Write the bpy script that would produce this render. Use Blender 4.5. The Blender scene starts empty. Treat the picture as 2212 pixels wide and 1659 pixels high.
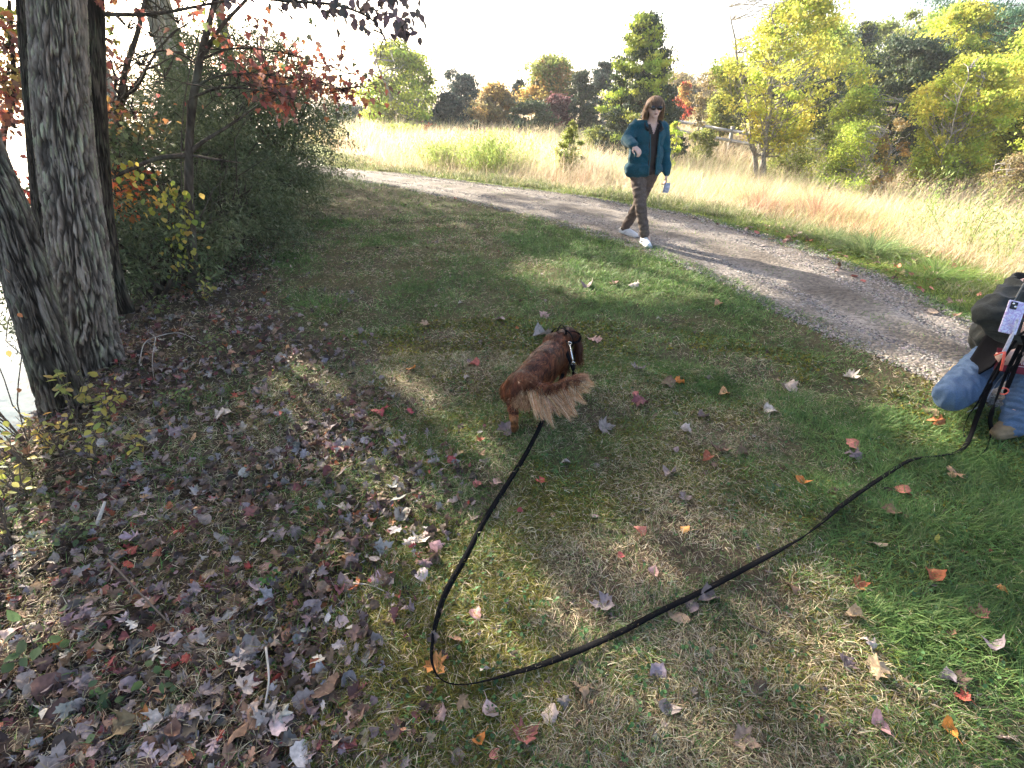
import bpy, math, random
import numpy as np
from mathutils import Vector, Matrix, Euler, noise as mnoise

R = math.radians
rng = np.random.default_rng(11)
random.seed(11)
scene = bpy.context.scene
COL = scene.collection

# ---------------------------------------------------------------- camera
CAM_H = 1.6
PITCH = 29.0
cam_data = bpy.data.cameras.new("camera")
cam_data.sensor_width = 36.0
cam_data.lens = 18.0
cam_data.clip_start = 0.05
cam_data.clip_end = 3000.0
cam = bpy.data.objects.new("camera", cam_data)
COL.objects.link(cam)
cam.location = (0, 0, CAM_H)
cam.rotation_euler = (R(90 - PITCH), 0, 0)
scene.camera = cam

# ---------------------------------------------------------------- light
SUN_EL, SUN_AZ = 26.0, -37.0           # azimuth measured from +Y towards +X
SD = np.array([math.sin(R(SUN_AZ)) * math.cos(R(SUN_EL)),
               math.cos(R(SUN_AZ)) * math.cos(R(SUN_EL)),
               math.sin(R(SUN_EL))])
world = bpy.data.worlds.new("World")
scene.world = world
world.use_nodes = True
wn = world.node_tree
wn.nodes.clear()
sky = wn.nodes.new("ShaderNodeTexSky")
sky.sky_type = 'NISHITA'
sky.sun_disc = False
sky.sun_elevation = R(SUN_EL)
sky.sun_rotation = R(SUN_AZ)
sky.altitude = 100
sky.air_density = 0.75
sky.dust_density = 4.5
sky.ozone_density = 0.4
bg = wn.nodes.new("ShaderNodeBackground")
bg.inputs['Strength'].default_value = 0.13
wo = wn.nodes.new("ShaderNodeOutputWorld")
wn.links.new(sky.outputs[0], bg.inputs[0])
wn.links.new(bg.outputs[0], wo.inputs[0])

sun_data = bpy.data.lights.new("sun", 'SUN')
sun_data.energy = 5.0
sun_data.angle = R(0.53)
sun_data.color = (1.0, 0.895, 0.74)
sun = bpy.data.objects.new("sun", sun_data)
COL.objects.link(sun)
sun.rotation_euler = Vector(SD).to_track_quat('Z', 'Y').to_euler()

scene.view_settings.view_transform = 'Standard'
scene.view_settings.look = 'None'
scene.view_settings.exposure = 2.2
scene.view_settings.gamma = 1.0
scene.render.engine = 'CYCLES'
scene.cycles.max_bounces = 6
scene.cycles.diffuse_bounces = 3
scene.cycles.transparent_max_bounces = 6

# ---------------------------------------------------------------- geometry of the view (used to measure the place)
SP, CP = math.sin(R(PITCH)), math.cos(R(PITCH))
FPX = 1106.0

def ray(px, py):
    a = (px - 1106.0) / FPX
    b = (829.5 - py) / FPX
    return np.array([a, CP + b * SP, b * CP - SP])

def G(px, py, z=0.0):
    "point of the level z seen at that spot of the photograph"
    d = ray(px, py)
    t = (z - CAM_H) / d[2]
    return np.array([d[0] * t, d[1] * t, z])

def D(px, py, Y):
    "point at forward distance Y"
    d = ray(px, py)
    t = Y / d[1]
    return np.array([d[0] * t, Y, CAM_H + d[2] * t])

def project(p):
    p = np.atleast_2d(p)
    x, y, z = p[:, 0], p[:, 1], p[:, 2] - CAM_H
    dep = y * CP - z * SP
    up = y * SP + z * CP
    dep = np.where(np.abs(dep) < 1e-3, 1e-3, dep)
    return 1106 + FPX * x / dep, 829.5 - FPX * up / dep, dep

def sstep(x, a, b):
    t = np.clip((np.asarray(x, float) - a) / (b - a), 0, 1)
    return t * t * (3 - 2 * t)

# cheap vectorised value noise
_tab = rng.random((256, 256))
def vnoise(x, y, s=1.0, o=0):
    x = np.asarray(x, float) * s + 37.3 + o * 17.1
    y = np.asarray(y, float) * s + 91.7 + o * 5.3
    xi, yi = np.floor(x).astype(int), np.floor(y).astype(int)
    fx, fy = x - xi, y - yi
    fx, fy = fx * fx * (3 - 2 * fx), fy * fy * (3 - 2 * fy)
    a = _tab[xi % 256, yi % 256]; b = _tab[(xi + 1) % 256, yi % 256]
    c = _tab[xi % 256, (yi + 1) % 256]; d = _tab[(xi + 1) % 256, (yi + 1) % 256]
    return (a * (1 - fx) + b * fx) * (1 - fy) + (c * (1 - fx) + d * fx) * fy

def fbm(x, y, s=1.0, o=0, n=4):
    r, a, t = 0, 1, 0
    for i in range(n):
        r = r + a * vnoise(x, y, s * 2 ** i, o + i * 3)
        t += a; a *= 0.5
    return r / t

# ---------------------------------------------------------------- road and terrain
_near = [G(*p) for p in [(2420, 1010), (2230, 905), (2040, 828), (1800, 725), (1560, 605), (1400, 540), (1200, 478), (1000, 432), (850, 402), (690, 376)]]
_far = [G(*p) for p in [(2420, 860), (2260, 785), (2120, 712), (1900, 602), (1700, 526), (1500, 470), (1250, 424), (1000, 393), (850, 374), (690, 359)]]
_near = [(_near[0][0] + 0.1, -6, 0)] + [tuple(p) for p in _near] + [(-9.5, 19, 0), (-18, 27, 0), (-30, 36, 0)]
_far = [(_far[0][0] + 1.3, -6, 0)] + [tuple(p) for p in _far] + [(-9.0, 23.5, 0), (-16.5, 31, 0), (-28, 41, 0)]
def _interp(pts):
    pts = sorted([(p[1], p[0]) for p in pts])
    return np.array([p[0] for p in pts]), np.array([p[1] for p in pts])
NY, NX = _interp(_near)
FY, FX = _interp(_far)
def road_near(y): return np.interp(y, NY, NX)
def road_far(y): return np.interp(y, FY, FX)
def bank_x(y):
    y = np.asarray(y, float)
    return np.where(y < 2, -2.42 + 0.02 * (2 - y), -2.42 - 0.30 * (y - 2)) - 0.15 * np.sin(y * 1.3)

WATER_Z = -1.0
def terrain(x, y):
    x = np.asarray(x, float); y = np.asarray(y, float)
    db = bank_x(y) - x
    z = -2.2 * sstep(db, -0.15, 3.0)
    dr = x - road_far(y)
    w = sstep(x, -3, 9)
    z = z - 1.25 * sstep(dr, 1.3, 9) * w * (1 - sstep(y - 0.35 * x, 18, 30))
    z = z - 0.10 * sstep(dr, 0.9, 1.8) * (1 - sstep(dr, 2, 4))
    r = np.hypot(x, y)
    z = z + 0.02 * np.clip(r - 38, 0, 80) * sstep(x + 0.35 * y, -2, 6) + 4.0 * sstep(x - 14, 0, 45) * sstep(r, 26, 70)
    onroad = sstep(x - road_near(y), -0.5, 0.1) * (1 - sstep(dr, -0.1, 0.5))
    bump = (fbm(x, y, 1.3, 1) - 0.5) * 0.07 + (vnoise(x, y, 5, 4) - 0.5) * 0.022 + (vnoise(x, y, 14, 5) - 0.5) * 0.010
    z = z + bump * (1 - 0.85 * onroad) * (1 + 0.8 * sstep(db, -1.2, 0))
    return z

def on_ground(px, py, dz=0.0):
    z = 0.0
    for _ in range(12):
        p = G(px, py, z)
        z = float(terrain(p[0], p[1]))
    return np.array([p[0], p[1], z + dz])

# ---------------------------------------------------------------- object helpers
def mesh_np(name, V, F, mat=None, parent=None, col=None, smooth=False, link=True):
    """V (n,3); F list of int arrays (m,k); col (n,3|4) point colours"""
    V = np.asarray(V, dtype=np.float32)
    if isinstance(F, np.ndarray): F = [F]
    F = [np.asarray(f, dtype=np.int32) for f in F if len(f)]
    me = bpy.data.meshes.new(name)
    me.vertices.add(len(V)); me.vertices.foreach_set('co', V.ravel())
    nl = sum(f.size for f in F); nf = sum(len(f) for f in F)
    me.loops.add(nl); me.polygons.add(nf)
    me.loops.foreach_set('vertex_index', np.concatenate([f.ravel() for f in F]))
    tot = np.concatenate([np.full(len(f), f.shape[1], dtype=np.int32) for f in F])
    st = np.concatenate([[0], np.cumsum(tot)[:-1]]).astype(np.int32)
    me.polygons.foreach_set('loop_start', st)
    me.polygons.foreach_set('loop_total', tot)
    if smooth: me.polygons.foreach_set('use_smooth', np.ones(nf, dtype=bool))
    me.update(calc_edges=True)
    if col is not None:
        c = np.ones((len(V), 4), dtype=np.float32)
        c[:, :3] = np.asarray(col)[:, :3]
        a = me.color_attributes.new('Col', 'FLOAT_COLOR', 'POINT')
        a.data.foreach_set('color', c.ravel())
    if mat is not None: me.materials.append(mat)
    o = bpy.data.objects.new(name, me)
    if link: COL.objects.link(o)
    if parent is not None: o.parent = parent
    return o

def tag(o, label=None, cat=None, group=None, kind=None):
    if label: o['label'] = label
    if cat: o['category'] = cat
    if group: o['group'] = group
    if kind: o['kind'] = kind
    return o

def empty(name, label, cat, loc=(0, 0, 0), group=None, rz=0.0):
    o = bpy.data.objects.new(name, None)
    COL.objects.link(o)
    o.location = tuple(float(v) for v in loc)
    o.rotation_euler = (0, 0, rz)
    o.empty_display_size = 0.1
    return tag(o, label, cat, group)

class MB:
    "collects pieces (verts, face arrays, colours)"
    def __init__(s): s.V, s.F3, s.F4, s.C, s.n = [], [], [], [], 0
    def add(s, V, F, C=None):
        V = np.asarray(V, float).reshape(-1, 3)
        for f in (F if isinstance(F, list) else [F]):
            f = np.asarray(f, dtype=np.int64)
            if len(f) == 0: continue
            (s.F3 if f.shape[1] == 3 else s.F4).append(f + s.n)
        s.V.append(V)
        if C is None: C = np.ones((len(V), 3))
        C = np.asarray(C, float)
        if C.ndim == 1: C = np.tile(C[:3], (len(V), 1))
        s.C.append(C[:, :3]); s.n += len(V)
    def build(s, name, mat, parent=None, smooth=False, off=None):
        V = np.concatenate(s.V)
        if off is not None: V = V - np.asarray(off)
        F = []
        if s.F3: F.append(np.concatenate(s.F3))
        if s.F4: F.append(np.concatenate(s.F4))
        return mesh_np(name, V, F, mat, parent, np.concatenate(s.C), smooth)

def rotmats(az, tilt, roll):
    "Rz(az) @ Rx(tilt) @ Ry(roll) vectorised"
    ca, sa, ct, st, cr, sr = np.cos(az), np.sin(az), np.cos(tilt), np.sin(tilt), np.cos(roll), np.sin(roll)
    o, z = np.ones_like(ca), np.zeros_like(ca)
    Rz = np.stack([ca, -sa, z, sa, ca, z, z, z, o], -1).reshape(-1, 3, 3)
    Rx = np.stack([o, z, z, z, ct, -st, z, st, ct], -1).reshape(-1, 3, 3)
    Ry = np.stack([cr, z, sr, z, o, z, -sr, z, cr], -1).reshape(-1, 3, 3)
    return Rz @ Rx @ Ry

def scatter(mb, TV, TF, pos, M, scale, colr):
    "instances of a template (TV, TF) baked into one mesh"
    n = len(pos)
    if n == 0: return
    TV = np.asarray(TV, float); k = len(TV)
    scale = np.asarray(scale, float)
    if scale.ndim == 0: scale = np.full(n, float(scale))
    if scale.ndim == 1: scale = scale[:, None].repeat(3, 1)
    V = np.einsum('nij,nkj->nki', M, TV[None] * scale[:, None, :]) + pos[:, None, :]
    F = []
    for f in (TF if isinstance(TF, list) else [TF]):
        f = np.asarray(f)
        F.append((f[None] + (np.arange(n) * k)[:, None, None]).reshape(-1, f.shape[1]))
    mb.add(V.reshape(-1, 3), F, np.repeat(colr, k, axis=0))

def blades(mb, pos, L, W, az, e0, curl, colr, nseg=3, tipcol=None):
    "grass blades: start elevation e0, bending down by curl; pos (n,3)"
    n = len(pos)
    if n == 0: return
    L, W, e0, curl = [np.broadcast_to(np.asarray(v, float), (n,)) for v in (L, W, e0, curl)]
    p = pos.copy(); rows = []
    side = np.stack([-np.sin(az), np.cos(az), np.zeros(n)], -1)
    tw = rng.uniform(-0.9, 0.9, n)
    side = side * np.cos(tw)[:, None] + np.array([0, 0, 1.0]) * np.sin(tw)[:, None]
    a = az + 0
    daz = rng.uniform(-0.5, 0.5, n) * curl
    for k in range(nseg + 1):
        w = W * (1 - (k / nseg) ** 1.6 * 0.85) * 0.5
        rows.append(p - side * w[:, None]); rows.append(p + side * w[:, None])
        e = e0 - curl * (k + 0.5) / nseg
        st = L / nseg
        p = p + np.stack([np.cos(a) * np.cos(e), np.sin(a) * np.cos(e), np.sin(e)], -1) * st[:, None]
        a = a + daz / nseg
    V = np.stack(rows, 1)
    k2 = 2 * (nseg + 1)
    q = np.array([[2 * i, 2 * i + 1, 2 * i + 3, 2 * i + 2] for i in range(nseg)])
    F = (q[None] + (np.arange(n) * k2)[:, None, None]).reshape(-1, 4)
    mb.add(V.reshape(-1, 3), F, np.repeat(colr, k2, axis=0))

def tube(mb, pts, rad, sides=8, colr=(1, 1, 1), cap=True):
    pts = np.asarray(pts, float); n = len(pts)
    rad = np.broadcast_to(np.asarray(rad, float), (n,))
    T = np.gradient(pts, axis=0)
    T /= np.linalg.norm(T, axis=1)[:, None] + 1e-9
    ref = np.array([0, 0, 1.0]) if abs(T[0, 2]) < 0.9 else np.array([1.0, 0, 0])
    u = np.cross(T[0], ref); u /= np.linalg.norm(u)
    V = []
    for i in range(n):
        u = u - T[i] * u.dot(T[i]); u /= np.linalg.norm(u) + 1e-9
        v = np.cross(T[i], u)
        a = np.linspace(0, 2 * math.pi, sides, endpoint=False)
        V.append(pts[i] + rad[i] * (np.cos(a)[:, None] * u + np.sin(a)[:, None] * v))
    V = np.concatenate(V)
    j = np.arange(sides); jn = (j + 1) % sides
    F = np.concatenate([np.stack([i * sides + j, i * sides + jn, (i + 1) * sides + jn, (i + 1) * sides + j], -1) for i in range(n - 1)])
    Fs = [F]
    if cap:
        V = np.concatenate([V, pts[:1], pts[-1:]])
        c0, c1 = n * sides, n * sides + 1
        Fs.append(np.concatenate([np.stack([np.full(sides, c0), jn, j], -1), np.stack([np.full(sides, c1), (n - 1) * sides + j, (n - 1) * sides + jn], -1)]))
    mb.add(V, Fs, colr)

def smooth_path(pts, n=40):
    pts = np.asarray(pts, float)
    P = np.vstack([2 * pts[0] - pts[1], pts, 2 * pts[-1] - pts[-2]])
    seg = len(pts) - 1; out = []
    for t in np.linspace(0, seg - 1e-6, n):
        i = int(t); f = t - i
        a, b, c, d = P[i], P[i + 1], P[i + 2], P[i + 3]
        out.append(0.5 * ((2 * b) + (-a + c) * f + (2 * a - 5 * b + 4 * c - d) * f * f + (-a + 3 * b - 3 * c + d) * f ** 3))
    return np.array(out)

def remesh(name, mb, voxel, mat, parent=None, smooth_it=8, off=None, post=None, decimate=None):
    "fuse overlapping solids into one continuous skin"
    o = mb.build(name + '_tmp', None, None, off=off)
    m = o.modifiers.new('r', 'REMESH'); m.mode = 'VOXEL'; m.voxel_size = voxel
    if smooth_it:
        s = o.modifiers.new('s', 'SMOOTH'); s.factor = 0.5; s.iterations = smooth_it
    dg = bpy.context.evaluated_depsgraph_get()
    me = bpy.data.meshes.new_from_object(o.evaluated_get(dg))
    nv = len(me.vertices)
    V = np.empty(nv * 3, dtype=np.float32); me.vertices.foreach_get('co', V); V = V.reshape(-1, 3)
    N = np.empty(nv * 3, dtype=np.float32); me.vertices.foreach_get('normal', N); N = N.reshape(-1, 3)
    F = np.array([tuple(p.vertices) for p in me.polygons if len(p.vertices) == 4], dtype=np.int32).reshape(-1, 4)
    F3 = np.array([tuple(p.vertices) for p in me.polygons if len(p.vertices) == 3], dtype=np.int32).reshape(-1, 3)
    bpy.data.objects.remove(o); bpy.data.meshes.remove(me)
    C = None
    if post is not None:
        r = post(V, N, F)
        V, F = r[0], r[1]
        C = r[2] if len(r) > 2 else None
        F3 = F3[:0] if len(r) > 3 else F3
    ob = mesh_np(name, V, [F, F3], mat, parent, C, smooth=True)
    return ob

def ellipsoid(mb, c, r, rot=None, seg=16, rings=10, colr=(1, 1, 1)):
    th = np.linspace(0, math.pi, rings + 1)[1:-1]; ph = np.linspace(0, 2 * math.pi, seg, endpoint=False)
    V = [(math.sin(t) * math.cos(p), math.sin(t) * math.sin(p), math.cos(t)) for t in th for p in ph]
    V = np.array(V + [(0, 0, 1), (0, 0, -1)]) * np.asarray(r)
    if rot is not None: V = V @ np.array(Euler(rot).to_matrix()).T
    V = V + np.asarray(c)
    j = np.arange(seg); jn = (j + 1) % seg; nr = rings - 1
    F = np.concatenate([np.stack([i * seg + j, (i + 1) * seg + j, (i + 1) * seg + jn, i * seg + jn], -1) for i in range(nr - 1)])
    top, bot = nr * seg, nr * seg + 1
    F3 = np.concatenate([np.stack([np.full(seg, top), j, jn], -1), np.stack([np.full(seg, bot), (nr - 1) * seg + jn, (nr - 1) * seg + j], -1)])
    mb.add(V, [F, F3], colr)

def capsule(mb, a, b, ra, rb, sides=14):
    a, b = np.asarray(a, float), np.asarray(b, float)
    tube(mb, [a, a + (b - a) * 0.5, b], [ra, (ra + rb) / 2, rb], sides)
    ellipsoid(mb, a, (ra, ra, ra)); ellipsoid(mb, b, (rb, rb, rb))

def chain(mb, pts, rads, sides=14):
    for i in range(len(pts) - 1): capsule(mb, pts[i], pts[i + 1], rads[i], rads[i + 1], sides)

def box(mb, c, s, rot=None, colr=(1, 1, 1), bev=0.0):
    hx, hy, hz = [v / 2 for v in s]
    V = np.array([(x, y, z) for x in (-hx, hx) for y in (-hy, hy) for z in (-hz, hz)])
    F = np.array([(0, 1, 3, 2), (4, 6, 7, 5), (0, 4, 5, 1), (2, 3, 7, 6), (0, 2, 6, 4), (1, 5, 7, 3)])
    if rot is not None: V = V @ np.array(Euler(rot).to_matrix()).T
    mb.add(V + np.asarray(c), F, colr)

# ---------------------------------------------------------------- materials
def nodes(name):
    m = bpy.data.materials.new(name); m.use_nodes = True
    nt = m.node_tree; nt.nodes.clear()
    out = nt.nodes.new('ShaderNodeOutputMaterial')
    return m, nt, out

def N(nt, t, **kw):
    n = nt.nodes.new(t)
    for k, v in kw.items():
        if k in n.inputs.keys() if hasattr(n.inputs, 'keys') else False: n.inputs[k].default_value = v
        else: setattr(n, k, v)
    return n

def ramp(nt, stops):
    r = nt.nodes.new('ShaderNodeValToRGB')
    el = r.color_ramp.elements
    while len(el) < len(stops): el.new(0.5)
    for e, (p, c) in zip(el, stops):
        e.position = p; e.color = (*c, 1)
    return r

def mat_foliage(name, transl=0.45, rough=0.6, vary=0.25, nscale=30.0):
    m, nt, out = nodes(name)
    a = nt.nodes.new('ShaderNodeAttribute'); a.attribute_name = 'Col'
    tc = nt.nodes.new('ShaderNodeTexCoord')
    nz = nt.nodes.new('ShaderNodeTexNoise'); nz.inputs['Scale'].default_value = nscale
    nt.links.new(tc.outputs['Object'], nz.inputs['Vector'])
    mr = nt.nodes.new('ShaderNodeMapRange')
    mr.inputs['From Min'].default_value = 0.3; mr.inputs['From Max'].default_value = 0.7
    mr.inputs['To Min'].default_value = 1 - vary; mr.inputs['To Max'].default_value = 1 + vary
    nt.links.new(nz.outputs[0], mr.inputs['Value'])
    mx = nt.nodes.new('ShaderNodeVectorMath'); mx.operation = 'SCALE'
    nt.links.new(a.outputs['Color'], mx.inputs[0]); nt.links.new(mr.outputs[0], mx.inputs['Scale'])
    bs = nt.nodes.new('ShaderNodeBsdfPrincipled'); bs.inputs['Roughness'].default_value = rough
    bs.inputs['Specular IOR Level'].default_value = 0.25
    tr = nt.nodes.new('ShaderNodeBsdfTranslucent')
    mix = nt.nodes.new('ShaderNodeMixShader'); mix.inputs[0].default_value = transl
    nt.links.new(mx.outputs[0], bs.inputs['Base Color']); nt.links.new(mx.outputs[0], tr.inputs['Color'])
    nt.links.new(bs.outputs[0], mix.inputs[1]); nt.links.new(tr.outputs[0], mix.inputs[2])
    nt.links.new(mix.outputs[0], out.inputs[0])
    return m

def mat_simple(name, colr, rough=0.7, nscale=60, vary=0.2, bump=0.2, bscale=None, metal=0.0, spec=0.3, sheen=0.0, usecol=False, dist=0.004):
    m, nt, out = nodes(name)
    tc = nt.nodes.new('ShaderNodeTexCoord')
    nz = nt.nodes.new('ShaderNodeTexNoise'); nz.inputs['Scale'].default_value = nscale; nz.inputs['Detail'].default_value = 5
    nt.links.new(tc.outputs['Object'], nz.inputs['Vector'])
    mr = nt.nodes.new('ShaderNodeMapRange')
    mr.inputs['From Min'].default_value = 0.3; mr.inputs['From Max'].default_value = 0.7
    mr.inputs['To Min'].default_value = 1 - vary; mr.inputs['To Max'].default_value = 1 + vary
    nt.links.new(nz.outputs[0], mr.inputs['Value'])
    mx = nt.nodes.new('ShaderNodeVectorMath'); mx.operation = 'SCALE'
    if usecol:
        a = nt.nodes.new('ShaderNodeAttribute'); a.attribute_name = 'Col'
        nt.links.new(a.outputs['Color'], mx.inputs[0])
    else:
        mx.inputs[0].default_value = colr
    nt.links.new(mr.outputs[0], mx.inputs['Scale'])
    bs = nt.nodes.new('ShaderNodeBsdfPrincipled')
    bs.inputs['Roughness'].default_value = rough; bs.inputs['Metallic'].default_value = metal
    bs.inputs['Specular IOR Level'].default_value = spec
    if sheen: bs.inputs['Sheen Weight'].default_value = sheen
    nt.links.new(mx.outputs[0], bs.inputs['Base Color'])
    if bump:
        nb = nt.nodes.new('ShaderNodeTexNoise'); nb.inputs['Scale'].default_value = bscale or nscale * 3; nb.inputs['Detail'].default_value = 4
        nt.links.new(tc.outputs['Object'], nb.inputs['Vector'])
        b = nt.nodes.new('ShaderNodeBump'); b.inputs['Strength'].default_value = bump; b.inputs['Distance'].default_value = dist
        nt.links.new(nb.outputs[0], b.inputs['Height']); nt.links.new(b.outputs[0], bs.inputs['Normal'])
    nt.links.new(bs.outputs[0], out.inputs[0])
    return m

def mat_bark(name, c1, c2, c3, sc=1.0, bump=0.7, moss=0.15):
    m, nt, out = nodes(name)
    tc = nt.nodes.new('ShaderNodeTexCoord')
    mp = nt.nodes.new('ShaderNodeMapping'); mp.inputs['Scale'].default_value = (26 * sc, 26 * sc, 5.5 * sc)
    nt.links.new(tc.outputs['Object'], mp.inputs['Vector'])
    vz = nt.nodes.new('ShaderNodeTexNoise'); vz.inputs['Scale'].default_value = 1.0; vz.inputs['Detail'].default_value = 6; vz.inputs['Distortion'].default_value = 0.6
    nt.links.new(mp.outputs[0], vz.inputs['Vector'])
    rp = ramp(nt, [(0.33, c1), (0.5, c2), (0.68, c3)])
    nt.links.new(vz.outputs[0], rp.inputs[0])
    n2 = nt.nodes.new('ShaderNodeTexNoise'); n2.inputs['Scale'].default_value = 5 * sc; n2.inputs['Detail'].default_value = 6
    nt.links.new(tc.outputs['Object'], n2.inputs['Vector'])
    r2 = ramp(nt, [(0.5, (0, 0, 0)), (0.68, (moss * 2, moss * 2, moss * 2))])
    nt.links.new(n2.outputs[0], r2.inputs[0])
    mx = nt.nodes.new('ShaderNodeMixRGB'); mx.inputs[2].default_value = (0.16, 0.19, 0.13, 1)
    nt.links.new(r2.outputs[0], mx.inputs[0]); nt.links.new(rp.outputs[0], mx.inputs[1])
    # furrow colour carried by the modelled furrows
    a = nt.nodes.new('ShaderNodeAttribute'); a.attribute_name = 'Col'
    ml = nt.nodes.new('ShaderNodeMixRGB'); ml.blend_type = 'MULTIPLY'; ml.inputs[0].default_value = 1
    nt.links.new(mx.outputs[0], ml.inputs[1]); nt.links.new(a.outputs['Color'], ml.inputs[2])
    bs = nt.nodes.new('ShaderNodeBsdfPrincipled'); bs.inputs['Roughness'].default_value = 0.95; bs.inputs['Specular IOR Level'].default_value = 0.1
    b = nt.nodes.new('ShaderNodeBump'); b.inputs['Strength'].default_value = bump; b.inputs['Distance'].default_value = 0.012
    nt.links.new(vz.outputs[0], b.inputs['Height']); nt.links.new(b.outputs[0], bs.inputs['Normal'])
    nt.links.new(ml.outputs[0], bs.inputs['Base Color']); nt.links.new(bs.outputs[0], out.inputs[0])
    return m

M = {}
M['leaf'] = mat_foliage('autumn_foliage', 0.5, 0.55, 0.2, 6)
M['conifer'] = mat_foliage('evergreen_foliage', 0.2, 0.6, 0.25, 5)
M['shrub'] = mat_foliage('shrub_foliage', 0.3, 0.45, 0.2, 8)
M['grass'] = mat_foliage('grass_blade', 0.35, 0.6, 0.25, 3)
M['drygrass'] = mat_foliage('dry_grass', 0.45, 0.7, 0.2, 2)
M['litter'] = mat_foliage('fallen_leaf', 0.12, 0.65, 0.28, 70)
M['bark'] = mat_bark('furrowed_bark', (0.17, 0.13, 0.10), (0.29, 0.235, 0.185), (0.42, 0.355, 0.285), 1.6)
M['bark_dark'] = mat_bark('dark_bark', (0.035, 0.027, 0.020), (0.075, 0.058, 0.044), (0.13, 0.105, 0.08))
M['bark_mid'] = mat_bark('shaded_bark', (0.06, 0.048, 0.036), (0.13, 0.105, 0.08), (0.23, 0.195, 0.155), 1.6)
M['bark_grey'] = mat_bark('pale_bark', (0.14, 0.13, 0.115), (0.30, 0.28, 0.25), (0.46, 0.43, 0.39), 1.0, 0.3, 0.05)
M['twig'] = mat_simple('twig_wood', (0.11, 0.085, 0.065), 0.9, 40)
# ================================================================ GROUND
def axis(lo, hi, a, b, step, growth=1.09):
    c = list(np.arange(a, b, step)); s = step; v = a; left = []
    while v > lo: s *= growth; v -= s; left.append(v)
    s = step; v = c[-1]; right = []
    while v < hi: s *= growth; v += s; right.append(v)
    return np.array(left[::-1] + c + right)
gx = axis(-260, 320, -4.5, 6.0, 0.045)
gy = axis(-30, 420, 0.3, 8.5, 0.045)
XX, YY = np.meshgrid(gx, gy)
ZZ = terrain(XX, YY)
nx, ny = len(gx), len(gy)
ii = (np.arange(ny - 1)[:, None] * nx + np.arange(nx - 1)[None]).ravel()
GF = np.stack([ii, ii + 1, ii + nx + 1, ii + nx], -1)

def litter_w(x, y):
    "weight of the leaf litter beside the bank"
    edge = np.where(y < 2, -0.42, -0.42 - 0.62 * (y - 2)) + (fbm(x, y, 1.6, 20) - 0.5) * 0.9
    return 1 - sstep(x - edge, -0.5, 0.45)
def verge_w(x, y): return sstep(x - road_far(y), 0.0, 0.35)
def lush_w(x, y):
    "greener grass near the path and to the right"
    dn = road_near(y) - x
    a = (1 - sstep(dn, 0.3, 1.9)) * sstep(dn, 0.05, 0.5)
    g = sstep(fbm(x, y, 0.9, 31), 0.40, 0.62)
    b = np.exp(-((x - 2.0) ** 2 / 0.5 + (y - 1.9) ** 2 / 1.2))
    return np.clip(0.42 * g + a * (0.28 + 0.9 * g) + b * 0.9 * g + 0.20 * sstep(y, 3.0, 5) + 0.15 * sstep(x, 0.8, 2.0), 0, 1)
def moss_w(x, y):
    c = np.exp(-((x + 0.15) ** 2 / 0.55 + (y - 1.5) ** 2 / 0.7))
    return np.clip((0.35 + c) * sstep(fbm(x, y, 2.2, 41), 0.38, 0.60), 0, 1)

def mixc(a, b, t): return a * (1 - t[..., None]) + np.asarray(b) * t[..., None]
x_, y_ = XX.ravel(), YY.ravel()
soil = np.tile(np.array([0.085, 0.064, 0.042]), (len(x_), 1))
gc = mixc(soil, (0.095, 0.088, 0.028), moss_w(x_, y_))
gc = mixc(gc, (0.052, 0.070, 0.024), lush_w(x_, y_) * 0.8)
gc = mixc(gc, (0.055, 0.042, 0.032), litter_w(x_, y_) * 0.8)
fieldw = sstep(x_ - road_far(y_), 0.8, 1.8)
gc = mixc(gc, (0.30, 0.23, 0.12), fieldw)
gc = mixc(gc, (0.13, 0.16, 0.04), verge_w(x_, y_) * (1 - fieldw))
gc = mixc(gc, (0.16, 0.12, 0.07), sstep(np.hypot(x_, y_), 34, 45))
gc = gc * (0.75 + 0.5 * fbm(x_, y_, 6, 51))[:, None]

gm, nt, out = nodes('ground_soil')
a = nt.nodes.new('ShaderNodeAttribute'); a.attribute_name = 'Col'
tc = nt.nodes.new('ShaderNodeTexCoord')
n1 = nt.nodes.new('ShaderNodeTexNoise'); n1.inputs['Scale'].default_value = 55; n1.inputs['Detail'].default_value = 8; n1.inputs['Roughness'].default_value = 0.7
nt.links.new(tc.outputs['Object'], n1.inputs['Vector'])
mr = nt.nodes.new('ShaderNodeMapRange'); mr.inputs['From Min'].default_value = 0.3; mr.inputs['From Max'].default_value = 0.72
mr.inputs['To Min'].default_value = 0.45; mr.inputs['To Max'].default_value = 1.7
nt.links.new(n1.outputs[0], mr.inputs['Value'])
mx = nt.nodes.new('ShaderNodeVectorMath'); mx.operation = 'SCALE'
nt.links.new(a.outputs['Color'], mx.inputs[0]); nt.links.new(mr.outputs[0], mx.inputs['Scale'])
bs = nt.nodes.new('ShaderNodeBsdfPrincipled'); bs.inputs['Roughness'].default_value = 0.95; bs.inputs['Specular IOR Level'].default_value = 0.1
bp = nt.nodes.new('ShaderNodeBump'); bp.inputs['Strength'].default_value = 0.9; bp.inputs['Distance'].default_value = 0.015
nt.links.new(n1.outputs[0], bp.inputs['Height']); nt.links.new(bp.outputs[0], bs.inputs['Normal'])
nt.links.new(mx.outputs[0], bs.inputs['Base Color']); nt.links.new(bs.outputs[0], out.inputs[0])
ground = mesh_np('ground', np.stack([x_, y_, ZZ.ravel()], -1), GF, gm, None, gc, True)
tag(ground, 'short grass and bare soil ground sloping to the lake', 'ground', kind='structure')

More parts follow.
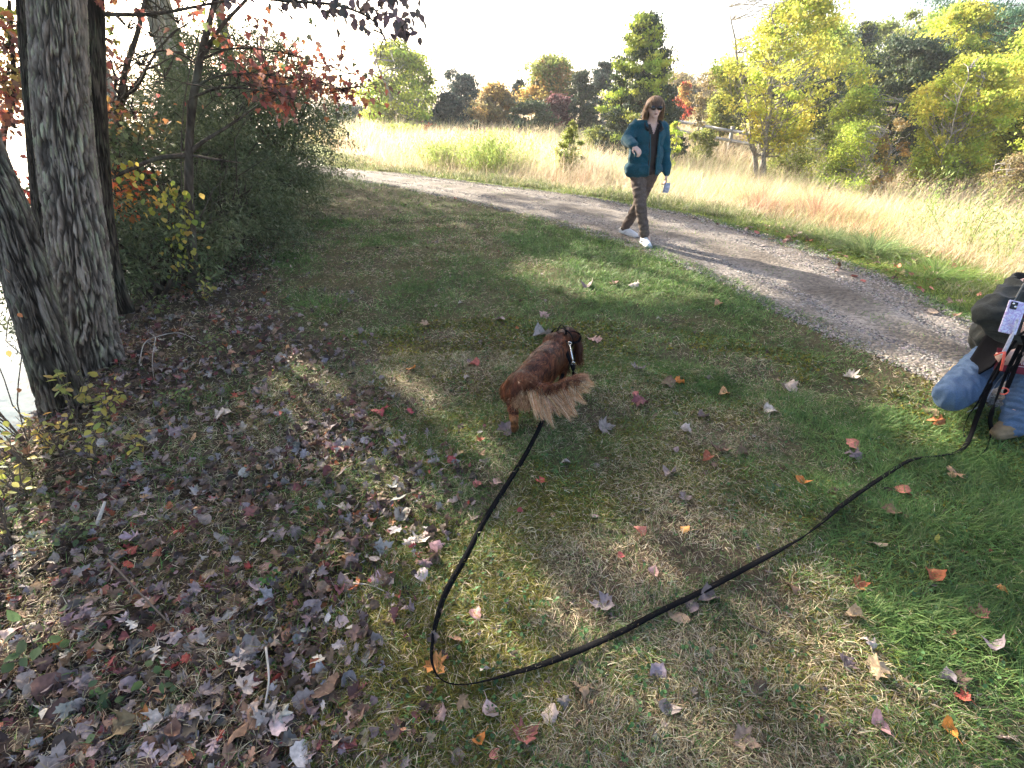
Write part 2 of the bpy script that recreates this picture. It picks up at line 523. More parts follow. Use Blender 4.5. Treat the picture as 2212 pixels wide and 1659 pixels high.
# ---- water
wm, nt, out = nodes('lake_water')
bs = nt.nodes.new('ShaderNodeBsdfPrincipled'); bs.inputs['Base Color'].default_value = (0.055, 0.105, 0.135, 1)
bs.inputs['Specular IOR Level'].default_value = 0.04; bs.inputs['Roughness'].default_value = 0.12; bs.inputs['IOR'].default_value = 1.33
tc = nt.nodes.new('ShaderNodeTexCoord'); n1 = nt.nodes.new('ShaderNodeTexNoise'); n1.inputs['Scale'].default_value = 5; n1.inputs['Detail'].default_value = 4
nt.links.new(tc.outputs['Object'], n1.inputs['Vector'])
bp = nt.nodes.new('ShaderNodeBump'); bp.inputs['Strength'].default_value = 0.3; bp.inputs['Distance'].default_value = 0.03
nt.links.new(n1.outputs[0], bp.inputs['Height']); nt.links.new(bp.outputs[0], bs.inputs['Normal']); nt.links.new(bs.outputs[0], out.inputs[0])
wv = np.array([(-260, -30, WATER_Z), (-3.2, -30, WATER_Z), (-3.2, 6, WATER_Z), (-12, 40, WATER_Z), (-60, 420, WATER_Z), (-260, 420, WATER_Z)])
water = mesh_np('lake', wv, [np.array([[0, 1, 2, 3, 4, 5]])], wm)
tag(water, 'bright lake water beyond the bank at left', 'lake', kind='structure')

# ---- gravel road
rm, nt, out = nodes('gravel')
tc = nt.nodes.new('ShaderNodeTexCoord')
v1 = nt.nodes.new('ShaderNodeTexVoronoi'); v1.inputs['Scale'].default_value = 38; v1.inputs['Randomness'].default_value = 1
nt.links.new(tc.outputs['Object'], v1.inputs['Vector'])
n1 = nt.nodes.new('ShaderNodeTexNoise'); n1.inputs['Scale'].default_value = 1.4; n1.inputs['Detail'].default_value = 7
nt.links.new(tc.outputs['Object'], n1.inputs['Vector'])
rp = ramp(nt, [(0.35, (0.10, 0.086, 0.072)), (0.55, (0.165, 0.147, 0.127)), (0.72, (0.24, 0.215, 0.19))])
nt.links.new(n1.outputs[0], rp.inputs[0])
sp = nt.nodes.new('ShaderNodeSeparateColor'); nt.links.new(v1.outputs['Color'], sp.inputs[0])
mr = nt.nodes.new('ShaderNodeMapRange'); mr.inputs['To Min'].default_value = 0.65; mr.inputs['To Max'].default_value = 1.35
nt.links.new(sp.outputs[0], mr.inputs['Value'])
mx = nt.nodes.new('ShaderNodeVectorMath'); mx.operation = 'SCALE'
ra = nt.nodes.new('ShaderNodeAttribute'); ra.attribute_name = 'Col'; rmul = nt.nodes.new('ShaderNodeVectorMath'); rmul.operation = 'MULTIPLY'
nt.links.new(rp.outputs[0], rmul.inputs[0]); nt.links.new(ra.outputs['Color'], rmul.inputs[1])
nt.links.new(rmul.outputs[0], mx.inputs[0]); nt.links.new(mr.outputs[0], mx.inputs['Scale'])
bs = nt.nodes.new('ShaderNodeBsdfPrincipled'); bs.inputs['Roughness'].default_value = 0.9; bs.inputs['Specular IOR Level'].default_value = 0.2
bp = nt.nodes.new('ShaderNodeBump'); bp.inputs['Strength'].default_value = 0.8; bp.inputs['Distance'].default_value = 0.012; bp.invert = True
nt.links.new(v1.outputs['Distance'], bp.inputs['Height']); nt.links.new(bp.outputs[0], bs.inputs['Normal'])
nt.links.new(mx.outputs[0], bs.inputs['Base Color']); nt.links.new(bs.outputs[0], out.inputs[0])
ry = np.concatenate([np.arange(-5, 1, 0.3), np.arange(1, 12, 0.06), np.arange(12, 36, 0.25)])
ru = np.linspace(0, 1, 41)
RY, RU = np.meshgrid(ry, ru, indexing='ij')
wob = (fbm(RY * 0 + RU, RY, 1.8, 61) - 0.5) * 0.22 * np.abs(RU - 0.5) * 2
RX = road_near(RY) + (road_far(RY) - road_near(RY)) * RU + wob
RZ = terrain(RX, RY) + 0.006 + 0.012 * np.sin(np.pi * RU) - 0.012 * (np.exp(-((RU - 0.27) / 0.09) ** 2) + np.exp(-((RU - 0.75) / 0.09) ** 2)) * 0.8
edge = np.minimum(RU, 1 - RU)
RZ = np.where(edge < 0.03, RZ - 0.03 * (1 - edge / 0.03), RZ)
n0, n1_ = RY.shape
ii = (np.arange(n0 - 1)[:, None] * n1_ + np.arange(n1_ - 1)[None]).ravel()
trk = np.exp(-((RU - 0.27) / 0.10) ** 2) + np.exp(-((RU - 0.75) / 0.10) ** 2)
dirt = sstep(fbm(RX, RY, 2.2, 63), 0.42, 0.66) * (1 - 0.8 * trk)
rcol = np.ones(RU.shape + (3,)) * (0.92 + 0.30 * trk)[..., None]
rcol = rcol * (1 - dirt[..., None] * (1 - np.array([0.78, 0.75, 0.72])))
edg = sstep(np.abs(RU - 0.5), 0.40, 0.5)[..., None]; rcol = rcol * (1 - edg * (1 - np.array([0.70, 0.62, 0.48])))
rcol = rcol * np.array([1.0, 1.0, 1.0]) * (0.85 + 0.35 * fbm(RX, RY, 7, 64))[..., None]
road = mesh_np('road', np.stack([RX.ravel(), RY.ravel(), RZ.ravel()], -1), np.stack([ii, ii + 1, ii + n1_ + 1, ii + n1_], -1), rm, None, rcol.reshape(-1, 3), True)
tag(road, 'pale gravel track curving away past the shrubs', 'road', kind='structure')

# gravel stones
ST_V = np.array([(1, 0, 0), (0.3, 0.9, 0), (-0.8, 0.6, 0), (-0.9, -0.5, 0), (0.2, -1, 0), (0.1, 0.1, 0.6), (0.5, -0.2, 0.5)])
ST_F = np.array([(0, 1, 6), (1, 5, 6), (1, 2, 5), (2, 3, 5), (3, 4, 5), (4, 6, 5), (4, 0, 6)])
n = 60000
r = np.exp(rng.uniform(math.log(2.6), math.log(14), n)); 
sy = r; su = rng.random(n)
su = np.where(rng.random(n) < 0.5, su, np.clip(0.5 + rng.normal(0, 0.16, n), 0, 1))
su = np.where(rng.random(n) < 0.25, rng.choice([0.0, 1.0], n) + rng.normal(0, 0.04, n), su)
sx = road_near(sy) + (road_far(sy) - road_near(sy)) * su
keep = (sx < 12)
sx, sy = sx[keep], sy[keep]; n = len(sx)
ssz = (0.004 + 0.010 * rng.random(n) ** 2) * (1 + sy * 0.05)
scol = np.array([0.185, 0.17, 0.155]) * rng.uniform(0.35, 1.7, n)[:, None] * (1 + rng.normal(0, 0.05, (n, 3)))
mb = MB()
scatter(mb, ST_V, ST_F, np.stack([sx, sy, terrain(sx, sy) + 0.006], -1), rotmats(rng.uniform(0, 6.28, n), rng.normal(0, 0.3, n), rng.normal(0, 0.3, n)),
        np.stack([ssz, ssz * rng.uniform(0.6, 1, n), ssz], -1), scol)
M['stone'] = mat_simple('stone', (1, 1, 1), 0.85, 50, 0.15, 0.2, usecol=True)
tag(mb.build('gravel', M['stone']), 'loose pale stones scattered over the gravel track', 'gravel', kind='stuff')

# ================================================================ GRASS
def in_view(x, y, z=0.0, m=60):
    px, py, d = project(np.stack([x, y, np.broadcast_to(z, x.shape)], -1))
    return (d > 0.2) & (px > -m) & (px < 2212 + m) & (py > -m) & (py < 1659 + m)

def sample_polar(n, r0, r1, a0, a1, power=2.0):
    "density falls as 1/r^power"
    u = rng.random(n)
    if abs(power - 2) < 1e-6: r = r0 * (r1 / r0) ** u
    else:
        k = 2 - power; r = (r0 ** k + u * (r1 ** k - r0 ** k)) ** (1 / k)
    a = rng.uniform(R(a0), R(a1), n)
    return r * np.sin(a), r * np.cos(a), r

PAL = {
 'straw': [(0.46, 0.38, 0.23), (0.56, 0.48, 0.31), (0.36, 0.30, 0.18), (0.62, 0.55, 0.40)],
 'green': [(0.10, 0.19, 0.05), (0.14, 0.24, 0.065), (0.07, 0.14, 0.038), (0.19, 0.27, 0.09)],
 'moss': [(0.19, 0.18, 0.03), (0.14, 0.145, 0.025), (0.24, 0.21, 0.035)],
 'brown': [(0.17, 0.12, 0.07), (0.23, 0.165, 0.10), (0.13, 0.095, 0.06)],
}
def pick(pal, n, jit=0.15):
    p = np.array(PAL[pal] if isinstance(pal, str) else pal)
    return np.clip(p[rng.integers(0, len(p), n)] * (1 + rng.normal(0, jit, n))[:, None] * (1 + rng.normal(0, 0.05, (n, 3))), 0.005, 0.9)

def lawn(n, r0, r1, power):
    x, y, r = sample_polar(n, r0, r1, -62, 62, power)
    wob_ = (fbm(x, y, 2.5, 65) - 0.45) * 0.45
    mid_ = (np.abs((x - road_near(y)) / (road_far(y) - road_near(y)) - 0.5) < 0.12) & (fbm(x, y, 2.4, 66) > 0.54) & (rng.random(len(x)) < 0.4)
    ok = in_view(x, y) & (x > bank_x(y) - 0.4) & ((x < road_near(y) + 0.06 + wob_) | (x > road_far(y) - 0.05 - wob_) | mid_) & (x < road_far(y) + 1.9)
    lw = litter_w(x, y)
    ok &= rng.random(len(x)) < (1 - 0.62 * lw)
    # tufty: clumps
    cl = fbm(x, y, 5.0, 71)
    ok &= rng.random(len(x)) < 0.35 + 0.9 * sstep(cl, 0.35, 0.62)
    x, y, r = x[ok], y[ok], r[ok]; n = len(x)
    lw_ = litter_w(x, y); lush = lush_w(x, y); ms = moss_w(x, y); vg = verge_w(x, y)
    s = rng.random(n)
    pg = np.clip((0.16 + 0.85 * lush) * (1 - 0.6 * lw[ok]) + 0.55 * vg, 0, 0.92)
    pg = np.where(fbm(x, y, 3.0, 77) > 0.60, pg + 0.25, pg)
    colr = pick('straw', n)
    br = pick('brown', n); gr = pick('green', n); mo = pick('moss', n)
    q = rng.random(n)
    colr = np.where((q < 0.38)[:, None], br, colr)
    colr = np.where((s < pg)[:, None], gr, colr)
    colr = np.where(((s >= pg) & (rng.random(n) < ms * 0.6))[:, None], mo, colr)
    colr = np.where((vg > 0.5)[:, None] & (s < pg)[:, None], gr * np.array([1.6, 1.25, 0.9]), colr)
    isg = s < pg
    dist = np.clip(r / 2.6, 1, 4)
    L = rng.uniform(0.018, 0.045, n) * (1 + 0.55 * lush * isg) * dist ** 0.35 * (1 + 0.5 * vg) * 1.1
    W = rng.uniform(0.0013, 0.0028, n) * dist ** 0.9 * (1 + 0.3 * isg)
    e0 = np.where(isg, rng.uniform(0.35, 1.3, n), rng.uniform(0.05, 0.9, n))
    curl = np.where(isg, rng.uniform(0.2, 1.3, n), rng.uniform(0.2, 2.2, n))
    ctr = fbm(x, y, 4, 81) * 12
    az = ctr + rng.normal(0, 1.3, n)
    pos = np.stack([x, y, terrain(x, y) - 0.002 + np.where(isg, 0, rng.uniform(0, 0.014, n)) + lw_ * rng.uniform(0, 0.03, n)], -1)
    return pos, L, W, az, e0, curl, colr

mb = MB()
for (n, r0, r1, pw) in [(430000, 0.55, 3.4, 0.7), (300000, 3.0, 8.5, 1.2), (90000, 8.0, 20, 1.8)]:
    blades(mb, *lawn(n, r0, r1, pw))
tag(mb.build('grass', M['grass']), 'short autumn grass, straw and green, covering the lawn', 'grass', kind='stuff')

# tiny moss cushions / broad weeds in the lawn
MO_V = np.array([(0, 0, 0), (1, 0.2, 0.5), (0.1, 1.0, 0.9), (-0.9, 0.3, 0.6)])
MO_F = np.array([(0, 1, 2), (0, 2, 3)])
x, y, r = sample_polar(190000, 0.55, 4.0, -60, 60, 0.5)
ok = in_view(x, y) & (x > -1.6) & (x < road_near(y) - 0.1) & (rng.random(len(x)) < moss_w(x, y) * 1.0 * (1 - litter_w(x, y) * 0.85))
x, y, r = x[ok], y[ok], r[ok]; n = len(x)
mb = MB()
scatter(mb, MO_V, MO_F, np.stack([x, y, terrain(x, y)], -1), rotmats(rng.uniform(0, 6.28, n), rng.normal(0, 0.6, n), rng.normal(0, 0.6, n)),
        rng.uniform(0.004, 0.009, n) * np.clip(r / 2, 0.8, 2), pick([(0.17, 0.165, 0.03), (0.11, 0.12, 0.022), (0.22, 0.19, 0.035), (0.08, 0.10, 0.02)], n))
tag(mb.build('moss', M['grass']), 'yellow green moss between the grass blades', 'moss', kind='stuff')
# clover-like weeds
x, y, r = sample_polar(5000, 0.55, 5.0, -60, 60, 0.8)
ok = in_view(x, y) & (x > bank_x(y)) & (x < road_near(y) - 0.05) & (fbm(x, y, 3, 91) > 0.48)
x, y, r = x[ok], y[ok], r[ok]; n = len(x)
LV = np.array([(0, 0, 0), (0.35, 0.3, 0.1), (0.4, 0.75, 0.15), (0, 1, 0.1), (-0.4, 0.75, 0.15), (-0.35, 0.3, 0.1)])
LF = np.array([(0, 1, 2, 3), (0, 3, 4, 5)])
mb = MB()
for k in range(3):
    az = rng.uniform(0, 6.28, n)
    scatter(mb, LV, LF, np.stack([x, y, terrain(x, y) + rng.uniform(0.006, 0.02, n)], -1), rotmats(az, rng.uniform(0, 0.7, n), rng.normal(0, 0.3, n)),
            rng.uniform(0.007, 0.017, n), pick([(0.07, 0.15, 0.05), (0.10, 0.20, 0.07), (0.06, 0.12, 0.05)], n))
tag(mb.build('ground_weeds', M['grass']), 'tiny broad leaved weeds in the lawn', 'weeds', kind='stuff')
# ================================================================ TREES
QV = np.array([(0, 0, 0), (0.36, 0.42, 0.06), (0, 1, 0), (-0.36, 0.42, 0.06)])       # simple leaf blade
QF = np.array([(0, 1, 2, 3)])
NV = np.array([(0, 0, 0), (0.15, 0.4, 0.03), (0, 1, 0), (-0.15, 0.4, 0.03)])         # narrow leaf

SPOTS = [(740, 890, 90, 48, 1.0), (850, 970, 85, 42, 0.95), (940, 1110, 75, 80, 0.95), (900, 1030, 50, 40, 0.5), (1260, 1235, 120, 50, 0.7), (1060, 1330, 90, 60, 0.55),
         (20, 1280, 70, 190, 0.95), (30, 1560, 60, 120, 0.8), (2080, 1500, 180, 60, 0.8), (1800, 1590, 300, 70, 0.7), (1480, 600, 130, 24, 0.85), (1330, 575, 70, 14, 0.6),
         (2060, 870, 60, 70, 0.95), (1650, 1100, 150, 60, 0.3), (1950, 1400, 90, 40, 0.5), (1300, 480, 200, 18, 0.3), (820, 430, 150, 26, 0.6)]
def spot_light(gx_, gy_, margin=1.7):
    px, py, d = project(np.stack([gx_, gy_, np.zeros_like(gx_)], -1))
    lit = np.zeros(len(gx_))
    for cx, cy, rx, ry, v in SPOTS:
        q = (((px - cx) / rx) ** 2 + ((py - cy) / ry) ** 2) / 1.75
        lit = np.maximum(lit, np.where(d > 0.3, v * np.clip(margin - q, 0, 1), 0))
    return lit
OFF = np.zeros(3)
def sun_gap(pos):
    "openings cut among the leaves so that the low sun reaches the lawn"
    p = pos + OFF
    h = np.clip(p[:, 2], 0, 60)
    g = p[:, :2] - SD[:2] / SD[2] * h[:, None]
    lit = spot_light(g[:, 0], g[:, 1], 3.6)
    near = (p[:, 1] < 17) & (p[:, 1] > 1.6) & (p[:, 2] > 0.25)
    return ~(near & (rng.random(len(p)) < lit * 1.25))
def leaf_cloud(mb, pos, size, cols, narrow=False, droop=0.5, up=False):
    k_ = sun_gap(pos); pos = pos[k_]; cols = cols[k_]
    n = len(pos)
    if n == 0: return
    tilt = rng.normal(-droop, 0.7, n) if not up else rng.normal(0.9, 0.45, n)
    scatter(mb, NV if narrow else QV, QF, pos, rotmats(rng.uniform(0, 6.28, n), tilt, rng.normal(0, 0.7, n)),
            size * rng.uniform(0.65, 1.3, n), cols)

def limb(mb, a, b, r0, r1, sag=0.1, n=7, sides=6, wig=0.06, colr=(1, 1, 1)):
    a, b = np.asarray(a, float), np.asarray(b, float)
    L = np.linalg.norm(b - a); t = np.linspace(0, 1, n)[:, None]
    p = a + (b - a) * t
    p[:, 2] += sag * L * np.sin(np.pi * t[:, 0])
    p[1:-1] += rng.normal(0, wig * L / n * 1.5, (n - 2, 3))
    tube(mb, p, np.linspace(r0, r1, n), sides, colr)
    return p

def envelope(kind, u):
    "relative radius at relative crown height u"
    if kind == 'round': return np.sqrt(np.clip(1 - (2 * u - 0.9) ** 2 / 1.25, 0.02, 1))
    if kind == 'oval': return np.clip(np.sin(np.pi * np.clip(u * 0.92 + 0.06, 0, 1)), 0.05, 1) ** 0.6
    if kind == 'cone': return np.clip(1 - u, 0.02, 1) ** 0.75 * np.clip(0.75 + u * 4, 0, 1) * 1.12
    if kind == 'column': return np.clip(1 - u ** 3, 0.03, 1) * np.clip(0.6 + u * 3, 0, 1)
    if kind == 'vase': return np.clip(0.25 + 0.95 * u, 0, 1) * np.sqrt(np.clip(1 - u ** 6, 0.03, 1))
    return np.ones_like(u)

LEAFMUL = 2.1
def make_tree(name, label, cat, base, H, Wd, crown0, kind, pal, nclus=60, nleaf=90, leafsz=0.14, csz=0.09, trunk_r=None, bark='bark_dark',
              group=None, conifer=False, top_pal=None, top_frac=0.0, lean=(0, 0), narrow=False, bare=0.0, stems=1, mat=None, flat=1.0, squash=1.0):
    global OFF
    base = np.array([base[0], base[1], float(terrain(base[0], base[1])) - 0.05]); OFF = base
    root = empty(name, label, cat, base, group)
    trunk_r = trunk_r or H * 0.018
    tb = MB(); cb = MB()
    top = np.array([lean[0], lean[1], H * 0.96])
    tops = []
    for s in range(stems):
        off = np.array([rng.normal(0, 0.12 * Wd), rng.normal(0, 0.12 * Wd), 0]) if stems > 1 else np.zeros(3)
        tp = limb(tb, off * 0.15, top * (rng.uniform(0.8, 1) if s else 1) + off * 2.0, trunk_r * (1 if stems == 1 else 0.75), trunk_r * 0.12, 0.0, 12, 8, 0.10)
        tops.append(tp)
    # first section flares
    cz0 = crown0 * H
    for c in range(nclus):
        u = rng.random() ** (1.25 if kind in ('cone', 'column') else 0.85)
        er = float(envelope(kind, np.array([u]))[0]) * Wd / 2
        er *= (1.08 if conifer else 0.85) + 0.24 * math.sin(7.3 * u + 3 * base[0]) * (0 if conifer else 1) + rng.normal(0, 0.07)
        rr = er * (math.sqrt(rng.uniform(0.12, 1)) if not conifer else math.sqrt(rng.uniform(0.25, 1))) * rng.uniform(0.82, 1.12)
        az = rng.uniform(0, 2 * math.pi)
        z = cz0 + u * (H - cz0)
        ax = np.array([lean[0], lean[1]]) * (z / H)
        cc = np.array([ax[0] + rr * math.cos(az), ax[1] + rr * math.sin(az) * squash, z])
        tp = tops[rng.integers(len(tops))]
        zb = max(cz0 * 0.8, z - rr * (0.25 if conifer else 0.9))
        i = int(np.argmin(np.abs(tp[:, 2] - zb)))
        if rng.random() < (0.9 if not conifer else 0.5):
            limb(tb, tp[i], cc, max(0.012, trunk_r * 0.28 * (1 - u * 0.6)), 0.006, 0.04 if not conifer else -0.03, 5, 4, 0.25)
        if rng.random() < bare: continue
        sd = Wd * csz * (rng.uniform(0.35, 1.0) if not conifer else rng.uniform(0.5, 1.1))
        n = int(nleaf * rng.uniform(0.5, 1.4) * LEAFMUL)
        p = rng.normal(0, 1, (n, 3)) * np.array([sd, sd, sd * (0.62 if not conifer else 0.5) * flat])
        if conifer:
            outd = np.array([math.cos(az), math.sin(az), 0.35])
            p = p * 0.75 + outd * (np.abs(rng.normal(0, 1, (n, 1))) * sd * 0.9)
        p = p + cc
        pl = pal
        if top_pal is not None and rng.random() < top_frac * (0.4 + u): pl = top_pal
        base_c = pick(pl, 1, 0.28)
        cols = base_c * (1 + rng.normal(0, 0.22, (n, 1))) * (1 + rng.normal(0, 0.06, (n, 3)))
        cols = 0.6 * cols + 0.4 * pick(pl, n, 0.15)
        leaf_cloud(cb, p, leafsz * 0.62, np.clip(cols, 0.01, 0.9), narrow=narrow, up=conifer)
    if conifer:   # leader tip
        n = 60
        p = np.array([lean[0], lean[1], H]) + rng.normal(0, 1, (n, 3)) * np.array([0.03 * Wd, 0.03 * Wd, 0.03 * H]) - np.array([0, 0, 0.02 * H])
        leaf_cloud(cb, p, leafsz, pick(pal, n), narrow, up=True)
    tb.build('trunk', M[bark], root)
    OFF = np.zeros(3)
    cb.build('crown', M[mat or ('conifer' if conifer else 'leaf')], root)
    return root

PAL.update({
 'cedar': [(0.055, 0.085, 0.045), (0.075, 0.10, 0.05), (0.045, 0.075, 0.05), (0.09, 0.11, 0.05)],
 'cedarblue': [(0.05, 0.085, 0.07), (0.07, 0.105, 0.085), (0.045, 0.07, 0.06)],
 'pine': [(0.07, 0.16, 0.09), (0.09, 0.19, 0.11), (0.06, 0.13, 0.085)],
 'yellow': [(0.66, 0.62, 0.10), (0.56, 0.56, 0.10), (0.72, 0.64, 0.14), (0.46, 0.50, 0.09)],
 'yellowgreen': [(0.46, 0.54, 0.09), (0.36, 0.47, 0.08), (0.56, 0.58, 0.10), (0.27, 0.38, 0.07)],
 'olive': [(0.24, 0.28, 0.07), (0.30, 0.32, 0.08), (0.18, 0.23, 0.06)],
 'orange': [(0.52, 0.33, 0.10), (0.50, 0.38, 0.12), (0.40, 0.24, 0.10)],
 'brown2': [(0.27, 0.22, 0.11), (0.33, 0.27, 0.13), (0.22, 0.19, 0.09)],
 'red': [(0.50, 0.08, 0.05), (0.42, 0.07, 0.05), (0.55, 0.16, 0.08)],
 'purple': [(0.13, 0.06, 0.07), (0.17, 0.08, 0.08)],
 'darkshrub': [(0.12, 0.15, 0.065), (0.16, 0.19, 0.085), (0.21, 0.235, 0.12), (0.085, 0.11, 0.05)],
 'vine': [(0.42, 0.42, 0.07), (0.50, 0.46, 0.08), (0.30, 0.36, 0.07), (0.55, 0.40, 0.10)],
 'redleaf': [(0.46, 0.13, 0.09), (0.36, 0.13, 0.10), (0.52, 0.22, 0.10), (0.26, 0.13, 0.11), (0.30, 0.17, 0.14)],
})

def px_tree(name, label, cat, x0, x1, ytop, ybase, Y, kind, pal, **kw):
    "measured tree: left/right/top/base in the photograph, forward distance Y"
    xc = (x0 + x1) / 2
    b = D(xc, ybase, Y)
    gz = float(terrain(b[0], b[1]))
    H = D(xc, ytop, Y)[2] - gz
    Wd = 1.12 * abs(D(x1, (ytop + ybase) / 2, Y)[0] - D(x0, (ytop + ybase) / 2, Y)[0])
    return make_tree(name, label, cat, (b[0], b[1]), max(H, 0.5), Wd, kw.pop('crown0', 0.12), kind, pal, **kw)

FT = 'trees standing beyond the meadow'
px_tree('cedar_tree', 'small blue green cedar at the far end of the track', 'tree', 728, 806, 232, 305, 42, 'cone', 'cedarblue', crown0=0.05, nclus=80, nleaf=70, leafsz=0.22, csz=0.10, conifer=True, group=FT)
px_tree('cedar_tree', 'dull green cedar half hidden behind the lakeside shrub', 'tree', 690, 760, 255, 318, 36, 'round', 'cedar', crown0=0.05, nclus=60, nleaf=60, leafsz=0.2, conifer=True, group=FT)
px_tree('sycamore_tree', 'tall airy yellow green tree left of the far cedars', 'tree', 785, 965, 92, 305, 34, 'oval', 'yellowgreen', crown0=0.04, nclus=170, nleaf=42, leafsz=0.26, csz=0.065, stems=3, bark='bark_grey', top_pal='olive', top_frac=0.4, group=FT, trunk_r=0.16)
px_tree('cedar_tree', 'dark blue cedar with pointed top beside the tall yellow green tree', 'tree', 940, 1010, 205, 300, 33, 'cone', 'cedarblue', crown0=0.04, nclus=90, nleaf=70, leafsz=0.2, conifer=True, group=FT)
px_tree('cedar_tree', 'tall dark cedar left of the rusty brown tree', 'tree', 968, 1052, 168, 300, 35, 'cone', 'cedarblue', crown0=0.04, nclus=120, nleaf=70, leafsz=0.2, conifer=True, group=FT)
px_tree('locust_tree', 'thin bluish tree rising behind the dark cedars', 'tree', 960, 1010, 150, 300, 42, 'oval', 'cedarblue', crown0=0.5, nclus=26, nleaf=26, leafsz=0.2, bare=0.2, group=FT)
px_tree('oak_tree', 'rusty brown broad tree with orange patches among cedars', 'tree', 1022, 1118, 183, 300, 31, 'oval', 'brown2', crown0=0.05, nclus=110, nleaf=75, leafsz=0.2, top_pal='orange', top_frac=0.35, group=FT)
px_tree('cedar_tree', 'narrow blue cedar between the rusty and the orange topped tree', 'tree', 1098, 1140, 178, 295, 37, 'cone', 'cedarblue', crown0=0.05, nclus=70, nleaf=60, leafsz=0.2, conifer=True, group=FT)
px_tree('maple_tree', 'orange topped round maple above the purple shrub', 'tree', 1122, 1246, 126, 290, 34, 'oval', 'orange', crown0=0.25, nclus=130, nleaf=58, leafsz=0.24, top_pal='olive', top_frac=0.6, bark='bark_grey', group=FT)
px_tree('cedar_tree', 'low bushy cedar in front of the orange topped maple', 'tree', 1110, 1185, 225, 293, 29, 'oval', 'cedar', crown0=0.04, nclus=80, nleaf=70, leafsz=0.17, conifer=True, group=FT)
px_tree('plum_tree', 'small dark purple tree with a bare grey trunk', 'tree', 1170, 1232, 205, 292, 30, 'round', 'purple', crown0=0.25, nclus=60, nleaf=60, leafsz=0.17, bark='bark_grey', group=FT)
px_tree('cedar_tree', 'green cedar with a sharp top left of its taller twin', 'tree', 1218, 1282, 160, 290, 31, 'cone', 'cedar', crown0=0.05, nclus=110, nleaf=70, leafsz=0.19, conifer=True, group=FT)
px_tree('cedar_tree', 'bluish pointed cedar touching the giant yellow flecked cedar', 'tree', 1262, 1330, 140, 288, 34, 'cone', 'cedarblue', crown0=0.05, nclus=110, nleaf=70, leafsz=0.2, conifer=True, group=FT)
px_tree('cedar_tree', 'largest cedar, flecked with yellow, behind the walking woman', 'tree', 1298, 1448, 38, 292, 24, 'cone', 'cedar', crown0=0.04, nclus=420, nleaf=80, leafsz=0.16, csz=0.06, conifer=True, top_pal='yellowgreen', top_frac=0.42, group=FT)
px_tree('maple_tree', 'small bright red tree right of the walking woman', 'tree', 1448, 1492, 178, 262, 34, 'oval', 'red', crown0=0.1, nclus=34, nleaf=50, leafsz=0.18, group=FT, top_pal='orange', top_frac=0.4)
px_tree('ash_tree', 'thin half bare tree beside the small red tree', 'tree', 1478, 1530, 150, 300, 27, 'oval', 'brown2', crown0=0.3, nclus=46, nleaf=26, leafsz=0.14, bare=0.3, bark='bark_grey', group=FT)
px_tree('maple_tree', 'olive green tree left of the tall yellow walnut', 'tree', 1510, 1600, 130, 292, 30, 'oval', 'olive', crown0=0.12, nclus=110, nleaf=70, leafsz=0.2, top_pal='yellow', top_frac=0.35, group=FT)
px_tree('cedar_tree', 'shadowed cedar behind the yellow walnut foliage', 'tree', 1580, 1680, 150, 288, 33, 'round', 'cedar', crown0=0.18, nclus=110, nleaf=70, leafsz=0.2, conifer=True, group=FT)
px_tree('walnut_tree', 'tall bright yellow walnut with a pale forked trunk', 'tree', 1535, 1800, -30, 330, 21, 'oval', 'yellow', crown0=0.22, nclus=210, nleaf=40, leafsz=0.17, csz=0.05, stems=3, bark='bark_grey', top_pal='yellowgreen', top_frac=0.3, group=FT, trunk_r=0.13)
px_tree('cedar_tree', 'dark cedar patch low behind the walnut trunk', 'tree', 1690, 1800, 150, 300, 28, 'round', 'cedar', crown0=0.1, nclus=100, nleaf=70, leafsz=0.18, conifer=True, group=FT)
px_tree('poplar_tree', 'pale blue green tree rising behind the walnut on the right', 'tree', 1770, 1850, 45, 300, 32, 'oval', 'olive', crown0=0.25, nclus=90, nleaf=46, leafsz=0.22, bark='bark_grey', top_pal='cedarblue', top_frac=0.5, bare=0.15, group=FT)
px_tree('cedar_tree', 'big dark green cedar in the middle of the right hand wood', 'tree', 1820, 1975, 88, 350, 23, 'oval', 'cedar', crown0=0.08, nclus=240, nleaf=80, leafsz=0.16, csz=0.075, conifer=True, group=FT)
px_tree('poplar_tree', 'pale thin topped tree above the dark cedar', 'tree', 1850, 1930, 25, 300, 34, 'oval', 'olive', crown0=0.4, nclus=70, nleaf=34, leafsz=0.2, bark='bark_grey', bare=0.25, group=FT)
px_tree('maple_tree', 'yellow brown maple between cedar and pine', 'tree', 1905, 2010, 60, 330, 27, 'oval', 'yellowgreen', crown0=0.15, nclus=150, nleaf=60, leafsz=0.2, top_pal='orange', top_frac=0.3, group=FT)
px_tree('pine_tree', 'tall soft blue green pine reaching the upper right corner', 'tree', 1960, 2300, -180, 330, 24, 'column', 'pine', crown0=0.25, nclus=420, nleaf=95, leafsz=0.20, csz=0.055, conifer=True, narrow=True, group=FT, trunk_r=0.2, flat=0.7)
px_tree('maple_tree', 'yellow orange maple at the right edge under the pine', 'tree', 2060, 2270, 10, 370, 20, 'round', 'yellow', crown0=0.03, nclus=330, nleaf=66, leafsz=0.16, csz=0.07, top_pal='yellowgreen', top_frac=0.6, group=FT)
px_tree('maple_tree', 'green gold tree leaning out beyond the right frame edge', 'tree', 2160, 2420, 20, 400, 17.5, 'round', 'yellowgreen', crown0=0.03, nclus=200, nleaf=66, leafsz=0.16, csz=0.07, top_pal='orange', top_frac=0.25, group=FT)
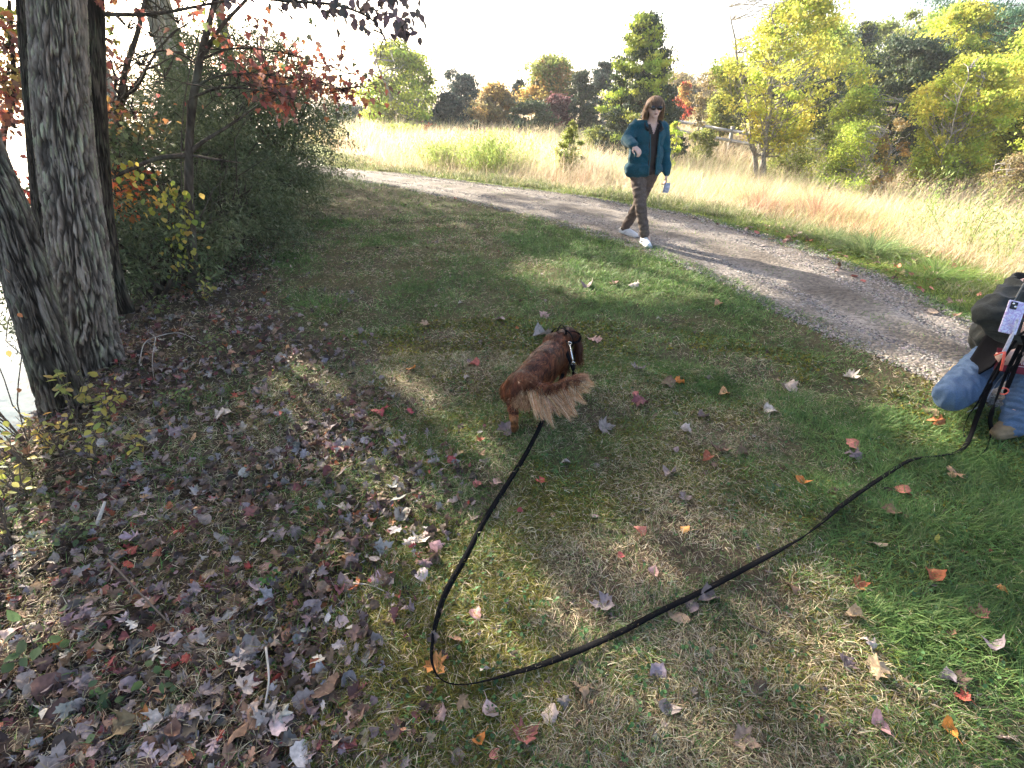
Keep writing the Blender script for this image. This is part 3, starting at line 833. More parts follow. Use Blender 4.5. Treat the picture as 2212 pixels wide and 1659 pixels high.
px_tree('sassafras_tree', 'low yellow green tree over tangled bare grey branches', 'tree', 1925, 2130, 130, 392, 17, 'oval', 'yellowgreen', crown0=0.22, nclus=260, nleaf=60, leafsz=0.13, csz=0.06, bark='bark_grey', stems=4, top_pal='yellow', top_frac=0.45, group=FT, trunk_r=0.05)
px_tree('cherry_tree', 'olive sapling between walnut and dark cedar', 'tree', 1770, 1880, 190, 345, 19, 'round', 'olive', crown0=0.12, nclus=110, nleaf=60, leafsz=0.13, bark='bark_grey', stems=3, top_pal='yellowgreen', top_frac=0.4, group=FT)
px_tree('maple_sapling', 'small sapling with orange leaves at the meadow edge', 'tree', 1878, 1940, 250, 372, 16.5, 'oval', 'brown2', crown0=0.1, nclus=50, nleaf=40, leafsz=0.1, bark='bark_grey', top_pal='orange', top_frac=0.6, bare=0.1, group=FT)
# woods filling in behind
px_tree('maple_tree', 'tall airy yellow green tree right of the big dark cedar', 'tree', 1890, 2070, 5, 340, 24, 'oval', 'yellowgreen', crown0=0.12, nclus=220, nleaf=52, leafsz=0.17, csz=0.055, stems=2, bark='bark_grey', top_pal='yellow', top_frac=0.35, group=FT)
px_tree('maple_tree', 'gold green tree filling the gap behind the walnut', 'tree', 1640, 1830, 55, 300, 30, 'oval', 'yellowgreen', crown0=0.12, nclus=170, nleaf=52, leafsz=0.2, csz=0.055, stems=2, bark='bark_grey', top_pal='olive', top_frac=0.4, group=FT)
k = 0
for (px, yt, yb, Yd, pl, lab) in [
    (1560, 150, 270, 46, 'brown2', 'hazy brown treetop left behind the yellow walnut'), (1460, 165, 262, 48, 'brown2', 'hazy brown treetop behind the small red tree'),
    (1640, 90, 270, 44, 'yellowgreen', 'gold green treetop directly behind the walnut'), (1740, 40, 280, 42, 'yellowgreen', 'far green gold tree right of the walnut trunk'),
    (1850, 50, 300, 40, 'olive', 'far olive tree behind the dark cedar'), (1950, 20, 300, 38, 'yellowgreen', 'far yellow green tree behind cedar and pine'),
    (2040, 30, 320, 32, 'yellowgreen', 'far gold green tree under the pine boughs'), (2130, 0, 330, 30, 'pine', 'far blue green pine beneath the nearer pine'), (2210, -20, 330, 28, 'yellowgreen', 'far yellow green tree at the upper right edge'),
    (1400, 190, 280, 46, 'cedarblue', 'far bluish tree right behind the largest cedar')]:
    px_tree('forest_tree', lab, 'tree', px - 62, px + 62, yt, yb, Yd, 'round', pl, crown0=0.08, nclus=85, nleaf=60, leafsz=0.28, csz=0.11, group=FT)
# undergrowth bushes
FB = 'bushes along the meadow edge'
for (x0, x1, yt, yb, Yd, pl, nm, lab, n) in [
    (1765, 1905, 268, 352, 17, 'yellowgreen', 'green_bush', 'bright green bush below the dark cedar', 90),
    (1640, 1780, 282, 325, 22, 'olive', 'bramble_bush', 'straggly bramble at the foot of the walnut', 80),
    (1480, 1560, 280, 305, 26, 'olive', 'bramble_bush', 'low bramble below the small red tree', 50),
    (1433, 1470, 262, 315, 17, 'yellowgreen', 'green_bush', 'small sunlit bush right behind the walking woman', 36),
    (1205, 1255, 258, 375, 13.5, 'olive', 'cedar_sapling', 'young feathery cedar rising from the meadow grass', 60),
    (1010, 1045, 262, 300, 26, 'cedar', 'cedar_sapling', 'little round cedar under the rusty tree', 40),
    (1250, 1330, 275, 305, 24, 'olive', 'bramble_bush', 'low green bramble left of the largest cedar', 50),
    (830, 900, 275, 310, 28, 'yellowgreen', 'green_bush', 'bright bush at the foot of the tall yellow green tree', 70),
    (905, 960, 270, 300, 30, 'red', 'sumac_bush', 'little red bush between the yellow green tree and the cedars', 18),
    (1940, 2120, 330, 400, 17.5, 'brown2', 'bramble_bush', 'brown tangle around the bare grey branches', 80),
    (2120, 2230, 330, 420, 13.5, 'brown2', 'sumac_bush', 'tan bush at the right edge below the maple', 80),
    (2190, 2300, 400, 560, 8.0, 'olive', 'bramble_bush', 'leafy weeds bush beside the kneeling person', 60),
]:
    px_tree(nm, lab, 'bush', x0, x1, yt, yb, Yd, 'round', pl, crown0=0.02, nclus=n, nleaf=50, leafsz=0.09 * Yd / 17, csz=0.10, bark='bark_grey', stems=2, group=FB, trunk_r=0.03)
def bare_tangle():
    b = on_ground(2050, 402); root = empty('bare_shrub', 'leafless grey shrub with arching branches at the meadow edge', 'shrub', b)
    mb = MB()
    for i in range(46):
        az = rng.uniform(0, 6.28); L = rng.uniform(1.0, 2.6); el = rng.uniform(0.1, 1.3)
        e = np.array([math.cos(az) * L * math.cos(el), math.sin(az) * L * math.cos(el) * 0.6, L * math.sin(el) + 0.1])
        p = limb(mb, (rng.normal(0, .1), rng.normal(0, .1), 0), e, 0.025, 0.008, 0.25, 7, 4, 0.2)
        for j in range(3):
            limb(mb, p[3 + j], p[3 + j] + rng.normal(0, 0.4, 3) + np.array([0, 0, 0.1]), 0.010, 0.004, 0.1, 4, 3, 0.2)
    mb.build('branches', M['bark_grey'], root)
bare_tangle()

# ---- far fence
def far_fence():
    a, b = D(1300, 272, 33), D(1800, 300, 25)
    pts = [a + (b - a) * t for t in np.linspace(0, 1, 9)]
    root = empty('rail_fence', 'weathered grey rail fence along the far edge of the meadow', 'fence', (pts[0][0], pts[0][1], terrain(pts[0][0], pts[0][1])))
    o = np.array(root.location)
    fm = mat_simple('weathered_wood', (0.38, 0.37, 0.35), 0.9, 8)
    tops = []
    for i, p in enumerate(pts):
        z0 = float(terrain(p[0], p[1])); H = max(p[2] - z0, 0.9) + 0.12
        mb = MB(); box(mb, (p[0], p[1], z0 + H / 2), (0.13, 0.13, H)); box(mb, (p[0], p[1], z0 + H + 0.02), (0.16, 0.16, 0.04))
        mb.build('post', fm, root, off=o); tops.append(np.array([p[0], p[1] - 0.09, z0 + H - 0.16]))
    for i in range(len(pts) - 1):
        for dz in (0, -0.42):
            mb = MB(); q0, q1 = tops[i] + [0.03, 0, dz], tops[i + 1] + [-0.03, 0, dz]
            tube(mb, [q0, (q0 + q1) / 2 - np.array([0, 0, 0.02]), q1], 0.075, 4); mb.build('rail', fm, root, off=o)
far_fence()

# ================================================================ MEADOW
def meadow(n, r0, r1, power, amin, amax):
    x, y, r = sample_polar(n, r0, r1, amin, amax, power)
    d = x - road_far(y)
    ok = (d > 0.9 + 0.5 * fbm(x, y, 1.2, 101)) & (y < 60)
    ok &= rng.random(len(x)) < 0.4 + 0.8 * fbm(x, y, 1.5, 103)
    x, y, r = x[ok], y[ok], r[ok]; d = d[ok]; n = len(x)
    f = fbm(x, y, 0.45, 105)
    c = pick([(0.60, 0.52, 0.35), (0.68, 0.60, 0.43), (0.52, 0.43, 0.28), (0.62, 0.51, 0.38)], n)
    green = (rng.random(n) < sstep(fbm(x, y, 0.6, 107), 0.50, 0.66) * 0.7) 
    c = np.where(green[:, None], pick([(0.42, 0.46, 0.20), (0.48, 0.49, 0.24)], n), c)
    red = (rng.random(n) < sstep(fbm(x, y, 0.8, 109), 0.56, 0.70) * 0.4 * (1 - sstep(d, 1.5, 5)))
    c = np.where(red[:, None], pick([(0.42, 0.20, 0.12), (0.48, 0.26, 0.15)], n), c)
    H = (0.24 + 0.5 * sstep(d, 0.9, 3.5)) * rng.uniform(0.4, 1.2, n) * (0.55 + 0.9 * f) * (0.8 + 0.5 * vnoise(x, y, 3.0, 17))
    far = np.clip(r / 7, 1, 9)
    return np.stack([x, y, terrain(x, y)], -1), H, 0.0045 * far, rng.normal(0.3, 1.2, n), rng.uniform(0.9, 1.55, n), rng.uniform(0.2, 1.2, n), c
mb = MB()
for a in [(150000, 4.0, 16, 1.5, -40, 66), (120000, 15, 45, 1.9, -36, 60)]:
    blades(mb, *meadow(*a))
tag(mb.build('tall_grass', M['drygrass']), 'tall straw coloured grass filling the sunlit meadow', 'grass', kind='stuff')
# long green verge grass
def verge(n):
    y = rng.uniform(0.5, 18, n); u = rng.random(n)
    x = road_far(y) + 0.35 + 1.5 * u ** 1.3
    ok = rng.random(n) < 0.25 + 0.9 * sstep(fbm(x, y, 1.4, 111), 0.42, 0.6)
    x, y, u = x[ok], y[ok], u[ok]; n = len(x)
    L = rng.uniform(0.07, 0.17, n) * (0.7 + 1.2 * u)
    return np.stack([x, y, terrain(x, y)], -1), L, 0.004 * np.clip(y / 4, 1, 4), rng.uniform(0, 6.28, n), rng.uniform(0.7, 1.5, n), rng.uniform(0.3, 1.4, n), pick([(0.18, 0.22, 0.09), (0.23, 0.27, 0.11), (0.33, 0.33, 0.16), (0.44, 0.40, 0.25)], n)
mb = MB(); blades(mb, *verge(42000))
tag(mb.build('verge_grass', M['grass']), 'long fresh green grass on the verge beyond the track', 'grass', kind='stuff')

# clumps one can tell apart in the meadow
def clump(name, label, cat, px, py, W, H, pal, n, group=None, width=0.006, leafy=False, e=(1.0, 1.55), curl=(0.1, 0.9), dist=None):
    b = on_ground(px, py) if dist is None else None
    if b is None:
        q = D(px, py, dist); b = np.array([q[0], q[1], float(terrain(q[0], q[1]))])
    root = empty(name, label, cat, b, group)
    mb = MB()
    a = rng.uniform(0, 6.28, n); rr = np.abs(rng.normal(0, 0.45, n)) * W / 2
    p = np.stack([rr * np.cos(a), rr * np.sin(a), np.zeros(n)], -1)
    blades(mb, p, H * rng.uniform(0.5, 1.1, n), width, a + rng.normal(0, 0.5, n), rng.uniform(*e, n) - rr / W * 0.8, rng.uniform(*curl, n), pick(pal, n), 5)
    mb.build('stems', M['drygrass'], root)
    if leafy:
        k = n * 26; j = rng.integers(0, n, k); t = rng.random(k) ** 0.8
        q = p[j] * (1 + 0.6 * t[:, None]) + rng.normal(0, 0.04, (k, 3)); q[:, 2] = np.abs(t * H * rng.uniform(0.5, 1.05, n)[j])
        lb = MB(); leaf_cloud(lb, q, 0.045 * max(1, b[1] / 9), pick(pal, k), narrow=True, up=True)
        lb.build('leaves', M['leaf'], root)
    return root
MC = 'grass clumps and weeds in the meadow'
GN = [(0.30, 0.38, 0.10), (0.36, 0.42, 0.12), (0.24, 0.32, 0.09)]
RB = [(0.46, 0.28, 0.19), (0.52, 0.36, 0.25), (0.38, 0.23, 0.16)]
clump('goldenrod_clump', 'wide yellow green goldenrod patch left of centre in the meadow', 'plant', 1060, 372, 2.6, 0.95, GN, 260, MC, 0.012, True)
clump('goldenrod_clump', 'small goldenrod patch in front of the tall yellow green tree', 'plant', 960, 360, 1.6, 0.6, GN, 110, MC, 0.012, True)
clump('goldenrod_clump', 'green goldenrod stand below the young feathery cedar', 'plant', 1222, 385, 0.9, 0.7, GN, 100, MC, 0.010, True)
clump('grass_clump', 'brown bushy grass clump left of the walking woman', 'plant', 1275, 385, 1.2, 0.55, [(0.36, 0.26, 0.17), (0.42, 0.30, 0.2)], 500, MC)
clump('grass_clump', 'low russet grass clump right of the walking woman', 'plant', 1530, 425, 1.3, 0.45, RB, 500, MC)
clump('grass_clump', 'fox red grass clump in the middle of the right meadow edge', 'plant', 1640, 462, 1.4, 0.55, RB, 700, MC)
clump('grass_clump', 'fox red grass clump leaning over beside the dark hollow', 'plant', 1760, 478, 1.3, 0.6, RB, 700, MC)
clump('grass_clump', 'long green arching grass tuft over the ditch', 'plant', 1880, 545, 0.9, 0.42, [(0.16, 0.23, 0.09), (0.22, 0.29, 0.12)], 600, MC, 0.006, False, (0.6, 1.4), (0.5, 1.6))
clump('grass_clump', 'shaded green grass tuft left of the arching tuft', 'plant', 1790, 520, 0.7, 0.30, [(0.13, 0.20, 0.08), (0.18, 0.25, 0.10)], 400, MC, 0.005, False, (0.6, 1.4), (0.5, 1.6))
clump('grass_clump', 'green grass tuft near the right end of the verge', 'plant', 2020, 600, 0.8, 0.34, [(0.16, 0.27, 0.07), (0.24, 0.34, 0.10)], 500, MC, 0.005, False, (0.6, 1.4), (0.5, 1.6))
clump('weed_stand', 'tall leafy green weed in the straw at the right', 'plant', 1985, 520, 0.7, 1.0, [(0.24, 0.34, 0.10), (0.30, 0.38, 0.12)], 26, MC, 0.010, True)
clump('weed_stand', 'tall leafy weed beside the first one, nearer the edge', 'plant', 2080, 560, 0.9, 0.95, [(0.22, 0.31, 0.09), (0.32, 0.38, 0.13)], 30, MC, 0.010, True)
clump('weed_stand', 'big pale green weeds behind the kneeling person', 'plant', 2165, 590, 1.0, 0.9, [(0.26, 0.34, 0.11), (0.36, 0.40, 0.15)], 40, MC, 0.010, True)

# ================================================================ LAKESIDE TREES (left)
def big_trunk(name, label, path, radii, bark='bark', furrows=34, depth=0.026, flare=None, gpx=None, ext=None, seedo=0):
    """path: world points from base up; furrowed skin modelled"""
    P = smooth_path(path, 150); t = np.linspace(0, 1, 150)
    Rd = np.interp(t, np.linspace(0, 1, len(radii)), radii)
    base = P[0].copy(); base[2] = float(terrain(base[0], base[1]))
    root = empty(name, label, 'tree', base)
    sides = 280; rows = 380
    P = smooth_path(path, rows); Rd = np.interp(np.linspace(0, 1, rows), np.linspace(0, 1, len(radii)), radii) * 0.74
    T = np.gradient(P, axis=0); T /= np.linalg.norm(T, axis=1)[:, None]
    a = np.linspace(0, 2 * math.pi, sides, endpoint=False)
    arc = np.concatenate([[0], np.cumsum(np.linalg.norm(np.diff(P, axis=0), axis=1))])
    AA, ZZ_ = np.meshgrid(a, arc)
    ca_, sa_ = np.cos(AA) * 3, np.sin(AA) * 3
    wu = (vnoise(ca_ + seedo, sa_ + ZZ_ * 4, 1.5, 3) - 0.5) * 1.5 + (vnoise(ca_ * 3 + seedo, sa_ * 3 + ZZ_ * 12, 1.5, 5) - 0.5) * 0.7
    U = AA / (2 * math.pi) * furrows + wu; Vv = ZZ_ / 0.26 + (vnoise(ca_ * 2, sa_ * 2 + ZZ_ * 5, 1.7, 8) - 0.5) * 1.2
    rg = np.random.default_rng(50 + seedo); jt = rg.random((furrows, 256, 2)); cv = rg.uniform(0.72, 1.15, (furrows, 256))
    ui, vi = np.floor(U).astype(int), np.floor(Vv).astype(int)
    F1 = np.full(U.shape, 9.0); F2 = np.full(U.shape, 9.0); CV = np.ones(U.shape)
    for du in (-1, 0, 1):
        for dv in (-1, 0, 1):
            cu, cw = ui + du, vi + dv
            j_ = jt[cu % furrows, cw % 256]
            dd = np.hypot(cu + j_[..., 0] - U, (cw + j_[..., 1] - Vv) * 0.9)
            nearer = dd < F1
            F2 = np.where(nearer, F1, np.minimum(F2, dd)); CV = np.where(nearer, cv[cu % furrows, cw % 256], CV); F1 = np.where(nearer, dd, F1)
    H_ = sstep(F2 - F1, 0.0, 0.42) * (0.75 + 0.35 * vnoise(ca_ * 12, sa_ * 12 + ZZ_ * 30, 1.5, 2))
    u = np.array([1.0, 0, 0]); V = np.empty((rows, sides, 3))
    for i in range(rows):
        u = u - T[i] * u.dot(T[i]); u /= np.linalg.norm(u); v = np.cross(T[i], u)
        r = Rd[i] + depth * (H_[i] - 0.6) * (Rd[i] / 0.15) ** 0.5
        if flare is not None:
            f = math.exp(-arc[i] / flare[0]); r = r + f * flare[1] * (0.55 + 0.45 * np.sin(a * flare[2] + flare[3]) + 0.12 * np.sin(a * 11 + 1))
        V[i] = P[i] + r[:, None] * (np.cos(a)[:, None] * u + np.sin(a)[:, None] * v)
    C = ((0.20 + 0.90 * H_ ** 1.1) * (0.4 + 0.6 * CV))[..., None].repeat(3, -1)       # plates are paler than the crack floors
    lichen = (fbm(ca_ * 3 + 5, sa_ * 3 + ZZ_ * 6, 1.6, 12) > 0.60) & (H_ > 0.5)
    C[lichen] = C[lichen] * [1.25, 1.45, 1.2]
    j = np.arange(sides); jn = (j + 1) % sides
    F = np.concatenate([np.stack([i * sides + j, i * sides + jn, (i + 1) * sides + jn, (i + 1) * sides + j], -1) for i in range(rows - 1)])
    mesh_np('trunk', V.reshape(-1, 3) - np.array(root.location), F, M[bark], root, C.reshape(-1, 3), True)
    return root, P

def W(px, py, Y): return D(px, py, Y)
T1, P1 = big_trunk('oak_tree', 'massive grey oak with deeply furrowed bark on the lake bank',
    [G(205, 830, -0.35), G(190, 770, 0.0), W(172, 560, 3.3), W(140, 300, 3.45), W(124, 0, 3.55), W(118, -350, 3.7), D(120, -350, 3.7) + [0.05, 0.3, 1.6]],
    [0.27, 0.235, 0.205, 0.185, 0.165, 0.15, 0.12], flare=(0.30, 0.18, 3, 1.2))
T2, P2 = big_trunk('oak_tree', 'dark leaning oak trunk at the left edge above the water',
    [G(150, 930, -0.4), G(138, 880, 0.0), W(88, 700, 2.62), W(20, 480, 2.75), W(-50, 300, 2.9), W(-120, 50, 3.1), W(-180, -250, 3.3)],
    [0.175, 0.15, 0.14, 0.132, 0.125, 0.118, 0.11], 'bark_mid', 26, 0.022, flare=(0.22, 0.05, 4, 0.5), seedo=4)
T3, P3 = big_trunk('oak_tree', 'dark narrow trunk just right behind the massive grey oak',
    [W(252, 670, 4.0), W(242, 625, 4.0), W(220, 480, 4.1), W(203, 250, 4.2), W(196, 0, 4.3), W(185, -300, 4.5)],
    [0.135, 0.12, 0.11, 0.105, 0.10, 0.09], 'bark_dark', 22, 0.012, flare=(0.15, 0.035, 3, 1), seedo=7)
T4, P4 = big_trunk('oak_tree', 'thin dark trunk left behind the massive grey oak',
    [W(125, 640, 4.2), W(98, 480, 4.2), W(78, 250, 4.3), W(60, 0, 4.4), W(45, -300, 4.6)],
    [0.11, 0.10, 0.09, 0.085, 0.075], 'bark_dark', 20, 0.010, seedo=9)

# leafy boughs ---------------------------------------------------
LOBE = [(0.0, 0.0), (0.10, 0.06), (0.38, 0.02), (0.30, 0.22), (0.52, 0.42), (0.30, 0.50), (0.22, 0.55), (0.20, 0.78), (0.0, 1.0)]
def lobed_template():
    pts = LOBE + [(-x, y) for x, y in LOBE[1:-1]][::-1]
    V = np.array([(x, y, 0.12 * abs(x) + 0.1 * y * (1 - y)) for x, y in pts] + [(0, 0.4, 0.0)])
    n = len(pts); F = np.array([(n, i, (i + 1) % n) for i in range(n)])
    return V, F
MV, MF = lobed_template()
OVV = np.array([(0, 0, 0), (0.25, 0.22, 0.05), (0.30, 0.5, 0.08), (0.16, 0.8, 0.03), (0, 1, -0.02), (-0.16, 0.8, 0.03), (-0.30, 0.5, 0.08), (-0.25, 0.22, 0.05), (0, 0.5, 0)])
OVF = np.array([(8, i, (i + 1) % 8) for i in range(8)])

def hang_leaves(mb, pos, size, cols, tv=MV, tf=MF, droop=1.0):
    k_ = sun_gap(pos); pos = pos[k_]; cols = cols[k_]
    n = len(pos)
    if n == 0: return
    scatter(mb, tv, tf, pos, rotmats(rng.uniform(0, 6.28, n), rng.normal(-droop, 0.45, n), rng.normal(0, 0.6, n)), size * rng.uniform(0.7, 1.25, n), cols)

def bough(root, pts, r0, ntwig, leaves_per, size, pal, spread=0.16, tv=MV, tf=MF, bark='bark_dark', twiglen=0.35, names=('branch', 'foliage'), colmix=None):
    o = np.array(root.location) 
    P = smooth_path(pts, 30); mb = MB(); lb = MB()
    tube(mb, P, np.linspace(r0, 0.004, 30), 7)
    for i in range(ntwig):
        k = rng.integers(6, 30); d = rng.normal(0, 1, 3); d[2] = d[2] * 0.5 - 0.15; d /= np.linalg.norm(d)
        tp = limb(mb, P[k], P[k] + d * twiglen * rng.uniform(0.5, 1.3), 0.004, 0.0015, 0.05, 5, 4, 0.15)
        n = leaves_per; j = rng.integers(1, 5, n)
        q = tp[j] + rng.normal(0, spread * 0.35, (n, 3))
        c = pick(pal if colmix is None or rng.random() > colmix[1] else colmix[0], n, 0.2)
        hang_leaves(lb, q, size, c, tv, tf)
    if names[0]: mb.build(names[0], M[bark], root, off=o)
    lb.build(names[1], M['leaf'], root, off=o)

# young dogwood with the red boughs
dg = G(417, 640)
DW = empty('dogwood_tree', 'slender young tree with arching red leaved branches', 'tree', (dg[0], dg[1], terrain(dg[0], dg[1])))
o = np.array(DW.location)
DWP = smooth_path([G(417, 645, -0.1), W(417, 560, 4.6), W(408, 400, 4.65), W(412, 260, 4.7), W(432, 130, 4.75), W(452, 50, 4.8), W(480, -60, 4.9)], 60)
mb = MB(); tube(mb, DWP, np.linspace(0.042, 0.018, 60) + rng.normal(0, 0.0012, 60), 12)
tube(mb, smooth_path([W(432, 130, 4.75), W(480, 55, 4.8), W(540, -10, 4.9), W(590, -80, 5.0)], 20), np.linspace(0.018, 0.008, 20), 7)
tube(mb, smooth_path([W(409, 330, 4.67), W(440, 305, 4.7), W(500, 268, 4.8), W(560, 225, 4.9)], 20), np.linspace(0.02, 0.006, 20), 7)
tube(mb, smooth_path([W(409, 335, 4.67), W(470, 345, 4.7), W(520, 352, 4.8)], 20), np.linspace(0.014, 0.004, 20), 7)
tube(mb, smooth_path([W(404, 335, 4.67), W(340, 342, 4.5), W(290, 362, 4.3), W(255, 378, 4.2)], 20), np.linspace(0.022, 0.012, 20), 7)
tube(mb, smooth_path([W(420, 560, 4.6), W(380, 590, 4.5), W(352, 640, 4.45)], 20), np.linspace(0.018, 0.016, 20), 7)
mb.build('trunk', M['bark_dark'], DW, off=o)
DM = (PAL['darkshrub'][:2] + [(0.12, 0.13, 0.09)], 0.15)
bough(DW, [W(418, 190, 4.72), W(470, 165, 4.7), W(560, 160, 4.75), W(660, 175, 4.8), W(745, 195, 4.9)], 0.010, 46, 9, 0.050, 'redleaf', colmix=DM)
bough(DW, [W(430, 130, 4.75), W(500, 105, 4.8), W(590, 110, 4.85), W(690, 135, 4.9), W(755, 160, 5.0)], 0.009, 38, 9, 0.050, 'redleaf', colmix=DM)
bough(DW, [W(415, 210, 4.7), W(480, 190, 4.5), W(560, 195, 4.5), W(640, 215, 4.55)], 0.010, 28, 9, 0.054, 'redleaf')
bough(DW, [W(430, 140, 4.75), W(370, 110, 4.8), W(310, 120, 4.8), W(250, 150, 4.8)], 0.008, 16, 7, 0.05, 'redleaf', colmix=('orange', 0.3))

# yellow vine on the slender tree
VN = empty('climbing_vine', 'yellow green heart leaved vine on the slender young tree', 'vine', DWP[5])
o = np.array(VN.location); mb = MB(); lb = MB()
spine = smooth_path([DWP[8] + [0.03, -0.04, 0]] + [DWP[i] + np.array([0.04 * math.sin(i), -0.05, 0]) for i in range(12, 50, 6)], 50)
tube(mb, spine, 0.004, 5); mb.build('vine_stem', M['twig'], VN, off=o)
for (pp, n, sp) in [((W(440, 180, 4.68), W(405, 330, 4.6)), 85, 0.05), ((W(400, 420, 4.55), W(385, 560, 4.5)), 30, 0.08), ((W(405, 300, 4.6), W(395, 420, 4.55)), 60, 0.08), ((W(395, 330, 4.6), W(270, 372, 4.25)), 42, 0.04), ((W(400, 390, 4.55), W(345, 440, 4.5)), 55, 0.08),
                    ((W(405, 480, 4.5), W(395, 620, 4.45)), 30, 0.10), ((W(440, 130, 4.7), W(470, 60, 4.75)), 12, 0.03)]:
    t = rng.random(n)[:, None]; q = pp[0] + (pp[1] - pp[0]) * t + rng.normal(0, sp, (n, 3)) * [1, 0.5, 1]
    hang_leaves(lb, q, 0.048, pick('vine', n), OVV * [1.5, 1, 1], OVF, 1.2)
lb.build('vine_leaves', M['leaf'], VN, off=o)

# red and orange maple foliage behind the trunks
def leaf_mass(root, zones, size, trunkp, anchor=(0, 0, 5), bark='bark_dark', mat='leaf', names='foliage', tv=MV, tf=MF):
    "zones: (px,py,Y,rpx,n,palette)"
    o = np.array(root.location); lb = MB(); mb = MB()
    for (px, py, Y, rp, n, pal) in zones:
        n = int(n * 1.7)
        c = D(px, py, Y); s = rp / FPX * Y * 0.55
        q_ = D(anchor[0], anchor[1], anchor[2]) - o * 0; j_ = trunkp[int(np.argmin(np.linalg.norm(trunkp - c, axis=1)))]
        limb(mb, j_, c - [0, 0, s * 0.4], 0.010, 0.005, 0.08, 7, 5, 0.1)
        sub = max(1, n // 22)
        for k in range(sub):
            cc = c + rng.normal(0, 1, 3) * [s, s * 0.9, s * 0.8]
            m = n // sub
            p = cc + rng.normal(0, 0.13, (m, 3)) * [1.2, 1.2, 0.6]
            hang_leaves(lb, p, size, pick(pal, m, 0.25), tv, tf, 0.8)
            limb(mb, c - [0, 0, s * 0.4], cc, 0.006, 0.002, 0.1, 5, 4, 0.2)
    mb.build('branches', M[bark], root, off=o)
    lb.build(names, M[mat], root, off=o)
mt = G(300, 560)
RM = empty('red_maple', 'red and orange leaved maple sapling behind the oak trunks', 'tree', (W(268, 560, 5.6)[0], 5.6, terrain(W(268, 560, 5.6)[0], 5.6)))
o = np.array(RM.location); mb = MB()
RMT = smooth_path([o - [0, 0, 0.2], W(255, 420, 5.6), W(262, 200, 5.7), W(300, 60, 5.8), W(330, -80, 6)], 30)
tube(mb, smooth_path([o - [0, 0, 0.2], W(255, 420, 5.6), W(262, 200, 5.7), W(300, 60, 5.8), W(330, -80, 6)], 30), np.linspace(0.04, 0.015, 30), 8)
for e in [(380, 120, 5.6), (230, 100, 5.4), (420, 40, 6), (300, 180, 5.2), (250, 420, 5.2)]:
    limb(mb, W(262, 230, 5.7), W(*e), 0.018, 0.004, 0.08, 8, 6, 0.1)
mb.build('trunk', M['bark_dark'], RM, off=o)
YG2 = [(0.38, 0.42, 0.08), (0.46, 0.45, 0.09), (0.30, 0.36, 0.07)]
leaf_mass(RM, [(270, 40, 5.6, 60, 170, YG2), (320, 60, 5.8, 60, 150, 'redleaf'), (380, 30, 6.0, 60, 140, YG2), (300, 120, 5.6, 70, 200, 'orange'), (250, 170, 5.2, 50, 150, 'redleaf'),
               (350, 150, 5.6, 60, 150, 'redleaf'), (230, 230, 5.2, 45, 140, 'redleaf'), (285, 235, 5.3, 40, 100, 'orange'), (240, 300, 5.0, 40, 120, 'darkshrub'), (290, 310, 5.0, 50, 120, 'darkshrub'),
               (245, 400, 5.0, 28, 120, [(0.6, 0.12, 0.05), (0.6, 0.25, 0.06)]), (250, 450, 5.0, 24, 90, [(0.6, 0.12, 0.05), (0.6, 0.25, 0.06), (0.5, 0.35, 0.06)]), (330, 10, 6, 90, 120, 'orange')], 0.052, RMT)
RN = empty('red_maple', 'crimson and green foliage beyond the left edge oak', 'tree', (W(20, 620, 5.0)[0], 5.0, terrain(W(20, 620, 5.0)[0], 5.0)))
o = np.array(RN.location); mb = MB()
RNT = smooth_path([o - [0, 0, 0.2], W(15, 400, 5.0), W(30, 200, 5.0), W(20, 0, 5.1)], 30)
tube(mb, smooth_path([o - [0, 0, 0.2], W(15, 400, 5.0), W(30, 200, 5.0), W(20, 0, 5.1)], 30), np.linspace(0.035, 0.012, 30), 8)
mb.build('trunk', M['bark_dark'], RN, off=o)
leaf_mass(RN, [(15, 30, 5.0, 50, 120, YG2), (20, 90, 4.9, 45, 170, 'redleaf'), (10, 150, 4.9, 40, 140, 'orange'), (15, 210, 4.8, 40, 120, 'redleaf'), (30, 270, 4.8, 26, 70, 'redleaf'), (70, 420, 4.8, 20, 60, 'red'), (78, 500, 4.8, 18, 50, 'orange'), (85, 560, 4.8, 16, 30, 'orange')], 0.056, RNT)

# hanging bough at the top of the picture
HB = T3
o = np.array(HB.location)
GP = [(0.16, 0.12, 0.13), (0.20, 0.15, 0.15), (0.13, 0.12, 0.11)]
bough(HB, [W(380, -60, 4.2), W(480, -25, 4.1), W(600, 0, 4.0), W(720, 10, 4.0), W(800, 40, 4.0), W(835, 90, 4.0)], 0.014, 22, 7, 0.055, GP, twiglen=0.22, spread=0.10, tv=OVV * [1.3, 1, 1.5], tf=OVF)
bough(HB, [W(600, -90, 4.0), W(700, -60, 4.0), W(790, -30, 4.0), W(850, 20, 4.0), W(860, 80, 4.0)], 0.010, 24, 7, 0.055, GP, twiglen=0.20, spread=0.10, tv=OVV * [1.3, 1, 1.5], tf=OVF)
bough(HB, [W(200, 30, 4.3), W(330, 30, 4.4), W(470, 5, 4.5), W(560, -10, 4.6)], 0.016, 20, 5, 0.07, 'redleaf', twiglen=0.25)

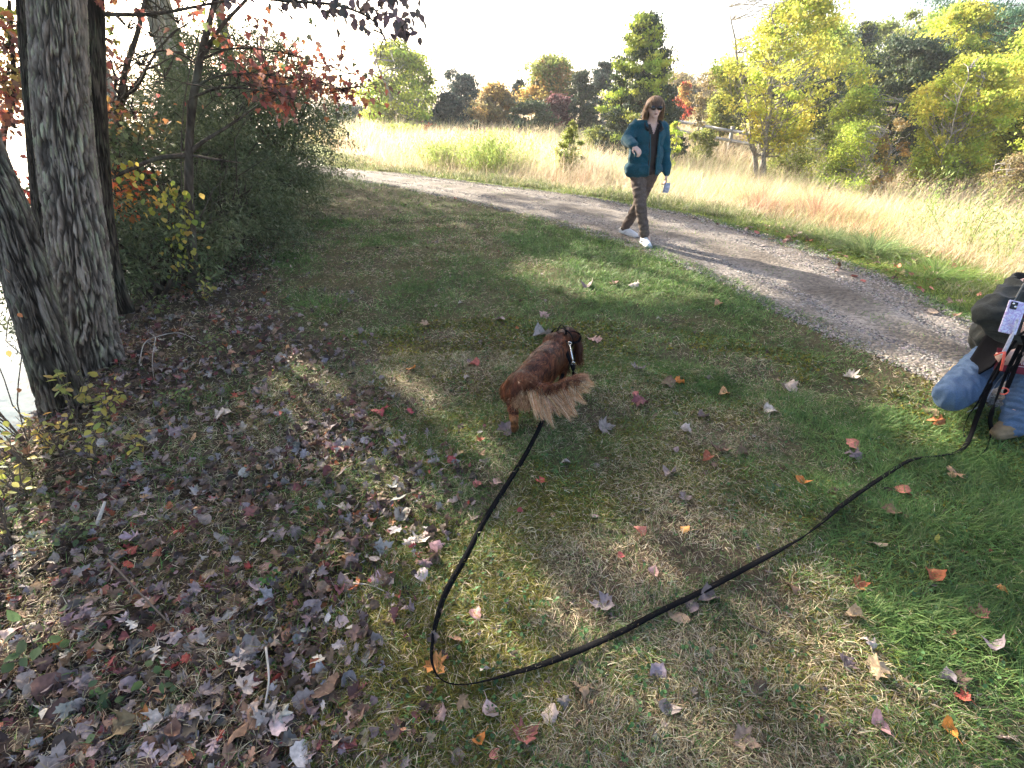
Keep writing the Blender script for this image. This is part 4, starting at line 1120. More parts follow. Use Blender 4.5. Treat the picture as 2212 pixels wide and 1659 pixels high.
# big dark shrubs beside the track
def shrub(label, cx, cy, rx, ry, H, n, pal='darkshrub', group='dark shrubs along the lake bank', size=0.055, low=0.05):
    global OFF
    z0 = float(terrain(cx, cy)); OFF = np.array([cx, cy, z0]); root = empty('lakeside_shrub', label, 'shrub', (cx, cy, z0), group)
    sb = MB(); lb = MB()
    for i in range(16):
        a = rng.uniform(0, 6.28); q = np.array([rx * 0.75 * math.cos(a), ry * 0.75 * math.sin(a), H * rng.uniform(0.5, 0.95)])
        p = limb(sb, (rng.normal(0, 0.12), rng.normal(0, 0.12), -0.1), q, 0.028, 0.007, 0.12, 9, 6, 0.12)
        for j in range(4): limb(sb, p[3 + j], p[3 + j] + rng.normal(0, 0.3, 3) + [0, 0, 0.15], 0.009, 0.003, 0.05, 5, 4, 0.15)
    ncl = n // 60
    a = rng.uniform(0, 2 * math.pi, ncl); ct = rng.uniform(-0.15, 1, ncl); st = np.sqrt(1 - np.clip(ct, 0, 1) ** 2)
    rad = rng.uniform(0.35, 1.0, ncl) ** 0.45
    c = np.stack([rx * st * np.cos(a) * rad, ry * st * np.sin(a) * rad, low * H + (H * (1 - low)) * (np.clip(ct, -.1, 1) * rad * 0.5 + 0.5 * np.clip(ct, 0, 1) * rad + 0.0) + rng.uniform(-0.08, 0.5, ncl) * H * (1 - np.clip(ct, 0, 1))], -1)
    c *= (1 + 0.16 * (fbm(c[:, 0] + 9, c[:, 2] + c[:, 1], 1.6, 5)[:, None] - 0.4))
    for q in c:
        m = 60; L = rng.uniform(0.18, 0.38); d = rng.normal(0, 1, 3); d[2] = abs(d[2]) * 0.6 - 0.1; d /= np.linalg.norm(d)
        t = rng.random((m, 1))
        p = q + d * L * t + rng.normal(0, 0.055, (m, 3))
        b = pick(pal, 1, 0.22)
        leaf_cloud(lb, p, size, np.clip(0.55 * b + 0.45 * pick(pal, m), 0.01, 0.9), narrow=True, droop=0.2)
    sb.build('stems', M['bark_dark'], root); lb.build('foliage', M['shrub'], root); OFF = np.zeros(3)
shrub('broad dark green shrub nearest the oaks behind the slender tree', -3.95, 6.6, 1.15, 1.3, 1.75, 26000)
shrub('tall rounded dark shrub in the middle of the lakeside row', -4.1, 8.7, 1.45, 1.6, 2.45, 46000, size=0.06)
shrub('spreading olive leaved shrub reaching over the track end of the row', -4.75, 11.0, 1.65, 2.0, 2.75, 46000, size=0.065)
shrub('pale tipped shrub at the far end of the row by the track', -6.6, 14.2, 1.6, 2.0, 2.5, 30000, size=0.08)
shrub('low dark shrub behind the massive oak on the bank', -4.6, 5.7, 1.1, 1.0, 1.5, 18000)
shrub('low dark undergrowth between the oaks and the slender tree', -3.35, 4.9, 0.6, 0.7, 0.75, 9000)
shrub('low dark undergrowth at the foot of the nearest broad shrub', -3.5, 6.2, 0.9, 0.8, 0.9, 14000)
shrub('low fringe of leaves under the tall rounded shrub', -3.7, 8.0, 1.1, 1.1, 0.9, 16000)
shrub('yellowing shrub behind the oaks on the water side', -6.0, 8.5, 1.5, 1.3, 2.3, 18000, pal=[(0.11, 0.14, 0.07), (0.16, 0.18, 0.07), (0.10, 0.12, 0.06)], size=0.07)

# tall pale trunks behind the shrubs; their crowns (above the picture) are shaped to shade the lawn
FR = 'tall pale trunks behind the shrubs'
tall = [(-8.6, 15.5, 'tall pale trunk directly left of the slender tree top'), (-9.8, 17.2, 'tall pale trunk second behind the shrubs'), (-8.3, 17.6, 'tall pale trunk seen just right of the slender tree'),
        (-9.4, 13.6, 'tall pale trunk rising left above the olive shrub'), (-11.4, 16.2, 'tall pale trunk left over the yellowing shrub'), (-7.6, 13.0, 'tall thin pale trunk above the middle shrub'), (-8.2, 11.3, 'near pale trunk behind the red maple leaves')]
def shade_want(gx_, gy_):
    "where the crowns let the low sun through (1 = shade)"
    px, py, d = project(np.stack([gx_, gy_, np.zeros_like(gx_)], -1))
    front = d > 0.3
    s = np.full(len(gx_), 0.96)
    lit = np.zeros(len(gx_))
    lit = np.clip(spot_light(gx_, gy_, 6.0) * 1.3, 0, 1)
    # path bands follow the low sun
    u = gx_ * math.cos(R(SUN_AZ)) - gy_ * math.sin(R(SUN_AZ))
    v = gx_ * math.sin(R(SUN_AZ)) + gy_ * math.cos(R(SUN_AZ))
    band = sstep(vnoise(u, v * 0.12, 2.6, 7), 0.58, 0.70)
    dn = gx_ - road_near(gy_); df = gx_ - road_far(gy_)
    onr = sstep(dn, -0.4, 0.1) 
    lit = np.maximum(lit, onr * band * 0.95)
    far_lit = sstep(df, 0.15, 0.8)
    lit = np.maximum(lit, far_lit * np.where(vnoise(u, v * 0.1, 1.9, 8) < 0.36, 0.45, 1.0))
    lit = np.maximum(lit, sstep(df, 1.2, 2.2))
    lit = np.maximum(lit, sstep(dn, -0.3, 0.0) * sstep(gy_, 8.5, 10.5))
    lit = np.maximum(lit, sstep(gy_, 10.0, 12.5) * sstep(dn, -1.2, -0.4))
    return s * (1 - lit)

n = 62000
gX = rng.uniform(-5.0, 6.5, n); gY = rng.uniform(-1.0, 12.5, n)
keep = rng.random(n) < shade_want(gX, gY)
gX, gY = gX[keep], gY[keep]; n = len(gX)
hh = rng.uniform(3.3, 10.5, n)
# crown leaves stand up-sun of the ground each one is to shade
px_ = gX + SD[0] / SD[2] * hh; py_ = gY + SD[1] / SD[2] * hh
low = hh < 1.75 + 0.150 * py_
hh = np.where(low, 1.75 + 0.150 * py_ + rng.uniform(0.1, 5.0, n), hh)
px_ = gX + SD[0] / SD[2] * hh; py_ = gY + SD[1] / SD[2] * hh
ok = (hh > 1.7 + 0.148 * py_)
L3 = np.stack([px_, py_, hh], -1)[ok]
tx = np.array([(t[0], t[1]) for t in tall] + [(T1.location.x, T1.location.y + 0.6), (T2.location.x, T2.location.y + 0.5)])
idx = np.argmin(((L3[:, None, :2] - tx[None]) ** 2).sum(-1), axis=1)
for i, (x, y, lab) in enumerate(tall):
    z0 = float(terrain(x, y)); root = empty('poplar_tree', lab, 'tree', (x, y, z0), FR)
    o = np.array(root.location)
    tb = MB(); rr = 0.17 if i < 5 else 0.10
    tp = smooth_path([(x, y, z0 - 0.2), (x + 0.1, y, 2), (x + 0.2, y - 0.1, 5), (x + 0.5, y, 8), (x + 0.8, y, 11)], 40)
    tube(tb, tp, np.linspace(rr, 0.05, 40), 12)
    sel = L3[idx == i]
    for k in range(min(26, len(sel) // 60 + 1)):
        if len(sel) == 0: break
        q = sel[rng.integers(len(sel))]
        hb = max(3.8 + 0.1 * y, q[2] - 1.4); j = int(np.argmin(np.abs(tp[:, 2] - hb)))
        qq = q - (q - tp[j]) * 0.1
        if qq[2] > 1.7 + 0.15 * qq[1] + 0.1 and sun_gap(tp[j] + (qq - tp[j]) * np.linspace(0, 1, 12)[:, None]).all(): limb(tb, tp[j], qq, 0.05, 0.012, 0.02, 8, 6, 0.06)
    tb.build('trunk', M['bark_grey'], root, off=o)
    if len(sel):
        cb = MB(); leaf_cloud(cb, sel, 0.21, pick([(0.34, 0.34, 0.07), (0.26, 0.30, 0.06), (0.45, 0.36, 0.08)], len(sel)))
        cb.build('crown', M['leaf'], root, off=o)
for t, i in ((T1, len(tall)), (T2, len(tall) + 1)):
    sel = L3[idx == i]; o = np.array(t.location)
    extra = o + np.array([0.3, 0.6, 0]) + rng.normal(0, 1, (5000, 3)) * [1.3, 1.1, 1.0] + [0, 0, 6.0]
    extra = extra[extra[:, 2] > 1.8 + 0.16 * np.clip(extra[:, 1], 0, 50) + 1.0]
    cb = MB()
    if i == len(tall): sel = np.concatenate([sel, extra])
    if len(sel) == 0: continue
    leaf_cloud(cb, sel, 0.16, pick([(0.25, 0.28, 0.06), (0.40, 0.30, 0.07), (0.35, 0.16, 0.06)], len(sel)))
    cb.build('crown', M['leaf'], t, off=o)
# ================================================================ FALLEN LEAVES
def outline(kind):
    if kind == 'maple':
        half = [(0.0, 0.0), (0.10, 0.03), (0.30, -0.08), (0.33, 0.10), (0.52, 0.13), (0.40, 0.28), (0.58, 0.50), (0.42, 0.50), (0.34, 0.47), (0.20, 0.50), (0.25, 0.72), (0.13, 0.74), (0.0, 1.0)]
    elif kind == 'oak':
        half = [(0.0, 0.0), (0.05, 0.10), (0.20, 0.12), (0.19, 0.20), (0.08, 0.24), (0.12, 0.34), (0.32, 0.40), (0.30, 0.50), (0.10, 0.50), (0.12, 0.60), (0.27, 0.70), (0.22, 0.78), (0.09, 0.78), (0.12, 0.90), (0.0, 1.0)]
    elif kind == 'oval':
        half = [(0.0, 0.0), (0.12, 0.08), (0.25, 0.25), (0.31, 0.45), (0.27, 0.65), (0.15, 0.85), (0.05, 0.96), (0.0, 1.05)]
    else:  # broad, soft lobed
        half = [(0.0, 0.0), (0.25, 0.0), (0.42, 0.15), (0.40, 0.32), (0.50, 0.48), (0.35, 0.58), (0.30, 0.75), (0.14, 0.85), (0.0, 1.0)]
    return np.array(half + [(-x, y) for x, y in half[1:-1]][::-1])

def leaf_template(kind, curl=1.0, seed=0):
    r = np.random.default_rng(seed)
    O = outline(kind); n = len(O); O = O + r.normal(0, 0.022, O.shape)
    c = np.array([0, 0.42]); rings = [O, c + (O - c) * 0.62, c + (O - c) * 0.28]
    P = np.concatenate(rings + [c[None]])
    x, y = P[:, 0], P[:, 1] - 0.45
    a = r.uniform(0, math.pi); k1, k2 = r.uniform(-1.6, 2.4) * curl, r.uniform(-1.0, 1.6) * curl
    u, v = x * math.cos(a) + y * math.sin(a), -x * math.sin(a) + y * math.cos(a)
    z = 0.5 * k1 * u * u + 0.4 * k2 * v * v + 0.05 * curl * np.sin(9 * u + r.uniform(0, 6)) * np.cos(8 * v + r.uniform(0, 6)) + 0.10 * curl * np.abs(x) + r.normal(0, 0.012 * curl, len(x))
    # strong rolling pulls the rim inwards
    sh = 1 - 0.20 * np.clip(np.abs(z) * 1.3, 0, 1)
    V = np.stack([x * sh, y * sh, z - z.min() * 0.75], -1)
    j = np.arange(n); jn = (j + 1) % n; F4 = []
    for k in range(2): F4.append(np.stack([k * n + j, k * n + jn, (k + 1) * n + jn, (k + 1) * n + j], -1))
    F3 = np.stack([np.full(n, 3 * n), 2 * n + j, 2 * n + jn], -1)
    # stem
    s0 = len(V); b = V[0]
    d = np.array([r.normal(0, 0.15), -0.30, 0.06])
    S = np.array([b + [0.010, 0, 0.004], b + [-0.010, 0, 0.004], b + d + [-0.008, 0, 0], b + d + [0.008, 0, 0]])
    V = np.concatenate([V, S]); F4.append(np.array([[s0, s0 + 1, s0 + 2, s0 + 3]]))
    shade = np.ones(len(V)); shade[3 * n] = 1.12; shade[:n] = 0.92; shade[2 * n:3 * n] = 1.06
    return V, [np.concatenate(F4), F3], shade
TEMPL = [(k, leaf_template(k, c, 100 + i * 7 + int(c * 10))) for i, k in enumerate(['maple', 'maple', 'oak', 'oval', 'broad', 'broad', 'maple', 'oak']) for c in (0.5, 1.1, 1.9)]
LP = {
 'mauve': [(0.28, 0.215, 0.20), (0.34, 0.27, 0.25), (0.23, 0.175, 0.165)],
 'grey': [(0.27, 0.24, 0.235), (0.20, 0.175, 0.17), (0.34, 0.30, 0.29)],
 'pale': [(0.50, 0.42, 0.36), (0.56, 0.48, 0.43)],
 'tan': [(0.36, 0.25, 0.16), (0.42, 0.30, 0.20), (0.33, 0.22, 0.15)],
 'darkbrown': [(0.085, 0.055, 0.042), (0.12, 0.075, 0.055), (0.065, 0.045, 0.038)],
 'brown': [(0.19, 0.115, 0.075), (0.16, 0.10, 0.075), (0.22, 0.14, 0.09)],
 'orange': [(0.62, 0.24, 0.06), (0.66, 0.30, 0.10)],
 'rust': [(0.42, 0.14, 0.06), (0.36, 0.12, 0.06)],
 'coral': [(0.62, 0.22, 0.17), (0.58, 0.20, 0.15)],
 'red': [(0.45, 0.09, 0.07), (0.38, 0.08, 0.08)],
 'pink': [(0.62, 0.38, 0.34), (0.58, 0.34, 0.31)],
 'maroon': [(0.20, 0.075, 0.075), (0.26, 0.10, 0.09)],
 'yellow': [(0.62, 0.50, 0.10), (0.66, 0.55, 0.16)],
 'peach': [(0.62, 0.36, 0.20), (0.60, 0.32, 0.18)],
}
LITTER_MIX = ['mauve'] * 9 + ['grey'] * 7 + ['darkbrown'] * 16 + ['brown'] * 9 + ['tan'] * 3 + ['pale'] * 1 + ['maroon'] * 4 + ['rust'] * 1 + ['red', 'peach']
def leaf_cols(n, mix):
    ks = rng.integers(0, len(mix), n); out = np.zeros((n, 3))
    for i in range(n): 
        p = LP[mix[ks[i]]]; out[i] = p[rng.integers(len(p))]
    return np.clip(out * (1 + rng.normal(0, 0.16, (n, 1))) * (1 + rng.normal(0, 0.05, (n, 3))), 0.01, 0.85)

def litter_batch(mb, x, y, size, mix, lift=0.02, tilt=0.35):
    size = size * 0.94
    n = len(x); c = leaf_cols(n, mix) * 0.84; t = rng.integers(0, len(TEMPL), n)
    z = terrain(x, y) + rng.uniform(0.003, lift, n)
    pos = np.stack([x, y, z], -1)
    Mx = rotmats(rng.uniform(0, 6.28, n), rng.normal(0, tilt, n), rng.normal(0, tilt, n))
    flip = rng.random(n) < 0.35
    for k, (kind, (V, F, sh)) in enumerate(TEMPL):
        s = t == k
        if not s.any(): continue
        m = s.sum(); kk = len(V)
        VV = np.einsum('nij,nkj->nki', Mx[s], V[None] * size[s][:, None, None]) + pos[s][:, None, :]
        Fs = [(f[None] + (np.arange(m) * kk)[:, None, None]).reshape(-1, f.shape[1]) for f in F]
        mb.add(VV.reshape(-1, 3), Fs, (c[s][:, None, :] * sh[None, :, None]).reshape(-1, 3))

# dense litter by the bank (past the individually placed ones it cannot be counted)
x, y, r = sample_polar(62000, 0.5, 9.0, -66, 30, 0.75)
ok = in_view(x, y, 0.0, 120) & (x > bank_x(y) - 1.2) & (x < road_near(y) - 0.1)
lw = litter_w(x, y)
dens = lw * (1 - 0.55 * sstep(y, 2.2, 4.5)) * (0.35 + 0.9 * sstep(fbm(x, y, 2.6, 121), 0.36, 0.60))
ok &= rng.random(len(x)) < dens
x, y = x[ok], y[ok]
mb = MB(); litter_batch(mb, x, y, (0.018 + 0.042 * rng.random(len(x)) ** 1.5) * (1 + 0.04 * y), LITTER_MIX, 0.030, 0.6)
# thin scatter on the lawn, verge and track edges
x, y, r = sample_polar(4200, 0.6, 16.0, -50, 62, 1.0)
ok = in_view(x, y) & (x > bank_x(y)) & (x < road_far(y) + 1.6) & (rng.random(len(x)) < 0.30 + 0.5 * sstep(1.2 - x, -1, 3))
inroad = (x > road_near(y)) & (x < road_far(y)); ok &= ~(inroad & (rng.random(len(x)) < 0.92))
ok &= rng.random(len(x)) < 0.75
x, y = x[ok], y[ok]
litter_batch(mb, x, y, (0.014 + 0.030 * rng.random(len(x)) ** 1.3) * (1 + 0.03 * y), LITTER_MIX + ['tan', 'mauve', 'grey', 'pale'] * 2, 0.012, 0.35)
# drift of leaves on the verge beyond the track
for (cx, cy, m, sp) in [(1690, 505, 22, 0.25), (1750, 525, 26, 0.28), (1900, 570, 30, 0.3), (1960, 590, 26, 0.28), (2040, 640, 22, 0.3), (2080, 600, 18, 0.3), (1620, 490, 10, 0.3)]:
    g = G(cx, cy); x = g[0] + rng.normal(0, sp, m); y = g[1] + rng.normal(0, sp, m)
    litter_batch(mb, x, y, rng.uniform(0.05, 0.09, m), ['tan', 'pale', 'pink', 'coral', 'brown', 'peach', 'mauve'], 0.05, 0.3)
tag(mb.build('leaf_litter', M['litter']), 'carpet of small dull fallen leaves and fragments over lawn and bank', 'leaf litter', kind='stuff')

SPEC = [  # px, py, size px, kind, palette, label
 (1075, 1045, 36, 'oval', 'pink', 'smooth pink oval leaf beside the leash below the dog'), (1033, 1053, 24, 'broad', 'coral', 'small coral leaf left of the smooth pink oval leaf'),
 (1165, 1043, 24, 'maple', 'red', 'small red brown leaf right of the smooth pink oval leaf'), (1378, 1153, 30, 'broad', 'coral', 'coral red leaf lying alone right of the leash in the middle lawn'),
 (1478, 1148, 24, 'broad', 'orange', 'orange leaf just right of the coral red leaf in the middle lawn'), (1408, 1241, 40, 'oval', 'pink', 'pale pinkish tan oval leaf on moss in the middle lawn'),
 (1298, 1312, 56, 'maple', 'mauve', 'large mauve maple leaf inside the bend of the leash'), (1030, 1332, 32, 'broad', 'pink', 'light pink leaf just right of the slack leash'),
 (945, 1446, 52, 'maple', 'orange', 'orange tan maple leaf under the leash bend'), (1055, 1546, 62, 'oval', 'pale', 'whitish shredded leaf like splintered wood near the bottom'),
 (1418, 1454, 44, 'broad', 'grey', 'crumpled pale grey leaf below the leash'), (1255, 1502, 52, 'maple', 'tan', 'tan maple leaf with long stalk pointing up near the bottom'),
 (1190, 1548, 44, 'broad', 'pale', 'pale rounded leaf in the bottom middle'), (1215, 1526, 36, 'maple', 'mauve', 'mauve leaf tucked behind the pale rounded leaf'),
 (1142, 1592, 62, 'maple', 'maroon', 'large dark maroon crumpled leaf at the bottom middle'), (1040, 1602, 40, 'oval', 'orange', 'orange brown leaf standing up at the bottom'),
 (1067, 1636, 34, 'oval', 'coral', 'half red half pale leaf at the bottom edge'), (1432, 1535, 58, 'oval', 'mauve', 'rolled mauve leaf with curled rims near the bottom'),
 (1494, 1312, 50, 'oval', 'mauve', 'long rolled mauve leaf touching the leash from below'), (1528, 1297, 46, 'broad', 'mauve', 'flat mauve leaf against the lower side of the leash'),
 (1462, 1338, 52, 'oval', 'tan', 'narrow curled tan leaf below the leash pair'), (1728, 1045, 40, 'oval', 'orange', 'orange brown oval leaf above the leash on the right lawn'),
 (1841, 966, 36, 'broad', 'coral', 'coral leaf lying on a pale leaf at right'), (1838, 990, 38, 'maple', 'mauve', 'pale leaf partly under the coral leaf at right'),
 (1950, 1066, 38, 'broad', 'coral', 'coral leaf in green grass below the right leash curve'), (2055, 1030, 34, 'maple', 'peach', 'peach coloured leaf near the right edge below the leash'),
 (1925, 1108, 38, 'broad', 'brown', 'folded brown leaf below the coral leaf at right'), (2022, 1177, 30, 'oval', 'yellow', 'bright yellow leaf in the right hand lawn'),
 (1886, 1180, 46, 'oval', 'tan', 'upright rolled tan leaf in the right hand lawn'), (2012, 1248, 44, 'broad', 'rust', 'rust coloured leaf below the bright yellow leaf'),
 (1858, 1266, 34, 'maple', 'rust', 'rust leaf with a pale fold on the right lawn'), (2162, 1281, 24, 'broad', 'orange', 'small orange leaf near the right edge'),
 (2105, 1328, 44, 'maple', 'maroon', 'dark maroon leaf on bright grass near the right edge'), (2147, 1402, 50, 'broad', 'grey', 'pale grey leaf over tan leaves near the right edge'),
 (2068, 1477, 44, 'maple', 'brown', 'brown leaf beside a grey leaf in the lower right'), (2042, 1474, 40, 'broad', 'grey', 'grey leaf leaning on the brown one in the lower right'),
 (2072, 1510, 36, 'maple', 'red', 'crimson leaf below the brown and grey pair'), (2048, 1582, 48, 'oval', 'orange', 'bright orange leaf in the sunny lower right corner'),
 (2172, 1600, 60, 'oak', 'pale', 'pale lobed oak leaf in the sunny lower right corner'), (1898, 1576, 60, 'oval', 'pink', 'big pale pinkish leaf near the bottom right'),
 (1612, 1605, 56, 'maple', 'tan', 'ragged tan leaf near the bottom edge right of centre'), (1897, 1452, 52, 'maple', 'tan', 'tan maple leaf below a bright grass tuft'),
 (1823, 1440, 44, 'maple', 'mauve', 'pale mauve maple leaf left of the bright grass tuft'), (1870, 1395, 36, 'maple', 'pale', 'pale torn leaf above the mauve maple leaf'),
 (1630, 1490, 50, 'oval', 'darkbrown', 'dark brown leaf with a tan rim on the lower right lawn'), (1844, 1335, 38, 'broad', 'tan', 'tan rounded leaf in the middle of the right lawn'),
 (1706, 1273, 38, 'broad', 'brown', 'brown leaf right of the leash on the mossy lawn'), (1600, 985, 30, 'broad', 'brown', 'small dull leaf above the leash in the shade'),
 (1555, 975, 46, 'maple', 'brown', 'brown maple leaf with an upturned tip on the right lawn'), (1527, 992, 28, 'broad', 'rust', 'small rust leaf left of the brown upturned leaf'),
 (1665, 890, 34, 'broad', 'pale', 'flat pale leaf on the lawn between dog and kneeling person'), (1385, 875, 40, 'maple', 'maroon', 'purple brown leaf right of the dog tail'),
 (1372, 856, 24, 'oval', 'coral', 'orange red leaf tip above the purple brown leaf'), (1467, 831, 26, 'broad', 'orange', 'vivid orange leaf on the lawn right of the dog'),
 (1445, 833, 36, 'broad', 'brown', 'dull brown leaf beside the vivid orange leaf'), (1562, 853, 24, 'broad', 'peach', 'little peach leaf on the lawn right of the vivid orange one'),
 (1308, 926, 40, 'maple', 'mauve', 'pale mauve maple leaf below the dog tail'), (1518, 904, 28, 'broad', 'mauve', 'mauve leaf halfway between tail and kneeling person'),
 (1284, 737, 34, 'oak', 'pink', 'pink toothed leaf just right of the dog head'), (1168, 728, 44, 'broad', 'grey', 'large pale grey leaf just left of the dog neck'),
 (1097, 934, 44, 'maple', 'mauve', 'pale maple leaf under the left hind paw of the dog'), (1025, 791, 26, 'broad', 'coral', 'coral brown leaf left of the dog back'),
 (888, 801, 34, 'oval', 'orange', 'orange oval leaf in the lawn left of the dog'), (1175, 683, 24, 'maple', 'pink', 'light pink leaf behind the dog head'), (1080, 693, 24, 'broad', 'mauve', 'pale leaf left behind the dog head'),
 (1550, 661, 20, 'broad', 'peach', 'peach leaf near the track edge'), (1380, 800, 36, 'maple', 'mauve', 'greyish purple leaf pair right of the dog head'), (1702, 845, 40, 'broad', 'pale', 'pale upright leaf at the track side lawn'),
 (1842, 818, 36, 'maple', 'pale', 'whitish leaf pair on the track side lawn'), (2018, 917, 34, 'maple', 'rust', 'rust red leaf just below the knee of the kneeling person'), (2008, 893, 40, 'oval', 'tan', 'curled tan leaf next to the knee on the grass'),
 (1270, 622, 34, 'broad', 'mauve', 'mauve leaf on the green band above the dog'), (1325, 615, 22, 'maple', 'pink', 'small pink leaf right of the mauve leaf above the dog'), (1370, 620, 24, 'maple', 'pale', 'pale leaf at the right end of the row above the dog'),
 (920, 705, 40, 'oak', 'tan', 'upright tan oak leaf in the upper left lawn'), (490, 905, 50, 'maple', 'pale', 'pale lobed maple leaf in the litter below the oaks'), (512, 935, 46, 'maple', 'pale', 'second pale ragged leaf below the lobed one'),
 (825, 898, 40, 'maple', 'red', 'dark red leaf at the edge of the sunny patch'), (845, 855, 34, 'oak', 'mauve', 'lilac star shaped leaf above the sunny patch'), (570, 850, 36, 'broad', 'mauve', 'mauve leaf in the litter right of the oak roots'),
 (463, 1080, 34, 'oval', 'coral', 'coral oval leaf in the litter at left'), (686, 1180, 28, 'oval', 'coral', 'coral orange leaf in the middle of the litter'), (766, 1270, 36, 'maple', 'rust', 'rust maple leaf at the end of a thin pale stick'),
 (425, 1272, 38, 'maple', 'rust', 'rusty curled leaf in the left litter'), (312, 1291, 32, 'oval', 'orange', 'orange pointed leaf in the left litter'), (612, 1330, 36, 'oval', 'peach', 'folded peach leaf in the litter left of the leash'),
 (406, 1592, 96, 'oak', 'mauve', 'large lilac oak leaf at the bottom left'), (548, 1578, 92, 'maple', 'brown', 'very large glossy brown maple leaf at the bottom left'), (312, 1568, 62, 'maple', 'orange', 'folded orange brown leaf left of the lilac oak leaf'),
 (600, 1566, 66, 'maple', 'pale', 'pale ragged leaf right of the very large brown leaf'), (606, 1476, 50, 'oval', 'maroon', 'pinkish maroon leaf above the very large brown leaf'), (935, 1196, 46, 'broad', 'pink', 'dusky pink leaf below the pale leaf left of the leash'),
 (912, 1168, 44, 'maple', 'pale', 'pale leaf above the dusky pink leaf'), (893, 1176, 36, 'maple', 'pale', 'pale leaf at the left of the pale pair'), (910, 1245, 36, 'broad', 'pale', 'pale round leaf below the dusky pink leaf'),
 (870, 1116, 44, 'broad', 'grey', 'pale grey leaf at the left of the sunny moss'), (812, 1257, 38, 'broad', 'pale', 'pale pointed leaf by the end of the thin stick'), (812, 1400, 42, 'broad', 'grey', 'grey lobed leaf left of the leash bend'),
 (742, 1100, 50, 'oval', 'pale', 'long pale curled leaf in the litter edge'), (660, 1380, 40, 'broad', 'grey', 'broad grey leaf in the dark lower litter'), (495, 1590, 40, 'maple', 'darkbrown', 'blackish leaf between the lilac and the large brown leaf'),
 (1010, 820, 18, 'maple', 'mauve', 'tiny lilac leaf beside the dog flank'), (1220, 1003, 26, 'broad', 'grey', 'small grey leaf right of the leash below the tail'), (1445, 1028, 34, 'broad', 'mauve', 'mauve leaf in the shaded middle lawn'),
 (1475, 1080, 32, 'maple', 'mauve', 'mauve maple leaf below its neighbour in the middle lawn'), (1480, 935, 30, 'broad', 'pale', 'pale leaf in the lawn above the mauve pair'), (800, 1020, 34, 'maple', 'grey', 'grey leaf at the edge of the litter below the sunny patch'),
]
def leaf_obj(p, size, templ, colr, label, group, az=None, tilt=0.15, lift=0.012):
    V, F, sh = templ
    o = mesh_np('fallen_leaf', V * size, F, M['litter'], None, np.clip(np.asarray(colr)[None] * sh[:, None], 0, 0.9))
    o.location = (p[0], p[1], float(terrain(p[0], p[1])) + lift)
    o.rotation_euler = (rng.normal(0, tilt), rng.normal(0, tilt), rng.uniform(0, 6.28) if az is None else az)
    return tag(o, label, 'leaf', group)
for i, (px, py, sz, kind, pal, lab) in enumerate(SPEC):
    p = on_ground(px, py)
    dep = float(project(p)[2][0])
    cand = [t for k, t in TEMPL if k == kind]
    t = cand[1 + i % 2]
    c = pick(LP[pal], 1, 0.08)[0]
    leaf_obj(p, sz / FPX * dep * 0.98, t, c * 0.88, lab, 'conspicuous fallen leaves', None, 0.28, 0.009)
# the 190 largest ordinary leaves
cnt = 0; GRP = {'mauve': 'mauve brown', 'grey': 'grey', 'brown': 'plain brown', 'darkbrown': 'blackish brown', 'pale': 'bleached pale'}
lst = list(GRP)
while cnt < 185:
    px, py = rng.uniform(20, 1000), rng.uniform(880, 1655) ** 1.0
    if rng.random() > (py / 1655) ** 2: continue
    p = on_ground(px, py)
    if litter_w(p[0], p[1]) < 0.5: continue
    k = lst[rng.choice(len(lst), p=[0.30, 0.24, 0.20, 0.19, 0.07])]
    zone = ('just below the oak roots' if py < 1080 and px < 420 else 'beside the sunny patch' if py < 1080 else 'along the left bank edge' if px < 230 else 'at the bottom left of the litter' if px < 430 and py > 1380
            else 'in the middle of the litter' if px < 560 and py <= 1380 else 'near the very large brown leaf' if py > 1380 and px < 700 else 'at the litter edge by the slack leash' if px >= 700 else 'where litter thins towards the lawn')
    tk, tv_ = TEMPL[rng.integers(len(TEMPL))]
    big = rng.random() < 0.4
    shp = {'maple': 'pointed lobed', 'oak': 'deeply lobed', 'oval': 'oval', 'broad': 'rounded'}[tk]
    lab = f"{'large' if big else 'small'} {GRP[k]} {shp} leaf {zone}"
    leaf_obj(p, rng.uniform(0.064, 0.085) if big else rng.uniform(0.045, 0.06), tv_, pick(LP[k], 1, 0.12)[0], lab, lab.replace(' leaf ', ' leaves '), None, 0.4, 0.030)
    cnt += 1

# ---- twigs
def twig(label, pts, r, fork=None, mat='twig', colr=None):
    P = [on_ground(px, py, dz) for px, py, dz in pts]
    o = np.array([P[0][0], P[0][1], P[0][2]])
    mb = MB(); tube(mb, smooth_path(P, 24), np.linspace(r, r * 0.5, 24), 6)
    for f in (fork or []):
        Q = [on_ground(px, py, dz) for px, py, dz in f]; tube(mb, smooth_path(Q, 14), np.linspace(r * 0.8, r * 0.3, 14), 5)
    ob = mb.build('twig', mat if not isinstance(mat, str) else M[mat], None, True, off=o); ob.location = tuple(o)
    return tag(ob, label, 'twig', 'twigs on the ground')
pale_tw = mat_simple('pale_twig', (0.42, 0.38, 0.32), 0.8, 40)
twig('pale forked twig arching over the litter by the oak roots', [(300, 790, 0.0), (318, 762, 0.07), (345, 752, 0.09), (395, 735, 0.06), (440, 745, 0.0)], 0.004, [[(345, 752, 0.09), (332, 790, 0.03), (337, 845, 0.0)], [(345, 752, 0.09), (328, 742, 0.10)]], pale_tw)
twig('thin pale stick beside the rust maple leaf', [(765, 1268, 0.02), (800, 1272, 0.02), (848, 1290, 0.015)], 0.0035, None, pale_tw)
twig('bent grey twig standing in the litter at the bottom left', [(590, 1440, 0.10), (592, 1500, 0.07), (572, 1556, 0.02), (590, 1568, 0.02)], 0.0035, None, pale_tw)
twig('dark stick lying in the left litter', [(380, 1370, 0.02), (450, 1430, 0.03), (500, 1475, 0.02)], 0.005)
